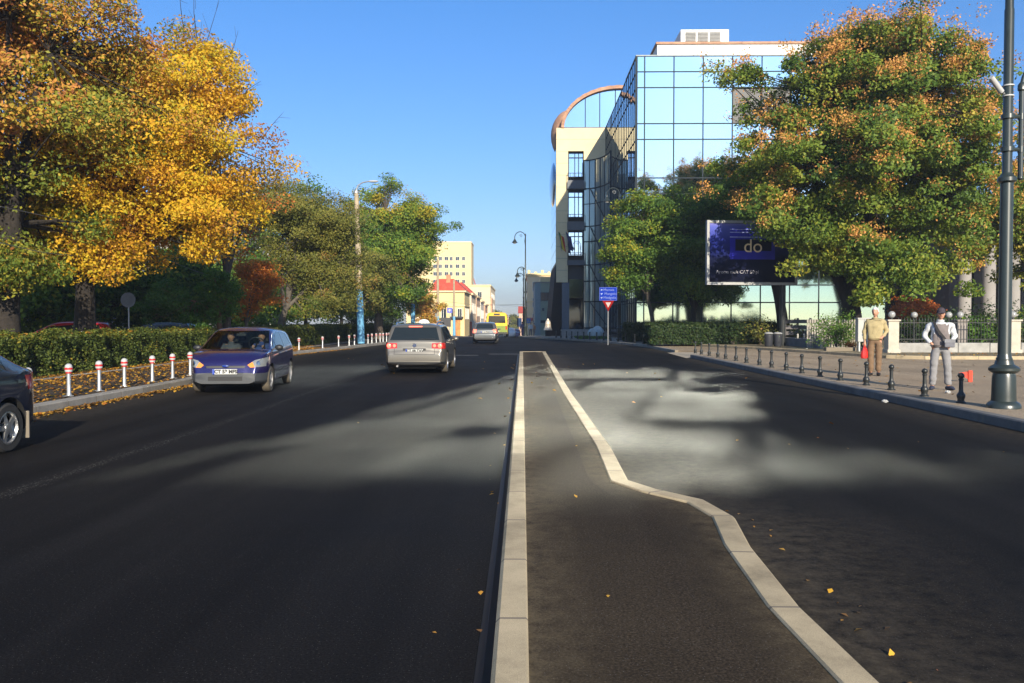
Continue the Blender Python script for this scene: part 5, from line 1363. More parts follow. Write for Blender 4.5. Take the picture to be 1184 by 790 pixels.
ys_ = thing('yield_sign', 'red and white give way triangle below the blue direction sign', 'road sign', (x, Y-.06, .14))
zc2 = atY(703, 352.5, Y).z-.14; s = .36
q = MB(); q.prismY([(-s, zc2+.24), (0, zc2-.40), (s, zc2+.24)], -.02, 0); tp_ = q.build('triangle', mat('sign red', (.22, .010, .008), .9, var=.05, spec=.05), ys_, bevel=.01)
q = MB(); q.prismY([(-s*.45, zc2+.14), (0, zc2-.18), (s*.45, zc2+.14)], -.024, -.021); q.build('white_field', mat('sign white', (.42, .34, .31), .9, var=0), tp_)
q = MB(); q.cbox(0, .01, zc2, .08, .03, .3); q.build('clamp', m_steel, ys_)

# ---- billboard
Y = 44.; xl = P(818, Y); zt_ = atY(818, 256, Y).z; zb_ = atY(818, 328, Y).z; wb = 4.9; hb = zt_-zb_
t = thing('billboard', 'dark blue billboard with glowing blue square and pale lettering half hidden by leaves', 'billboard', (xl, Y, zb_), R(7))
q = MB(); q.box(0, wb, 0, .18, 0, hb); q.build('panel', mat('billboard back', (.05, .05, .055), .6), t)
mB, nB, bB = nt('billboard print'); Lk = nB.links.new
tcB = N(nB, 'ShaderNodeTexCoord'); sB = N(nB, 'ShaderNodeSeparateXYZ'); Lk(tcB.outputs['Object'], sB.inputs[0])
dm = N(nB, 'ShaderNodeMath', operation='DIVIDE', i_1=hb); Lk(sB.outputs['Z'], dm.inputs[0])
rB = ramp(nB, [(0, (.006, .007, .016)), (.4, (.006, .008, .03)), (.7, (.02, .03, .22)), (.92, (.09, .11, .42)), (1, (.22, .2, .45))]); Lk(dm.outputs[0], rB.inputs['Fac'])
Lk(rB.outputs['Color'], bB.inputs['Base Color']); bB.inputs['Roughness'].default_value = .9; bB.inputs['Specular IOR Level'].default_value = .04
q = MB(); q.quad((.1, -.004, .1), (wb-.1, -.004, .1), (wb-.1, -.004, hb-.1), (.1, -.004, hb-.1)); pr = q.build('print', mB, t)
q = MB(); q.quad((1.2, -.008, 1.3), (3.7, -.008, 1.3), (3.7, -.008, 2.95), (1.2, -.008, 2.95)); q.build('blue_square', mat('print blue', (.03, .03, .38), .9, var=.3, scale=.8, spec=.04), pr)
q = MB(); q.quad((1.5, -.011, 1.75), (3.5, -.011, 1.75), (3.5, -.011, 2.36), (1.5, -.011, 2.36)); q.build('dark_field', mat('print dark', (.008, .007, .02), .9, var=0, spec=.04), pr)
for i, zz in enumerate((2.45, 2.7, 2.86)):
    q = MB(); q.quad((1.2, -.011, zz), (3.7, -.011, zz), (3.7, -.011, zz+.05), (1.2, -.011, zz+.05)); q.build('pale_stripe', mat('print pale', (.3, .34, .7), .35, var=.5, scale=2), pr)
text('lettering', 'do', 1.0, mat('print sand', (.8, .64, .40), .5, var=0), pr, Matrix.Translation((1.95, -.016, 1.98)) @ FACE_CAM, .001, 'LEFT')
text('small_lettering', 'Aroma mult CAT 60 pl', .25, mat('print grey', (.34, .32, .34), .5, var=0), pr, Matrix.Translation((.45, -.012, .62)) @ FACE_CAM, .001, 'LEFT')
q = MB(); q.box(-.06, wb+.06, -.05, .2, -.06, .07).box(-.06, wb+.06, -.05, .2, hb-.07, hb+.06).box(-.06, .07, -.048, .198, .07, hb-.07).box(wb-.07, wb+.06, -.048, .198, .07, hb-.07); q.build('frame', mat('frame aluminium', (.34, .34, .33), .7, var=.1), t)
q = MB(); q.tube([(wb*.88, .35, -zb_+.2), (wb*.88, .35, hb*.8)], .16, 14).cbox(wb*.6, .26, hb*.6, 3.4, .14, .12).cbox(wb*.6, .26, hb*.25, 3.4, .14, .12); q.build('post', m_iron, t)

# ---- things along the right verge
Yk = 40.
t = thing('low_wall', 'low planter wall coloured grey for shade, cream for sun, left of the green shrub', 'wall', (0, 0, 0))
w0 = at(949, 407, .26); 
a, b = Vector((P(949, 40.2), 40.2)), Vector((P(902, 46), 46)); d = (b-a).normalized(); nn = Vector((d.y, -d.x))
q = MB(); q.prism([tuple(a), tuple(a+nn*.35), tuple(b+nn*.35), tuple(b)], .2, .68); q.build('wall', mat('shaded wall grey', (.17, .17, .18), .85, var=.15), t)  # unlit long side put into a darker wall colour
e_ = a-d*.02
q = MB(); q.prism([tuple(a-d*.30-nn*.03), tuple(a-d*.30+nn*.40), tuple(a+nn*.40-d*.003), tuple(a-nn*.03-d*.003)], .2, .70); q.build('sunlit_end', mat('sunlit wall cream', (.62, .53, .38), .85, var=.12), t)  # the wall's sunlit end, added as a paler coloured block
t = thing('stone_edging', 'pale low stone edging below the green shrub', 'wall', (0, 0, 0))
q = MB(); q.box(P(953, 37), P(1024, 37), 36.7, 37.05, .2, .42); q.build('edging', m_kerb2, t)
q = MB(); r2 = random.Random(9)
for i in range(16):
    x = P(962, 37.6)+i*.13+r2.uniform(-.05, .05); q.ball((x, 37.4+r2.uniform(-.2, .2), .33), r2.uniform(.08, .2), r2.uniform(.08, .17), r2.uniform(.05, .13), 7, 5)
q.build('rubble', mat('pale rubble', (.48, .43, .34), .9, var=.2), t)
t = thing('electrical_cabinet', 'white grey electrical cabinet left of the older man', 'cabinet', (P(997.5, 36.4), 36.4, .26))
q = MB(); q.box(-.26, .26, -.16, .16, .42, 1.42); q.build('housing', mat('cabinet grey', (.38, .38, .35), .55, var=.08), t, bevel=.015)
q = MB(); q.box(-.29, .29, -.19, .19, 1.42, 1.47); q.build('roof', mat('cabinet grey', (.38, .38, .35)), t)
q = MB(); q.box(-.2, -.14, -.1, .1, -.05, .42).box(.14, .2, -.1, .1, -.05, .42); q.build('legs_frame', m_steel, t)
q = MB(); q.box(-.008, .008, -.167, -.161, .46, 1.38); q.build('door_seam', m_ink, t)
t = thing('picket_fence', 'weathered pale picket fence under the thick trunk', 'fence', (0, 0, 0))
x0, x1 = P(934, 41), P(994, 41)
for i in range(22):
    x = x0+i*(x1-x0)/21; q = MB(); q.prismY([(x-.04, .25), (x+.04, .25), (x+.04, 1.62), (x, 1.7), (x-.04, 1.62)], 41, 41.025); q.build('picket', mat('weathered wood', (.33, .30, .25), .9, var=.25, scale=5), t)
q = MB(); q.box(x0, x1, 41.03, 41.07, .55, .63).box(x0, x1, 41.03, 41.07, 1.3, 1.38); q.build('rail', mat('weathered wood', (.33, .30, .25)), t)
t = thing('litter_bin', 'dark litter bin with pale lid, left of the pair beside the low wall', 'bin', (P(889, 43), 43, .26), 0, 'pair of litter bins')
q = MB(); q.lathe([(.17, 0), (.2, .05), (.22, .62), (.2, .64)], n=18); q.build('bucket', mat('bin dark', (.03, .032, .04), .5, var=.1), t, smooth=True)
q = MB(); q.lathe([(.22, .66), (.23, .69), (.15, .74), (.02, .76)], n=18); q.build('lid', mat('bin lid', (.34, .34, .34), .5, var=.1), t, smooth=True)
q = MB()
for s_ in (-1, 1): q.box(s_*.2-.01, s_*.2+.01, -.02, .02, .55, .70)
q.build('lid_bracket', m_steel, t)
dup(t, (P(899.5, 43), 43, .26), 0, 'dark litter bin with pale lid, right of the pair beside the low wall')
# slat wall behind the bins
t = thing('wooden_gate', 'grey weathered wooden screen with posts behind the olive shrubs', 'fence', (0, 0, 0))
x0, x1 = P(908, 45.5), P(952, 45.5)
for i in range(4): q = MB(); q.box(x0+i*(x1-x0)/3-.05, x0+i*(x1-x0)/3+.05, 45.5, 45.6, .25, 1.75); q.build('post', mat('grey timber', (.13, .12, .12), .9, var=.25, scale=4), t)
for z in (.5, .82, 1.14, 1.46): q = MB(); q.box(x0, x1, 45.46, 45.49, z, z+.2); q.build('board', mat('grey timber', (.13, .12, .12)), t)
# little concrete posts
for i, (px, lab) in enumerate(((922.5, 'short pale post, left one in front of the wooden screen'), (930, 'short pale post, middle one in front of the wooden screen'), (934, 'short reddish post, right one in front of the wooden screen'))):
    t = thing('marker_post', lab, 'post', (P(px, 43.5), 43.5, .26), 0, 'short posts by the low wall')
    q = MB(); q.lathe([(.05, -.02), (.05, .62), (.03, .66)], n=10); q.build('shaft', mat('post pale' if i < 2 else 'post red', (.4, .38, .34) if i < 2 else (.35, .15, .11), .8), t)
    q = MB(); q.lathe([(.08, -.02), (.08, .04), (.05, .06)], n=10); q.build('foot', m_conc, t)

# ---- white fence: low wall, pillars with globe lamps, iron railing
m_wwall = mat('whitewashed stone', (.32, .31, .285), .85, var=.22, scale=3, bump=.35, bscale=12)
FY = 35.2
t = thing('fence_wall', 'low whitewashed stone block wall below the railing behind the two men', 'wall', (0, 0, 0))
x = P(1039, FY); k = 0; r3 = random.Random(2)
while x < 34:
    L_ = r3.uniform(1.0, 1.5); q = MB(); q.box(x+.012, x+L_-.012, FY-.02*r3.random(), FY+.38, .2, .655+.015*r3.random()); q.build('stone_block', m_wwall, t, bevel=.02); x += L_
t = thing('railing', 'black iron railing standing on the whitewashed wall', 'fence', (0, 0, 0))
x0 = P(1036, FY)
for i in range(96):
    x = x0+.2+i*.125; q = MB(); q.tube([(x, FY+.2, .62), (x, FY+.2, 1.62)], .011, 5); q.tube([(x, FY+.2, 1.62), (x, FY+.2, 1.74)], [.022, .003], 5); q.build('bar', m_iron, t)
for z in (.8, 1.5): q = MB(); q.box(x0, 34, FY+.185, FY+.215, z, z+.03); q.build('rail', m_iron, t)
m_globe = mat('milk glass globe', (.30, .30, .29), .15, var=0)
for i, (px, vis, lab) in enumerate(((1031, 1, 'white gate pillar with globe lamp, right beside the older man'), (1110, 0, 'dim pillar with globe lamp just right of the capped man'), (1171, 1, 'white pillar with globe lamp behind the near street lamp'))):
    Yq = FY-.35 if vis else FY+1.2
    t = thing('gate_pillar', lab, 'pillar', (P(px, Yq), Yq, .2), 0, 'pillars with globe lamps')
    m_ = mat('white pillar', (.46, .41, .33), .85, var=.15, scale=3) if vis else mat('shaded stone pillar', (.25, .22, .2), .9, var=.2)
    q = MB(); q.box(-.22, .22, -.22, .22, 0, 1.38); q.build('shaft', m_, t, bevel=.015)
    q = MB(); q.box(-.27, .27, -.27, .27, 1.38, 1.45); q.box(-.27, .27, -.27, .27, 0, .2); q.build('cap', m_, t, bevel=.015)
    q = MB(); q.lathe([(.05, 1.45), (.035, 1.5), (.06, 1.53)], n=12); h = q.build('lamp_foot', m_iron, t)
    q = MB(); q.ball((0, 0, 1.66), .145, .145, .145, 18, 12); q.build('globe', m_globe, t, smooth=True)
for i, (px, lab) in enumerate(((1057, 'globe lamp on a thin post left of the capped man'), (1097, 'bluish globe lamp on a thin post at the head of the capped man'))):
    t = thing('globe_lamp', lab, 'lamp', (P(px, FY+.9), FY+.9, .25), 0, 'globe lamps on thin posts')
    q = MB(); q.lathe([(.05, 0), (.03, .1), (.03, 1.4), (.06, 1.46)], n=10); q.build('post', m_iron, t)
    q = MB(); q.ball((0, 0, 1.6), .14, .14, .14, 18, 12); q.build('globe', m_globe, t, smooth=True)

# ---- columned grey building on the right
Y = 60.; xl = P(1109, Y)
t = thing('columned_building', 'grey building with tall stone columns behind the trees at the right edge', 'building', (xl, Y, .2), R(0))
m_gr = mat('grey stone', (.20, .185, .17), .9, var=.15, scale=.8); m_gr2 = mat('light grey stone', (.27, .25, .23), .9, var=.12, scale=.8)
q = MB(); q.box(0, 16, 1.4, 14, 0, 8.2); q.build('wall', m_gr, t)
q = MB(); q.box(-.3, 16.3, -.6, 14, 8.2, 9.6); q.box(-.5, 16.5, -.8, 14, 9.6, 9.9); q.build('cornice', m_gr2, t)
for i in range(8):
    q = MB(); n = 24; prof = [(.55, 0), (.55, .2), (.46, .3), (.44, 7.7), (.52, 7.9), (.58, 8.0), (.58, 8.2)]
    q.lathe(prof, (.5+i*1.75, .3, 0), n); q.build('column', m_gr2, t, smooth=True, angle=50)
for i in range(7):
    q = MB(); q.box(1.0+i*1.75, 1.75+i*1.75, 1.36, 1.395, 1.2, 6.8); q.build('window', m_glass_d, t)

# ---- overhead wires
for i, (pts, lab) in enumerate((([(0, 239, 20), (60, 252, 24), (120, 268, 30)], 'thin overhead wire slanting down in front of the golden leaves'), ([(0, 281, 20), (76, 295, 25), (177, 297, 33), (291, 301, 42)], 'thin overhead wire running level below the golden crown'), ([(185, 297, 34), (240, 318, 38), (300, 330, 42)], 'thin overhead wire sagging towards the orange young tree'))):
    p3 = [atY(x, y, Y) for x, y, Y in pts]; o = p3[0]
    q = MB(); sm = catmull([tuple(p-o) for p in p3], 8)
    q.tube(sm, .012, 5); w_ = q.build('overhead_wire', mat('cable grey', (.14, .14, .14), .6), None, loc=o); tag(w_, lab, 'wire', 'overhead wires')
for i, (a, b, lab) in enumerate((((500, 347, 100), (607, 352, 104), 'thin tram wire crossing high over the street end, upper one'), ((560, 352, 140), (640, 351, 140), 'thin wire crossing over the street end, lower one'))):
    p, q_ = atY(*a), atY(*b); q = MB(); mid = (p+q_)/2-Vector((0, 0, .4)); q.tube([(0, 0, 0), tuple(mid-p), tuple(q_-p)], .018, 4)
    w_ = q.build('overhead_wire', mat('cable grey', (.14, .14, .14)), None, loc=p); tag(w_, lab, 'wire', 'overhead wires')
# ================================================================ FAR BUILDINGS
def window(par, x, y, z, w, h, mf, mg, axis='Y', depth=.08):
    """a window set on a wall facing -Y (axis Y) or +X / -X"""
    q = MB()
    for (a0, a1, z0, z1) in ((-w/2-.08, -w/2, -h/2-.08, h/2+.08), (w/2, w/2+.08, -h/2-.08, h/2+.08), (-w/2, w/2, -h/2-.08, -h/2), (-w/2, w/2, h/2, h/2+.08), (-.03, .03, -h/2, h/2)):
        if axis == 'Y': q.box(x+a0, x+a1, y-depth, y, z+z0, z+z1)
        else: q.box(x, x+depth*(1 if axis == 'X' else -1), y+a0, y+a1, z+z0, z+z1)
    o = q.build('window', mf, par)
    g = MB()
    if axis == 'Y': g.box(x-w/2, x+w/2, y-.02, y-.005, z-h/2, z+h/2)
    else:
        s = 1 if axis == 'X' else -1; g.box(x+.005*s, x+.02*s, y-w/2, y+w/2, z-h/2, z+h/2)
    g.build('pane', mg, o)
    return o
m_pane = mat('window pane dark', (.03, .04, .05), .08, var=0, spec=.8)
m_wfr = mat('window frame pale', (.62, .60, .55), .6, var=0)
m_crm = mat('cream render', (.74, .56, .27), .85, var=.08, scale=.3)
m_crm2 = mat('warm render', (.74, .57, .33), .85, var=.12, scale=.4)
m_tile = mat('red roof tiles', (.52, .075, .045), .8, var=.25, scale=2)
# tower block
Y = 300.; g = zg(Y); x1 = P(545, Y); x0 = P(470, Y); zt_ = atY(545, 281, Y).z
t = thing('apartment_tower', 'tall cream apartment tower behind the red roofed house', 'building', (x0, Y, g))
H = zt_-g; W = x1-x0
q = MB(); q.box(0, W, 0, 14, 0, H); q.build('wall', m_crm, t)
q = MB(); q.box(-.15, W+.15, -.15, 14.1, H, H+.5); q.build('parapet', m_crm2, t)
q = MB()
fl = 2.75; 
for i in range(1, 12): q.box(-.02, W+.02, -.05, 0, i*fl-.08, i*fl)
q.build('floor_bands', mat('band beige', (.52, .42, .28), .9), t)
for i in range(4, 12):
    for j, xx in enumerate((10.5, 12.4, 14.6, 16.3, 18.6, 20.8)):
        window(t, xx, 0, i*fl-1.35, 1.0 if j % 2 else 1.3, 1.25, m_wfr, m_pane)
# lower cream block
Y = 235.; g = zg(Y); x0, x1 = P(538, Y), P(567, Y); zt_ = atY(550, 331, Y).z
t = thing('cream_block', 'plain cream block below and right of the apartment tower', 'building', (x0, Y, g))
q = MB(); q.box(0, x1-x0, 0, 40, 0, zt_-g); q.build('wall', m_crm2, t)
q = MB(); q.box(-.1, x1-x0+.2, -.2, 40, zt_-g, zt_-g+.4); q.build('parapet', m_crm, t)
q = MB(); q.box(x1-x0-1.2, x1-x0+.5, .3, 6, zt_-g-9, zt_-g-3.4); q.build('bay', mat('terracotta bay', (.48, .28, .16), .85, var=.1), t)
for i in range(4):
    for j in range(2): window(t, 1.7+j*2.4, 0, zt_-g-2.4-i*3.2, 1.1, 1.5, m_wfr, m_pane)
for i in range(5):
    for j in range(5): window(t, x1-x0, 8+j*6, zt_-g-2.4-i*3.0, 1.4, 1.6, m_wfr, m_pane, 'X')
# a thin red crane jib far behind
t = thing('crane', 'thin reddish crane jib above the cream block roof', 'crane', (P(551, 330), 330, -5))
q = MB(); q.tube([(0, 0, 0), (0, 0, atY(551, 334, 330).z+5)], .3, 5); q.build('mast', mat('crane red', (.45, .12, .10), .7), t)
q = MB(); q.tube([(0, 0, atY(551, 334, 330).z+5), (P(547, 330)-P(551, 330), 0, atY(547, 321, 330).z+5)], .22, 5); q.build('jib', mat('crane red', (.45, .12, .10)), t)
# old house with red mansard roof
Y = 120.; g = zg(Y)+.1; x0, x1 = P(497, Y), P(537, Y); xr = x1-x0
t = thing('corner_house', 'old cream corner house with bright red hipped roof and shop door', 'house', (x0, Y, g))
zw = atY(520, 338, Y).z-g; zr = atY(520, 322, Y).z-g
q = MB(); q.box(0, xr, 0, 12, 0, zw); q.build('wall', m_crm, t)
q = MB(); q.box(-.25, xr+.25, -.3, 12.2, zw, zw+.22); q.box(-.1, xr+.1, -.12, 12.1, zw-2.05, zw-1.9); q.build('cornice', m_crm2, t)
q = MB(); k = len(q.v)
A = [(-.2, -.25, zw+.22), (xr+.2, -.25, zw+.22), (xr+.2, 12.1, zw+.22), (-.2, 12.1, zw+.22), (.9, 1.6, zr), (xr-1.7, 1.6, zr), (xr-1.7, 10, zr), (.9, 10, zr)]
q.v += A
for f in ((0, 1, 5, 4), (1, 2, 6, 5), (2, 3, 7, 6), (3, 0, 4, 7), (4, 5, 6, 7)): q.face(*f)
rf = q.build('roof', m_tile, t)
q = MB(); q.box(2.3, 2.9, 1.0, 1.6, zw+.6, zr+.6); q.build('chimney', mat('brick orange', (.45, .22, .12), .9), rf)
q = MB(); q.prismY([(1.6, zw+.3), (2.6, zw+.3), (2.1, zw+1.5)], -.1, .9); q.build('dormer', m_tile, rf)
for i, xx in enumerate((.9, 2.0, 3.4, 4.35)):
    window(t, xx, 0, zw-3.1, .55, 1.35, m_wfr, m_pane)
window(t, 1.2, 0, 1.7, 1.0, 1.4, m_wfr, m_pane)
q = MB(); q.box(3.55, 4.45, -.06, 0, .05, 2.6); q.build('shop_door', mat('orange door', (.50, .20, .05), .6, var=.4, scale=2), t)
q = MB(); q.box(3.0, 4.9, -.9, 0, 2.75, 2.95); q.build('awning', mat('dark awning', (.04, .045, .05), .7), t)
for yy_ in (2.5, 5.5, 8.5): window(t, xr, yy_, zw-3.1, .9, 1.5, m_wfr, m_pane, 'X')
# row of old street fronts going on behind it
cols = [(.72, .58, .40), (.60, .40, .26), (.70, .62, .48), (.52, .30, .18), (.66, .56, .40)]
for i, (Y, pxr, pyt, lab) in enumerate(((134, 545, 341, 'narrow cream old house with small red pointed roof, next to the corner house'), (150, 551, 344, 'ochre old house front behind the small red roof'), (168, 556, 349, 'pale old house further along the left side of the street'), (186, 561, 353, 'warm grey old house beside the minibus roof'))):
    g = zg(Y)+.1; x1 = P(pxr, Y); x0 = x1-9; zt_ = atY(pxr, pyt, Y).z-g
    t = thing('old_house', lab, 'house', (x0, Y, g), 0, 'old houses along the far left street side')
    q = MB(); q.box(0, 9, 0, 13, 0, zt_); q.build('wall', mat('house render %d' % i, cols[i], .85, var=.12, scale=.5), t)
    q = MB(); q.box(-.1, 9.3, -.25, 13, zt_, zt_+.3); q.build('cornice', m_crm2, t)
    q = MB(); zr = zt_+(2.2 if i == 0 else 1.2); kk = len(q.v); q.v += [(-.1, -.2, zt_+.3), (9.2, -.2, zt_+.3), (9.2, 13, zt_+.3), (-.1, 13, zt_+.3), (4.6 if i else 7.2, 3, zr), (4.6 if i else 7.2, 10, zr)]
    for f in ((0, 1, 4), (1, 2, 5, 4), (2, 3, 5), (3, 0, 4, 5)): q.face(*[kk+a for a in f])
    q.build('roof', m_tile if i != 2 else mat('brown roof', (.2, .13, .1), .9), t)
    for j in range(3):
        for fz in (1.7, 4.7): 
            if fz+1 < zt_: window(t, 9, 2+j*4, fz, 1.0, 1.6, m_wfr, m_pane, 'X'); window(t, 8.0-j*1.9, 0, fz, .8, 1.5, m_wfr, m_pane)
    if i == 0:
        q = MB(); q.box(8.2, 9.1, -.05, 0, .05, 2.5); q.build('shop_door', mat('red door', (.42, .10, .05), .6), t)
# signs on the left far side
Y = 92.; g = zg(Y)+.14
t = thing('information_board', 'dark rectangular board on two legs before the corner house', 'sign board', (P(514.5, Y), Y, g))
z0, z1 = atY(514, 378, Y).z-g, atY(514, 367.5, Y).z-g
q = MB(); q.box(-.66, .66, -.05, .05, z0, z1); q.build('panel', mat('board dark', (.035, .035, .04), .5, var=.1), t)
for s in (-1, 1): q = MB(); q.tube([(s*.45, .06, -.05), (s*.45, .06, z0+.2)], .035, 6); q.build('leg', m_steel, t)
Y = 98.; g = zg(Y)+.14
t = thing('parking_sign', 'small violet blue square sign with white mark before the corner house', 'road sign', (P(520, Y), Y, g))
zc = atY(520, 359, Y).z-g
q = MB(); q.cbox(0, -.03, zc, .62, .03, .62); p_ = q.build('panel', mat('sign violet blue', (.10, .12, .5), .4, var=0), t)
q = MB(); q.cbox(-.02, -.05, zc, .13, .006, .34); q.cbox(0, -.05, zc+.02, .34, .0058, .12); q.build('white_mark', m_wht, p_)
q = MB(); q.tube([(0, 0, 0), (0, 0, zc+.3)], .035, 6); q.build('pole', m_steel, t)

# right side of the far street
m_gg = mat('grey green render', (.30, .35, .26), .85, var=.1, scale=.5)
Y = 112.; g = zg(Y)+.1; x0, x1 = P(618.5, Y), P(650, Y); zt_ = atY(625, 327, Y).z-g
t = thing('grey_building', 'low grey green building with one dark window left of the office wing', 'building', (x0, Y, g))
q = MB(); q.box(.75, x1-x0, 0, 16, 0, zt_); q.build('wall', m_gg, t)
q = MB(); q.box(0, .747, -.05, 16, 0, zt_); q.build('blue_pilaster', mat('grey blue render', (.26, .33, .34), .85, var=.08), t)
q = MB(); q.box(-.1, x1-x0, -.12, 16, zt_, zt_+.12); q.build('roof_edge', m_gr2, t)
q = MB(); q.box(.8, x1-x0, 2, 16, zt_+.12, zt_+.9); q.build('attic', m_crm, t)
zc = atY(631, 343, Y).z-g
window(t, P(631.3, Y)-x0, 0, zc, 1.35, 1.0, m_slate, mat('brownish pane', (.06, .045, .04), .2, var=.1))
q = MB(); q.cbox(P(628, Y)-x0, -.06, atY(628, 358, Y).z-g, .3, .1, .4); q.build('wall_box', m_slate, t)
q = MB(); q.cbox(P(628, Y)-x0, -.08, atY(628, 372, Y).z-g, .7, .1, .35); q.build('wall_sign', m_dark, t)
Y = 136.; g = zg(Y)+.1; x0, x1 = P(609.5, Y), P(640, Y); zt_ = atY(615, 316, Y).z-g
t = thing('old_facade', 'cream old building with balconies and ornament past the grey green one', 'building', (x0, Y, g))
q = MB(); q.box(0, x1-x0, 0, 20, 0, zt_); q.build('wall', m_crm2, t)
q = MB(); q.box(-.2, x1-x0, -.25, 20, zt_-.4, zt_-.1); q.box(-.15, x1-x0, -.2, 20, zt_*.55, zt_*.55+.15); q.build('cornice', m_crm, t)
q = MB()
for i in range(4): q.box(.1+i*1.1, .5+i*1.1, 0, .4, zt_, zt_+(.5 if i % 2 == 0 else .25))
q.build('roof_finial', m_crm, t)
for i in range(3):
    z = zt_-2.2-i*2.6; window(t, 1.2, 0, z, .5, 1.4, m_wfr, m_pane)
    q = MB(); q.box(-.7, 0, 1, 3.5, z-.9, z-.75); q.box(-.7, -.66, 1, 3.5, z-.75, z+.0); q.build('balcony', m_iron, t)
    window(t, 0, 5+i*.01, z, .9, 1.5, m_wfr, m_pane, 'nX'); window(t, 0, 10, z, .9, 1.5, m_wfr, m_pane, 'nX')
q = MB(); q.box(-.5, 2., -.35, 0, 2.7, 3.2); q.build('shop_fascia', mat('red fascia', (.4, .10, .08), .6), t)
for i, (Y, px, pyt, lab) in enumerate(((190, 600, 362, 'small warm old house far down the right side of the street'),)):
    g = zg(Y); t = thing('old_house', lab, 'house', (P(px, Y), Y, g), 0, 'old houses along the far right street side')
    q = MB(); zt_ = atY(px, pyt, Y).z-g; q.box(0, 9, 0, 12, 0, zt_); q.build('wall', mat('house render 9', (.55, .36, .26), .85), t)
    q = MB(); q.prismX([(-.3, zt_), (12.3, zt_), (6, zt_+1.6)], -.2, 9.2); q.build('roof', m_tile, t)
# trees closing the street
for i, (px, Y, r, h, lk_, lab) in enumerate(((590, 330, 5.5, 9, 'olive', 'hazy olive tree in the middle of the street end'), (581, 345, 5, 9, 'green', 'hazy green tree left at the street end'), (598, 350, 5, 8.5, 'rusty green', 'hazy brownish tree right at the street end'), (571, 400, 7, 12, 'olive', 'farthest hazy tree behind the minibus roof'))):
    make_tree('distant_tree', lab, (P(px, Y), Y, zg(Y)), (.3, 2.5), [(0, 0, h*.55, r, r*.7, h*.45)], 70, 40, .28, lk_, 90+i, rc=1.0, group='trees closing the street', limbs=.3)
# banner, small blue sign
Y = 118.; g = zg(Y)+.14
t = thing('banner', 'white and blue vertical banner on the far right pavement', 'banner', (P(601.3, Y), Y, g))
z0, z1 = atY(601, 378, Y).z-g, atY(601, 368, Y).z-g
q = MB(); q.box(-.23, .23, -.03, .03, z0, z1); q.build('cloth', mat('banner pale', (.6, .68, .8), .7, var=.1), t)
q = MB(); q.box(-.42, -.235, -.03, .03, z0, z1); q.build('dark_edge', mat('banner navy', (.02, .03, .10), .7), t)
q = MB(); q.tube([(.0, .06, 0), (.0, .06, z1+.1)], .04, 6); q.build('pole', m_iron, t)
Y = 106.; g = zg(Y)+.14
t = thing('crossing_sign', 'small square blue sign with a white figure mark on the far right pavement', 'road sign', (P(611, Y), Y, g))
zc = atY(611, 371, Y).z-g
q = MB(); q.cbox(0, -.03, zc, .55, .03, .6); p_ = q.build('panel', mat('sign sky blue', (.06, .22, .6), .4, var=0), t)
q = MB(); q.prismY([(-.16, zc-.18), (.16, zc-.18), (0, zc+.18)], -.052, -.046); q.build('white_mark', m_wht, p_)
q = MB(); q.tube([(0, 0, 0), (0, 0, zc+.3)], .035, 6); q.build('pole', m_steel, t)
# bell monument
Y = 79.6; g = zg(Y)+.14; zb_ = atY(633.5, 381.5, Y).z-g; zt_ = atY(633.5, 368, Y).z-g; hh = zt_-zb_
t = thing('bell_monument', 'pale bronze bell standing on a dark plinth before the office wing', 'monument', (P(633.5, Y), Y, g))
q = MB(); q.box(-.25, .25, -.25, .25, -.05, zb_-.06); q.build('plinth', mat('black granite', (.03, .028, .03)), t, bevel=.02)
q = MB(); q.lathe([(.40, 0), (.43, .03), (.40, .08), (.32, hh*.25), (.27, hh*.5), (.245, hh*.72), (.19, hh*.82), (.1, hh*.87), (.08, hh)], (0, 0, zb_-.05), 22); q.build('bell', mat('pale bronze', (.62, .53, .42), .45, metal=.25, var=.12), t, smooth=True)
q = MB(); q.lathe([(.285, hh*.42), (.295, hh*.44), (.295, hh*.5), (.275, hh*.52)], (0, 0, zb_-.05), 22); q.build('relief_band', mat('bronze band', (.42, .33, .24), .5, metal=.25), t)
# flags on the wing
for i, (px, py, cols_, lab) in enumerate(((649.5, 279, [(.02, .12, .02), (.60, .42, .02), (.45, .03, .02)], 'flag with yellow and red bands on the cream wing'), (658, 279, [(.012, .02, .10)]*3, 'dark navy flag beside the yellow and red one'))):
    Y = 81.2; p = atY(px, py, Y)
    t = thing('flag', lab, 'flag', p, 0, 'flags on the office wing')
    q = MB(); q.tube([(.0, .7, -.9), (-.35, -.3, .95)], .025, 6); q.build('staff', m_steel, t)
    q = MB(); rows = []
    for a in range(9):
        u = a/8; rows.append([(-.34+.12*v*4+.05*math.sin(v*7+u*3)+u*.28, -.28+.1*math.sin(u*6+v*5), .9-u*1.55-v*.55) for v in [b/9 for b in range(10)]])
    q.sheet(rows); 
    q.mi = [min(2, int((j % 9)/3)) for j in range(len(q.f))]
    mm = [mat('flag %d %d' % (i, k), c, .8, var=.05) for k, c in enumerate(cols_)]
    q.build('cloth', mm, t, smooth=True)
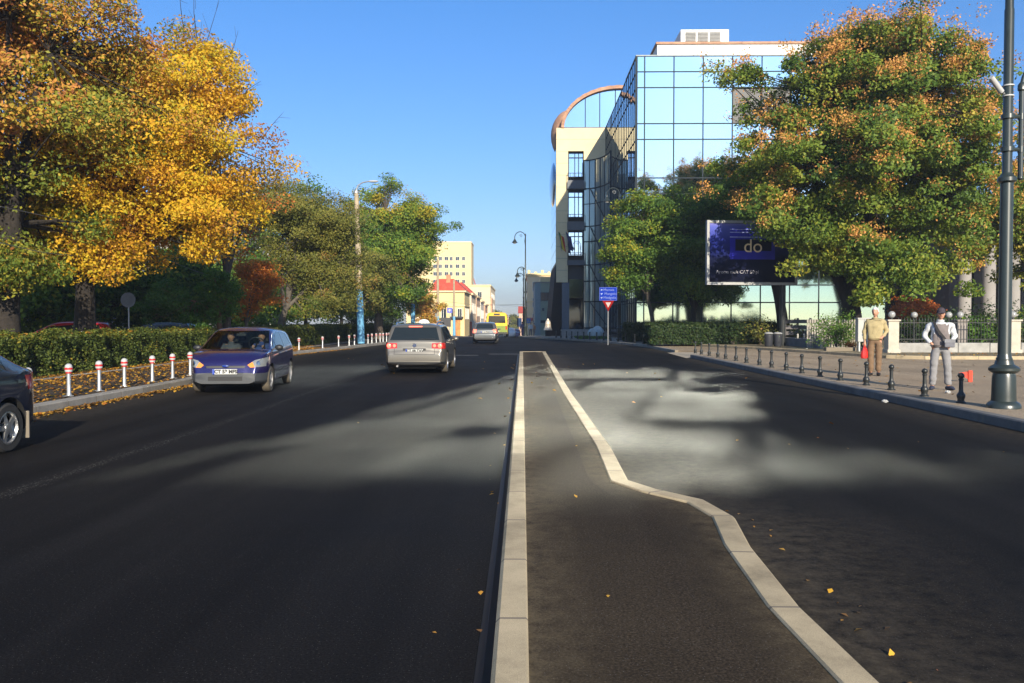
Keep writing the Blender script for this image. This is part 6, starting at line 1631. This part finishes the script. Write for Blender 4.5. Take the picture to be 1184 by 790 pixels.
# pale sheeted heap beside the sign, in front of the curved bay
Y = 70.; t = thing('covered_scooter', 'pale plastic sheeted heap on the grass before the curved glass bay', 'covered heap', (P(690, Y), Y, .15))
q = MB(); q.ball((0, 0, .45), .75, .4, .5, 16, 10); q.v = [(x+.12*math.sin(5*z+3*x), y+.1*math.sin(7*x), max(0, z+.1*math.sin(6*x+4*y))) for x, y, z in q.v]; q.build('sheet', mat('pale sheet', (.46, .54, .56), .4, var=.2), t, smooth=True)
q = MB(); q.tube([(-.5, 0, .05), (.5, 0, .05)], .1, 8); q.build('base_roll', m_blk, t)
tag(link('grass', leaf_mesh('grass', np.stack([np.random.RandomState(1).uniform(P(668, 68), P(704, 66), 2500), np.random.RandomState(2).uniform(66, 72, 2500), np.full(2500, .2)], 1), np.random.RandomState(3).normal(size=(2500, 3))*np.array([1, 1, .3]), .14, np.random.RandomState(5).rand(2500)*.5, LF['green'])), kind='stuff')

# ================================================================ BUILDINGS BEHIND THE LEFT TREES
m_pal = mat('pale wall render', (.42, .43, .44), .9, var=.15, scale=.4)
t = thing('pale_low_building', 'long pale low building behind the trunks and parked cars', 'building', (-26, 40, 0))
q = MB(); q.box(-10, 0, -10, 34, 0, 4.2); q.build('wall', m_pal, t)
q = MB(); q.box(-10.2, .25, -10.2, 34.2, 4.2, 4.5); q.build('roof_edge', m_gr, t)
for j in range(7): window(t, 0, -6+j*5.5, 2.2, 1.6, 1.4, m_wfr, m_pane, 'X'); 
for j in range(2): window(t, -3-j*4, -10, 2.2, 1.4, 1.4, m_wfr, m_pane)
t = thing('apartment_block', 'dim apartment block with pale window frames behind the thinning tree', 'building', (-30, 72, 0))
q = MB(); q.box(-26, 0, 0, 30, 0, 11.5); q.build('wall', mat('dim render', (.30, .28, .25), .9, var=.12, scale=.4), t)
q = MB(); q.box(-26.2, .3, -.3, 30.2, 11.5, 11.9); q.build('cornice', m_gr2, t)
for fz in (1.8, 4.8, 7.8, 10.2):
    for j in range(6): window(t, -2.5-j*3.6, 0, fz, 1.5, 1.5, m_wfr, m_pane)
    for j in range(6): window(t, 0, 3+j*4.6, fz, 1.5, 1.5, m_wfr, m_pane, 'X')
# ================================================================ PEOPLE
m_skin = mat('skin', (.48, .25, .16), .55, var=.08, scale=6)
m_eye = mat('eye dark', (.02, .015, .012), .3, var=0)
m_lip = mat('lips', (.32, .12, .09), .5, var=0)
def skin_mesh(joints, edges, root, sub=2):
    """joints: {name: (x, y, z, rx[, ry])}"""
    bm = bmesh.new(); lay = bm.verts.layers.skin.verify(); V = {}
    for k, j in joints.items():
        v = bm.verts.new(j[:3]); v[lay].radius = (j[3], j[4] if len(j) > 4 else j[3]); v[lay].use_root = (k == root); V[k] = v
    for a, b in edges: bm.edges.new((V[a], V[b]))
    me = bpy.data.meshes.new('tmp'); bm.to_mesh(me); bm.free()
    o = bpy.data.objects.new('tmp', me); COL.objects.link(o)
    s = o.modifiers.new('s', 'SKIN'); s.use_smooth_shade = True
    u = o.modifiers.new('u', 'SUBSURF'); u.levels = sub; u.render_levels = sub
    dg = bpy.context.evaluated_depsgraph_get(); dg.update()
    r = bpy.data.meshes.new_from_object(o.evaluated_get(dg)); bpy.data.objects.remove(o)
    return r
def join(meshes, mats):
    bm = bmesh.new()
    for me, mi in meshes:
        n0 = len(bm.faces); bm.from_mesh(me); bm.faces.ensure_lookup_table()
        for f in bm.faces[n0:]:
            f.smooth = True
            if mi is not None: f.material_index = mi
    out = bpy.data.meshes.new('body'); bm.to_mesh(out); bm.free()
    for m_ in mats: out.materials.append(m_)
    return out
def head_mesh(c, yaw=0., s=1.):
    """a head looking to -y: skull, jaw, nose, brow, ears, lips, eyes"""
    bm = bmesh.new(); bmesh.ops.create_icosphere(bm, subdivisions=4, radius=1)
    for v in bm.verts:
        x, y, z = v.co
        w = 1-.22*max(0, -z)**1.5-.05*max(0, z); f = -y
        X = x*.076*w; Y = y*.097*(1-.10*max(0, -z)); Z = z*.118
        if f > 0: Y += .012*max(0, -z)**2
        nose = math.exp(-(x/.16)**2-((z+.10)/.20)**2)*(f > 0)*max(0, f)**2
        Y -= .026*nose*(1.25-.5*(z+.1)/.2 if z < .25 else .2)*.8
        brow = math.exp(-((z-.18)/.10)**2)*(f > .3); Y -= .005*brow*math.exp(-(x/.6)**2)
        eye = math.exp(-((abs(x)-.38)/.14)**2-((z-.04)/.10)**2)*(f > .3); Y += .009*eye
        chin = math.exp(-(x/.3)**2-((z+.86)/.2)**2)*(f > 0); Y -= .012*chin
        lip = math.exp(-(x/.28)**2-((z+.45)/.07)**2)*(f > .4); Y -= .005*lip
        v.co = (X, Y, Z)
    for f in bm.faces:
        c_ = f.calc_center_median()
        if c_.y < -.05 and abs(c_.z+.053) < .008 and abs(c_.x) < .024: f.material_index = 2
    for sgn in (-1, 1):
        r = bmesh.ops.create_icosphere(bm, subdivisions=2, radius=1)
        for v in r['verts']: v.co = Vector((sgn*.074+v.co.x*.010, .008+v.co.y*.022, .002+v.co.z*.033))
        r = bmesh.ops.create_icosphere(bm, subdivisions=2, radius=1)
        for v in r['verts']: v.co = Vector((sgn*.029+v.co.x*.011, -.078+v.co.y*.008, .006+v.co.z*.006))
        for f in set(f for v in r['verts'] for f in v.link_faces): f.material_index = 1
    me = bpy.data.meshes.new('head'); bm.to_mesh(me); bm.free()
    me.transform(Matrix.Translation(c) @ Matrix.Rotation(yaw, 4, 'Z') @ Matrix.Scale(s, 4)); return me
def hand_mesh(wrist, direction, palm_n, side, curl=.5):
    """palm, four bent fingers of unequal length, thumb leaving the side near the wrist"""
    d = Vector(direction).normalized(); n = Vector(palm_n); n = (n-d*n.dot(d)).normalized(); s = d.cross(n)*side; w = Vector(wrist)
    q = MB(); q.tube([w-d*.02, w+d*.02, w+d*.055, w+d*.09], [.024, .030, .036, .030], 10)
    c = w+d*.045; q.v = [tuple(Vector(p)-n*(Vector(p)-c).dot(n)*.45) for p in q.v]
    for i, L in enumerate((.066, .076, .070, .054)):
        o = w+d*.085+s*(.028-.0185*i); p = [o-d*.02, o]; dirv = d.copy()
        for k in range(3):
            a = curl*(.5+.35*k); dirv = (d*math.cos(a*(k+1)*.7)+n*math.sin(a*(k+1)*.7)); o = o+dirv*L*(.45, .32, .23)[k]; p.append(o)
        q.tube(p, [.009, .0092, .0085, .0078, .006], 7)
    o = w+d*.025+s*.03; q.tube([o-s*.012, o+s*.018+d*.022, o+s*.024+d*.048+n*.012, o+s*.02+d*.066+n*.02], [.012, .0115, .0098, .007], 7)
    return q.mesh('hand', [m_skin], True, 60)

def person(label, loc, rz, J, H=1.75, hand_specs=(), yaw=0., jacket=None, trousers=None, shoes=None, hair=None, cap=None, legs=True, group=None, jr=1.):
    """J: joints of the pose for a 1.75 m figure looking to -y"""
    sc = H/1.75
    jb = dict(pelvis=(*J['pelvis'], .12, .095), belly=(*J['belly'], .115, .09), chest=(*J['chest'], .135, .10), neck0=(*J['neck'], .055), neck1=(*(Vector(J['neck'])*.45+Vector(J['head'])*.55+Vector((0, .012, 0))), .047))
    ed = [('pelvis', 'belly'), ('belly', 'chest'), ('chest', 'neck0'), ('neck0', 'neck1')]
    for s in 'LR':
        jb['sh'+s] = (*J['sh'+s], .058); jb['el'+s] = (*J['el'+s], .040); jb['wr'+s] = (*J['wr'+s], .027)
        ed += [('chest', 'sh'+s), ('sh'+s, 'el'+s), ('el'+s, 'wr'+s)]
        jb['hip'+s] = (*J['hip'+s], .088); jb['kn'+s] = (*J['kn'+s], .054); jb['an'+s] = (*J['an'+s], .036); jb['to'+s] = (*J['to'+s], .034)
        ed += [('pelvis', 'hip'+s), ('hip'+s, 'kn'+s), ('kn'+s, 'an'+s), ('an'+s, 'to'+s)]
    body = skin_mesh(jb, ed, 'pelvis')
    parts = [(body, 0), (head_mesh(J['head'], yaw), None)]
    for hs in hand_specs: parts.append((hand_mesh(*hs), 0))
    bd = join(parts, [m_skin, m_eye, m_lip])
    o = link('person', bd); tag(o, label, 'person', group)
    o.location = loc; o.rotation_euler = (0, 0, rz); o.scale = (sc,)*3
    if jacket:
        jj = dict(hem=(*J['pelvis'], .185*jr, .15*jr), belly=(*J['belly'], .182*jr, .15*jr), chest=(*J['chest'], .178*jr, .14*jr), col=(*(Vector(J['neck'])*.9+Vector(J['head'])*.1-Vector((0, 0, .02))), .088))
        hem = Vector(J['pelvis'])-Vector((0, 0, .07)); jj['hem0'] = (*hem, .18*jr, .145*jr)
        e2 = [('hem0', 'hem'), ('hem', 'belly'), ('belly', 'chest'), ('chest', 'col')]
        for s in 'LR':
            jj['sh'+s] = (*J['sh'+s], .070); jj['el'+s] = (*J['el'+s], .060)
            wv = Vector(J['wr'+s])*.88+Vector(J['el'+s])*.12; jj['wr'+s] = (*wv, .044)
            e2 += [('chest', 'sh'+s), ('sh'+s, 'el'+s), ('el'+s, 'wr'+s)]
        jj['yoke'] = (*(Vector(J['chest'])*.45+Vector(J['neck'])*.55), .135, .118); e2 = [e for e in e2 if e != ('chest', 'col')]+[('chest', 'yoke'), ('yoke', 'col')]
        jm = skin_mesh(jj, e2, 'belly'); jm.materials.clear()
        for m_ in (jacket if isinstance(jacket, (list, tuple)) else [jacket]): jm.materials.append(m_)
        if not isinstance(jacket, (list, tuple)):
            base_c = jm.materials[0]; jm.materials.append(m_hemdark)
            for f in jm.polygons:
                if f.center.z < J['pelvis'][2]-.035: f.material_index = 1
        for v in jm.vertices:      # cloth folds
            c = v.co; k = .006*math.sin(31*c.z+9*c.x)+.005*math.sin(47*c.z-23*c.x+5)+.004*math.sin(60*c.x+17*c.z)
            v.co += v.normal*k
        jo = link('jacket', jm, o); o['_j'] = 1
        q = MB(); nk = Vector(J['neck']); q.lathe([(.066, -.03), (.074, -.01), (.078, .028), (.070, .034), (.060, .02)], (nk.x, nk.y-.004, nk.z-.005), 16); q.f = q.f[:-2]; q.mi = q.mi[:-2]
        q.build('collar', jacket[1] if isinstance(jacket, (list, tuple)) else jacket, jo, smooth=True)
        if isinstance(jacket, (list, tuple)):
            for f in jm.polygons:
                c = f.center; f.material_index = 1 if (abs(c.x-J['chest'][0]) > .17 or c.z > 1.40 or (abs(c.x) > .14 and c.z > 1.2)) else 0
    if trousers:
        tt = dict(waist=(*(Vector(J['pelvis'])+Vector((0, 0, .07))), .13, .105), crotch=(*(Vector(J['pelvis'])-Vector((0, 0, .05))), .12, .11)); e3 = [('waist', 'crotch')]
        for s in 'LR':
            tt['hip'+s] = (*J['hip'+s], .105); tt['kn'+s] = (*J['kn'+s], .082); a = Vector(J['an'+s])+Vector((0, 0, .0)); tt['an'+s] = (*a, .076)
            e3 += [('crotch', 'hip'+s), ('hip'+s, 'kn'+s), ('kn'+s, 'an'+s)]
        tm = skin_mesh(tt, e3, 'crotch'); tm.materials.clear(); tm.materials.append(trousers)
        for v in tm.vertices:
            c = v.co; lowk = max(0, (.45-c.z))*1.6+.5
            v.co += v.normal*lowk*(.006*math.sin(38*c.z+12*c.x)+.005*math.sin(55*c.z-30*c.y))
        link('trousers', tm, o)
    if shoes:
        for s in 'LR':
            a = Vector(J['an'+s]); b = Vector(J['to'+s]); d = (b-a); d.z = 0; d.normalize()
            q = MB(); q.tube([a-d*.06+Vector((0, 0, -.045)), a+Vector((0, 0, -.035)), a*.45+b*.55+Vector((0, 0, -.012)), b+Vector((0, 0, 0)), b+d*.055-Vector((0, 0, .012))], [.034, .05, .047, .043, .018], 12)
            q.v = [(x, y, max(z, .004)) for x, y, z in q.v]
            q.build('shoe', shoes, o, smooth=True)
    hc = Vector(J['head'])
    if hair:
        bm = bmesh.new(); bmesh.ops.create_icosphere(bm, subdivisions=3, radius=1)
        for v in bm.verts: v.co = Vector((v.co.x*.086, v.co.y*.106+.008, v.co.z*.127+.008))
        bmesh.ops.delete(bm, geom=[v for v in bm.verts if v.co.z < -.045 or (v.co.y < -.045 and v.co.z < .062) or (v.co.y < .0 and v.co.z < -.0)], context='VERTS')
        hm = bpy.data.meshes.new('hair'); bm.to_mesh(hm); bm.free(); hm.materials.append(hair); hm.polygons.foreach_set('use_smooth', [True]*len(hm.polygons))
        hm.transform(Matrix.Translation(hc) @ Matrix.Rotation(yaw, 4, 'Z')); link('hair', hm, o)
    if cap:
        q = MB(); q.lathe([(.088, .028), (.090, .055), (.084, .095), (.06, .125), (.02, .137), (.002, .138)], n=20)
        q.v = [(x*.93, y*1.12, z) for x, y, z in q.v]
        q.sheet([[(.075*math.sin(t_), -.085-.02*math.cos(t_)-(.065*u*math.cos(t_*.8)), .036-.02*u-.006*abs(math.sin(t_))) for t_ in [(-1.25+2.5*i/10) for i in range(11)]] for u in (0, .5, 1)])
        q.xf(Matrix.Translation(hc) @ Matrix.Rotation(yaw, 4, 'Z')); q.build('cap', cap, o, smooth=True)
    if '_j' in o: del o['_j']
    return o

m_hemdark = mat('jacket hem band', (.20, .16, .085), .9, var=.1)
def cloth(name, c, **k): return mat(name, c, .9, var=.14, scale=9, bump=.35, bscale=14, **k)
BASE = dict(pelvis=(0, 0, .96), belly=(0, 0, 1.10), chest=(0, .01, 1.30), neck=(0, .01, 1.475), head=(0, -.015, 1.635),
    shL=(.19, .01, 1.41), shR=(-.19, .01, 1.41), elL=(.25, .03, 1.12), elR=(-.25, .03, 1.12), wrL=(.25, -.03, .87), wrR=(-.25, -.03, .87),
    hipL=(.095, 0, .90), hipR=(-.095, 0, .90), knL=(.10, -.01, .50), knR=(-.10, -.01, .50), anL=(.105, .02, .085), anR=(-.105, .02, .085), toL=(.12, -.13, .045), toR=(-.12, -.13, .045))
GP = 'people on the right pavement'
# older man with the red bag: one arm hanging, the other hand in his jacket pocket
J = dict(BASE); J.update(elR=(-.25, .02, 1.13), wrR=(-.245, -.05, .88), elL=(.275, .08, 1.14), wrL=(.17, -.09, 1.0), toR=(-.13, -.13, .045), anL=(.085, .03, .085), knL=(.09, -.0, .5), toL=(.10, -.12, .045), anR=(-.09, .0, .085))
pz_ = at(1012, 435.5, .142); PX, PY = P(1012, 22.0), 22.0
o1 = person('white haired older man in olive beige jacket and brown trousers holding a red bag', (PX, PY, .142), R(-22), J, 1.80,
    hand_specs=[((-.245, -.055, .87), (0, -.10, -1), (.3, 1, 0), -1, 1.5), ((.17, -.09, 1.0), (-.6, .0, -.5), (-.4, .9, 0), 1, .5)], yaw=R(-18),
    jacket=cloth('olive beige jacket', (.36, .29, .15)), trousers=cloth('brown trousers', (.17, .105, .058)), shoes=mat('dark shoes', (.02, .017, .015), .4), hair=mat('white hair', (.62, .60, .57), .9, var=.2, scale=30), group=GP)
q = MB(); q.box(-.16, .16, -.115, -.108, 1.0, 1.01)
# bag hanging from his hand
Mr = Matrix.Translation((PX, PY, .142)) @ Matrix.Rotation(R(-22), 4, 'Z') @ Matrix.Scale(1.80/1.75, 4)
hw_ = Mr @ Vector((-.245, -.07, .78))
b = thing('carrier_bag', 'small red carrier bag hanging from the older man\'s hand', 'bag', hw_, R(30))
q = MB(); rows = []
for (z, a, d) in ((-.34, .10, .05), (-.33, .115, .06), (-.25, .125, .065), (-.16, .11, .055), (-.09, .075, .035), (-.06, .05, .02)):
    rows.append([(a*math.cos(t*.5236)*(1+.08*math.sin(3*t)), d*math.sin(t*.5236), z+.012*math.sin(2*t)) for t in range(13)])
q.sheet(rows); q.face(*reversed(range(0, 12))); q.build('pouch', mat('red plastic', (.62, .03, .025), .35, var=.12, scale=8), b, smooth=True)
for s in (-1, 1): q = MB(); q.tube([(s*.045, 0, -.07), (s*.02, s*.012, .0), (0, s*.012, .035)], [.014, .008, .006], 6); q.build('handle', mat('red plastic', (.62, .03, .025)), b, smooth=True)

# capped man, both hands in his jacket pockets
J = dict(BASE); J.update(elL=(.305, .09, 1.14), wrL=(.17, -.09, .98), elR=(-.305, .09, 1.14), wrR=(-.17, -.09, .98), shL=(.205, .01, 1.42), shR=(-.205, .01, 1.42),
    anL=(.17, .02, .085), anR=(-.14, .02, .085), knL=(.145, -.01, .5), knR=(-.125, -.01, .5), toL=(.23, -.11, .045), toR=(-.19, -.11, .045), head=(.0, -.03, 1.63))
PX2, PY2 = P(1087.5, 17.5), 17.5
o2 = person('man in dark cap, grey jacket with white sleeves and light grey trousers, hands in pockets', (PX2, PY2, .142), R(-14), J, 1.72,
    hand_specs=[((.17, -.08, .98), (-.5, .1, -.6), (-.4, .9, 0), 1, .5), ((-.17, -.08, .98), (.5, .1, -.6), (.4, .9, 0), -1, .5)], yaw=R(-6),
    jacket=[cloth('grey jacket', (.17, .145, .14)), cloth('white sleeves', (.52, .53, .55))], trousers=cloth('light grey trousers', (.22, .215, .22)), shoes=mat('navy shoes', (.03, .035, .06), .5), hair=mat('dark hair', (.03, .025, .02), .9), cap=mat('dark cap', (.045, .035, .045), .85, var=.1), group=GP, jr=1.04)
b = thing('shoulder_bag', 'grey shoulder bag with dark strap worn by the capped man', 'bag', (PX2, PY2, .142), R(-14)); b.scale = (1.72/1.75,)*3
q = MB(); q.box(.03, .23, -.25, -.185, .92, 1.09); q.build('pouch', cloth('grey bag cloth', (.15, .15, .17)), b, bevel=.02)
q = MB(); q.box(.025, .235, -.257, -.2505, 1.02, 1.095); q.build('flap', cloth('grey bag flap', (.20, .20, .215)), b, bevel=.003)
q = MB()
pts = [(-.15, -.06, 1.475), (-.13, -.135, 1.39), (-.08, -.175, 1.27), (-.0, -.195, 1.16), (.05, -.20, 1.09)]
k = 0; rows = []
for p in pts: rows.append([(p[0]-.022, p[1], p[2]-.012), (p[0]+.022, p[1], p[2]+.012)])
q.sheet(rows); st = q.build('strap', mat('dark strap', (.015, .014, .015), .8, var=0), b); sd_ = st.modifiers.new('t', 'SOLIDIFY'); sd_.thickness = .006
# red box on the pavement behind him
b = thing('red_bag', 'small open red bag standing on the pavement right of the capped man', 'bag', (P(1118.5, 19.8), 19.8, .142), R(-20))
m_rp = mat('red orange plastic', (.66, .07, .035), .4, var=.1)
q = MB(); q.prismX([(-.05, 0), (.06, 0), (.07, .27), (-.06, .28)], .03, .12); q.build('pouch', m_rp, b, bevel=.008)
q = MB(); q.prismY([(-.16, .22), (.03, .06), (.03, .25)], -.03, -.02); q.build('flap', m_rp, b)
q = MB(); q.tube([(-.16, -.03, .22), (-.22, -.03, .12)], .006, 5); q.build('strap', m_ink, b)
# litter
t = thing('crumpled_paper', 'white crumpled paper on the pavement at the capped man\'s feet', 'litter', (P(1097, 16.7), 16.7, .142))
def crumple(sd_, r):
    bm = bmesh.new(); bmesh.ops.create_icosphere(bm, subdivisions=3, radius=r); rr_ = random.Random(sd_)
    for v in bm.verts: v.co *= 1+.25*math.sin(v.co.x*160+sd_)*math.sin(v.co.y*140)+.15*rr_.uniform(-1, 1)
    for v in bm.verts: v.co.z = v.co.z*.6+r*.5
    me = bpy.data.meshes.new('sheet'); bm.to_mesh(me); bm.free(); me.materials.append(m_wht); return me
link('sheet', crumple(1, .05), t)
t = thing('crumpled_paper', 'white crumpled paper in the gutter below the pavement kerb', 'litter', (7.08, P(1037, 1) and 16.2, .004))
link('sheet', crumple(2, .05), t)

# the two people in the violet blue hatchback
SIT = dict(pelvis=(0, .08, .55), belly=(0, .10, .68), chest=(0, .12, .90), neck=(0, .11, 1.07), head=(0, .07, 1.215), shL=(.18, .11, 1.0), shR=(-.18, .11, 1.0), elL=(.24, -.05, .80), elR=(-.24, -.05, .80), wrL=(.14, -.27, .92), wrR=(-.14, -.27, .92),
    hipL=(.09, .05, .54), hipR=(-.09, .05, .54), knL=(.10, -.38, .60), knR=(-.10, -.38, .60), anL=(.10, -.52, .32), anR=(-.10, -.52, .32), toL=(.10, -.66, .29), toR=(-.10, -.66, .29))
Mc = Matrix.Translation(HLOC) @ Matrix.Rotation(HZ, 4, 'Z')
for (yy_, lab, jc, J2) in ((.36, 'driver in blue top behind the windscreen of the violet blue hatchback', (.05, .08, .25), SIT),
                      (-.36, 'passenger with dark hair and pale collar in the violet blue hatchback', (.10, .10, .12), dict(SIT, wrL=(.10, -.22, .70), wrR=(-.10, -.22, .70), elL=(.22, -.02, .78), elR=(-.22, -.02, .78)))):
    w_ = Mc @ Vector((-.02, yy_, 0.02))
    h_ = [((.14, -.27, .92), (-.1, -.6, .6), (-.5, 0, .4), 1, 1.3), ((-.14, -.27, .92), (.1, -.6, .6), (.5, 0, .4), -1, 1.3)] if yy_ > 0 else [((.10, -.22, .70), (-.2, -1, -.2), (0, 0, -1), 1, .4), ((-.10, -.22, .70), (.2, -1, -.2), (0, 0, -1), -1, .4)]
    person(lab, w_, HZ+R(90), J2, 1.72, hand_specs=h_, jacket=cloth('car jacket %s' % lab[:4], jc), trousers=cloth('dark trousers', (.04, .04, .05)), shoes=mat('dark shoes', (.02, .017, .015)), hair=mat('dark hair', (.03, .025, .02)), group='people in the violet blue hatchback', jr=.92)
# pedestrians far down the right pavement
for (px, Y, jc, tc_, lab, rz) in ((613.6, 104, (.7, .68, .66), (.10, .10, .12), 'distant pedestrian in a white top beside the blue square sign', R(10)), (604, 99, (.10, .09, .20), (.12, .10, .2), 'distant pedestrian in violet clothes at the foot of the tall lamp post', R(160)), (617.3, 108, (.55, .25, .12), (.3, .2, .15), 'distant pedestrian in an orange brown coat near the blue pilaster', R(150))):
    g = zg(Y)+.142
    J = dict(BASE); J.update(knL=(.10, -.12, .52), anL=(.10, -.12, .09), toL=(.10, -.27, .05), anR=(-.1, .2, .12), knR=(-.1, .02, .5), toR=(-.1, .08, .05))
    person(lab, (P(px, Y), Y, g), rz, J, 1.72, jacket=cloth('far coat %s' % px, jc), trousers=cloth('far trousers %s' % px, tc_), shoes=mat('dark shoes', (.02, .017, .015)), hair=mat('dark hair', (.03, .025, .02)), group='pedestrians far down the right pavement')
# ================================================================ AIR
mh = bpy.data.materials.new('air haze'); mh.use_nodes = True; hn = mh.node_tree
for x in list(hn.nodes):
    if x.type != 'OUTPUT_MATERIAL': hn.nodes.remove(x)
pv = hn.nodes.new('ShaderNodeVolumePrincipled'); pv.inputs['Density'].default_value = .0007; pv.inputs['Color'].default_value = (.80, .88, 1, 1); pv.inputs['Anisotropy'].default_value = .3
hn.links.new(pv.outputs[0], hn.nodes['Material Output'].inputs['Volume'])
q = MB(); q.box(-950, 950, -90, 1450, -6.2, 46); hz_ = q.build('haze', mh); hz_['kind'] = 'stuff'
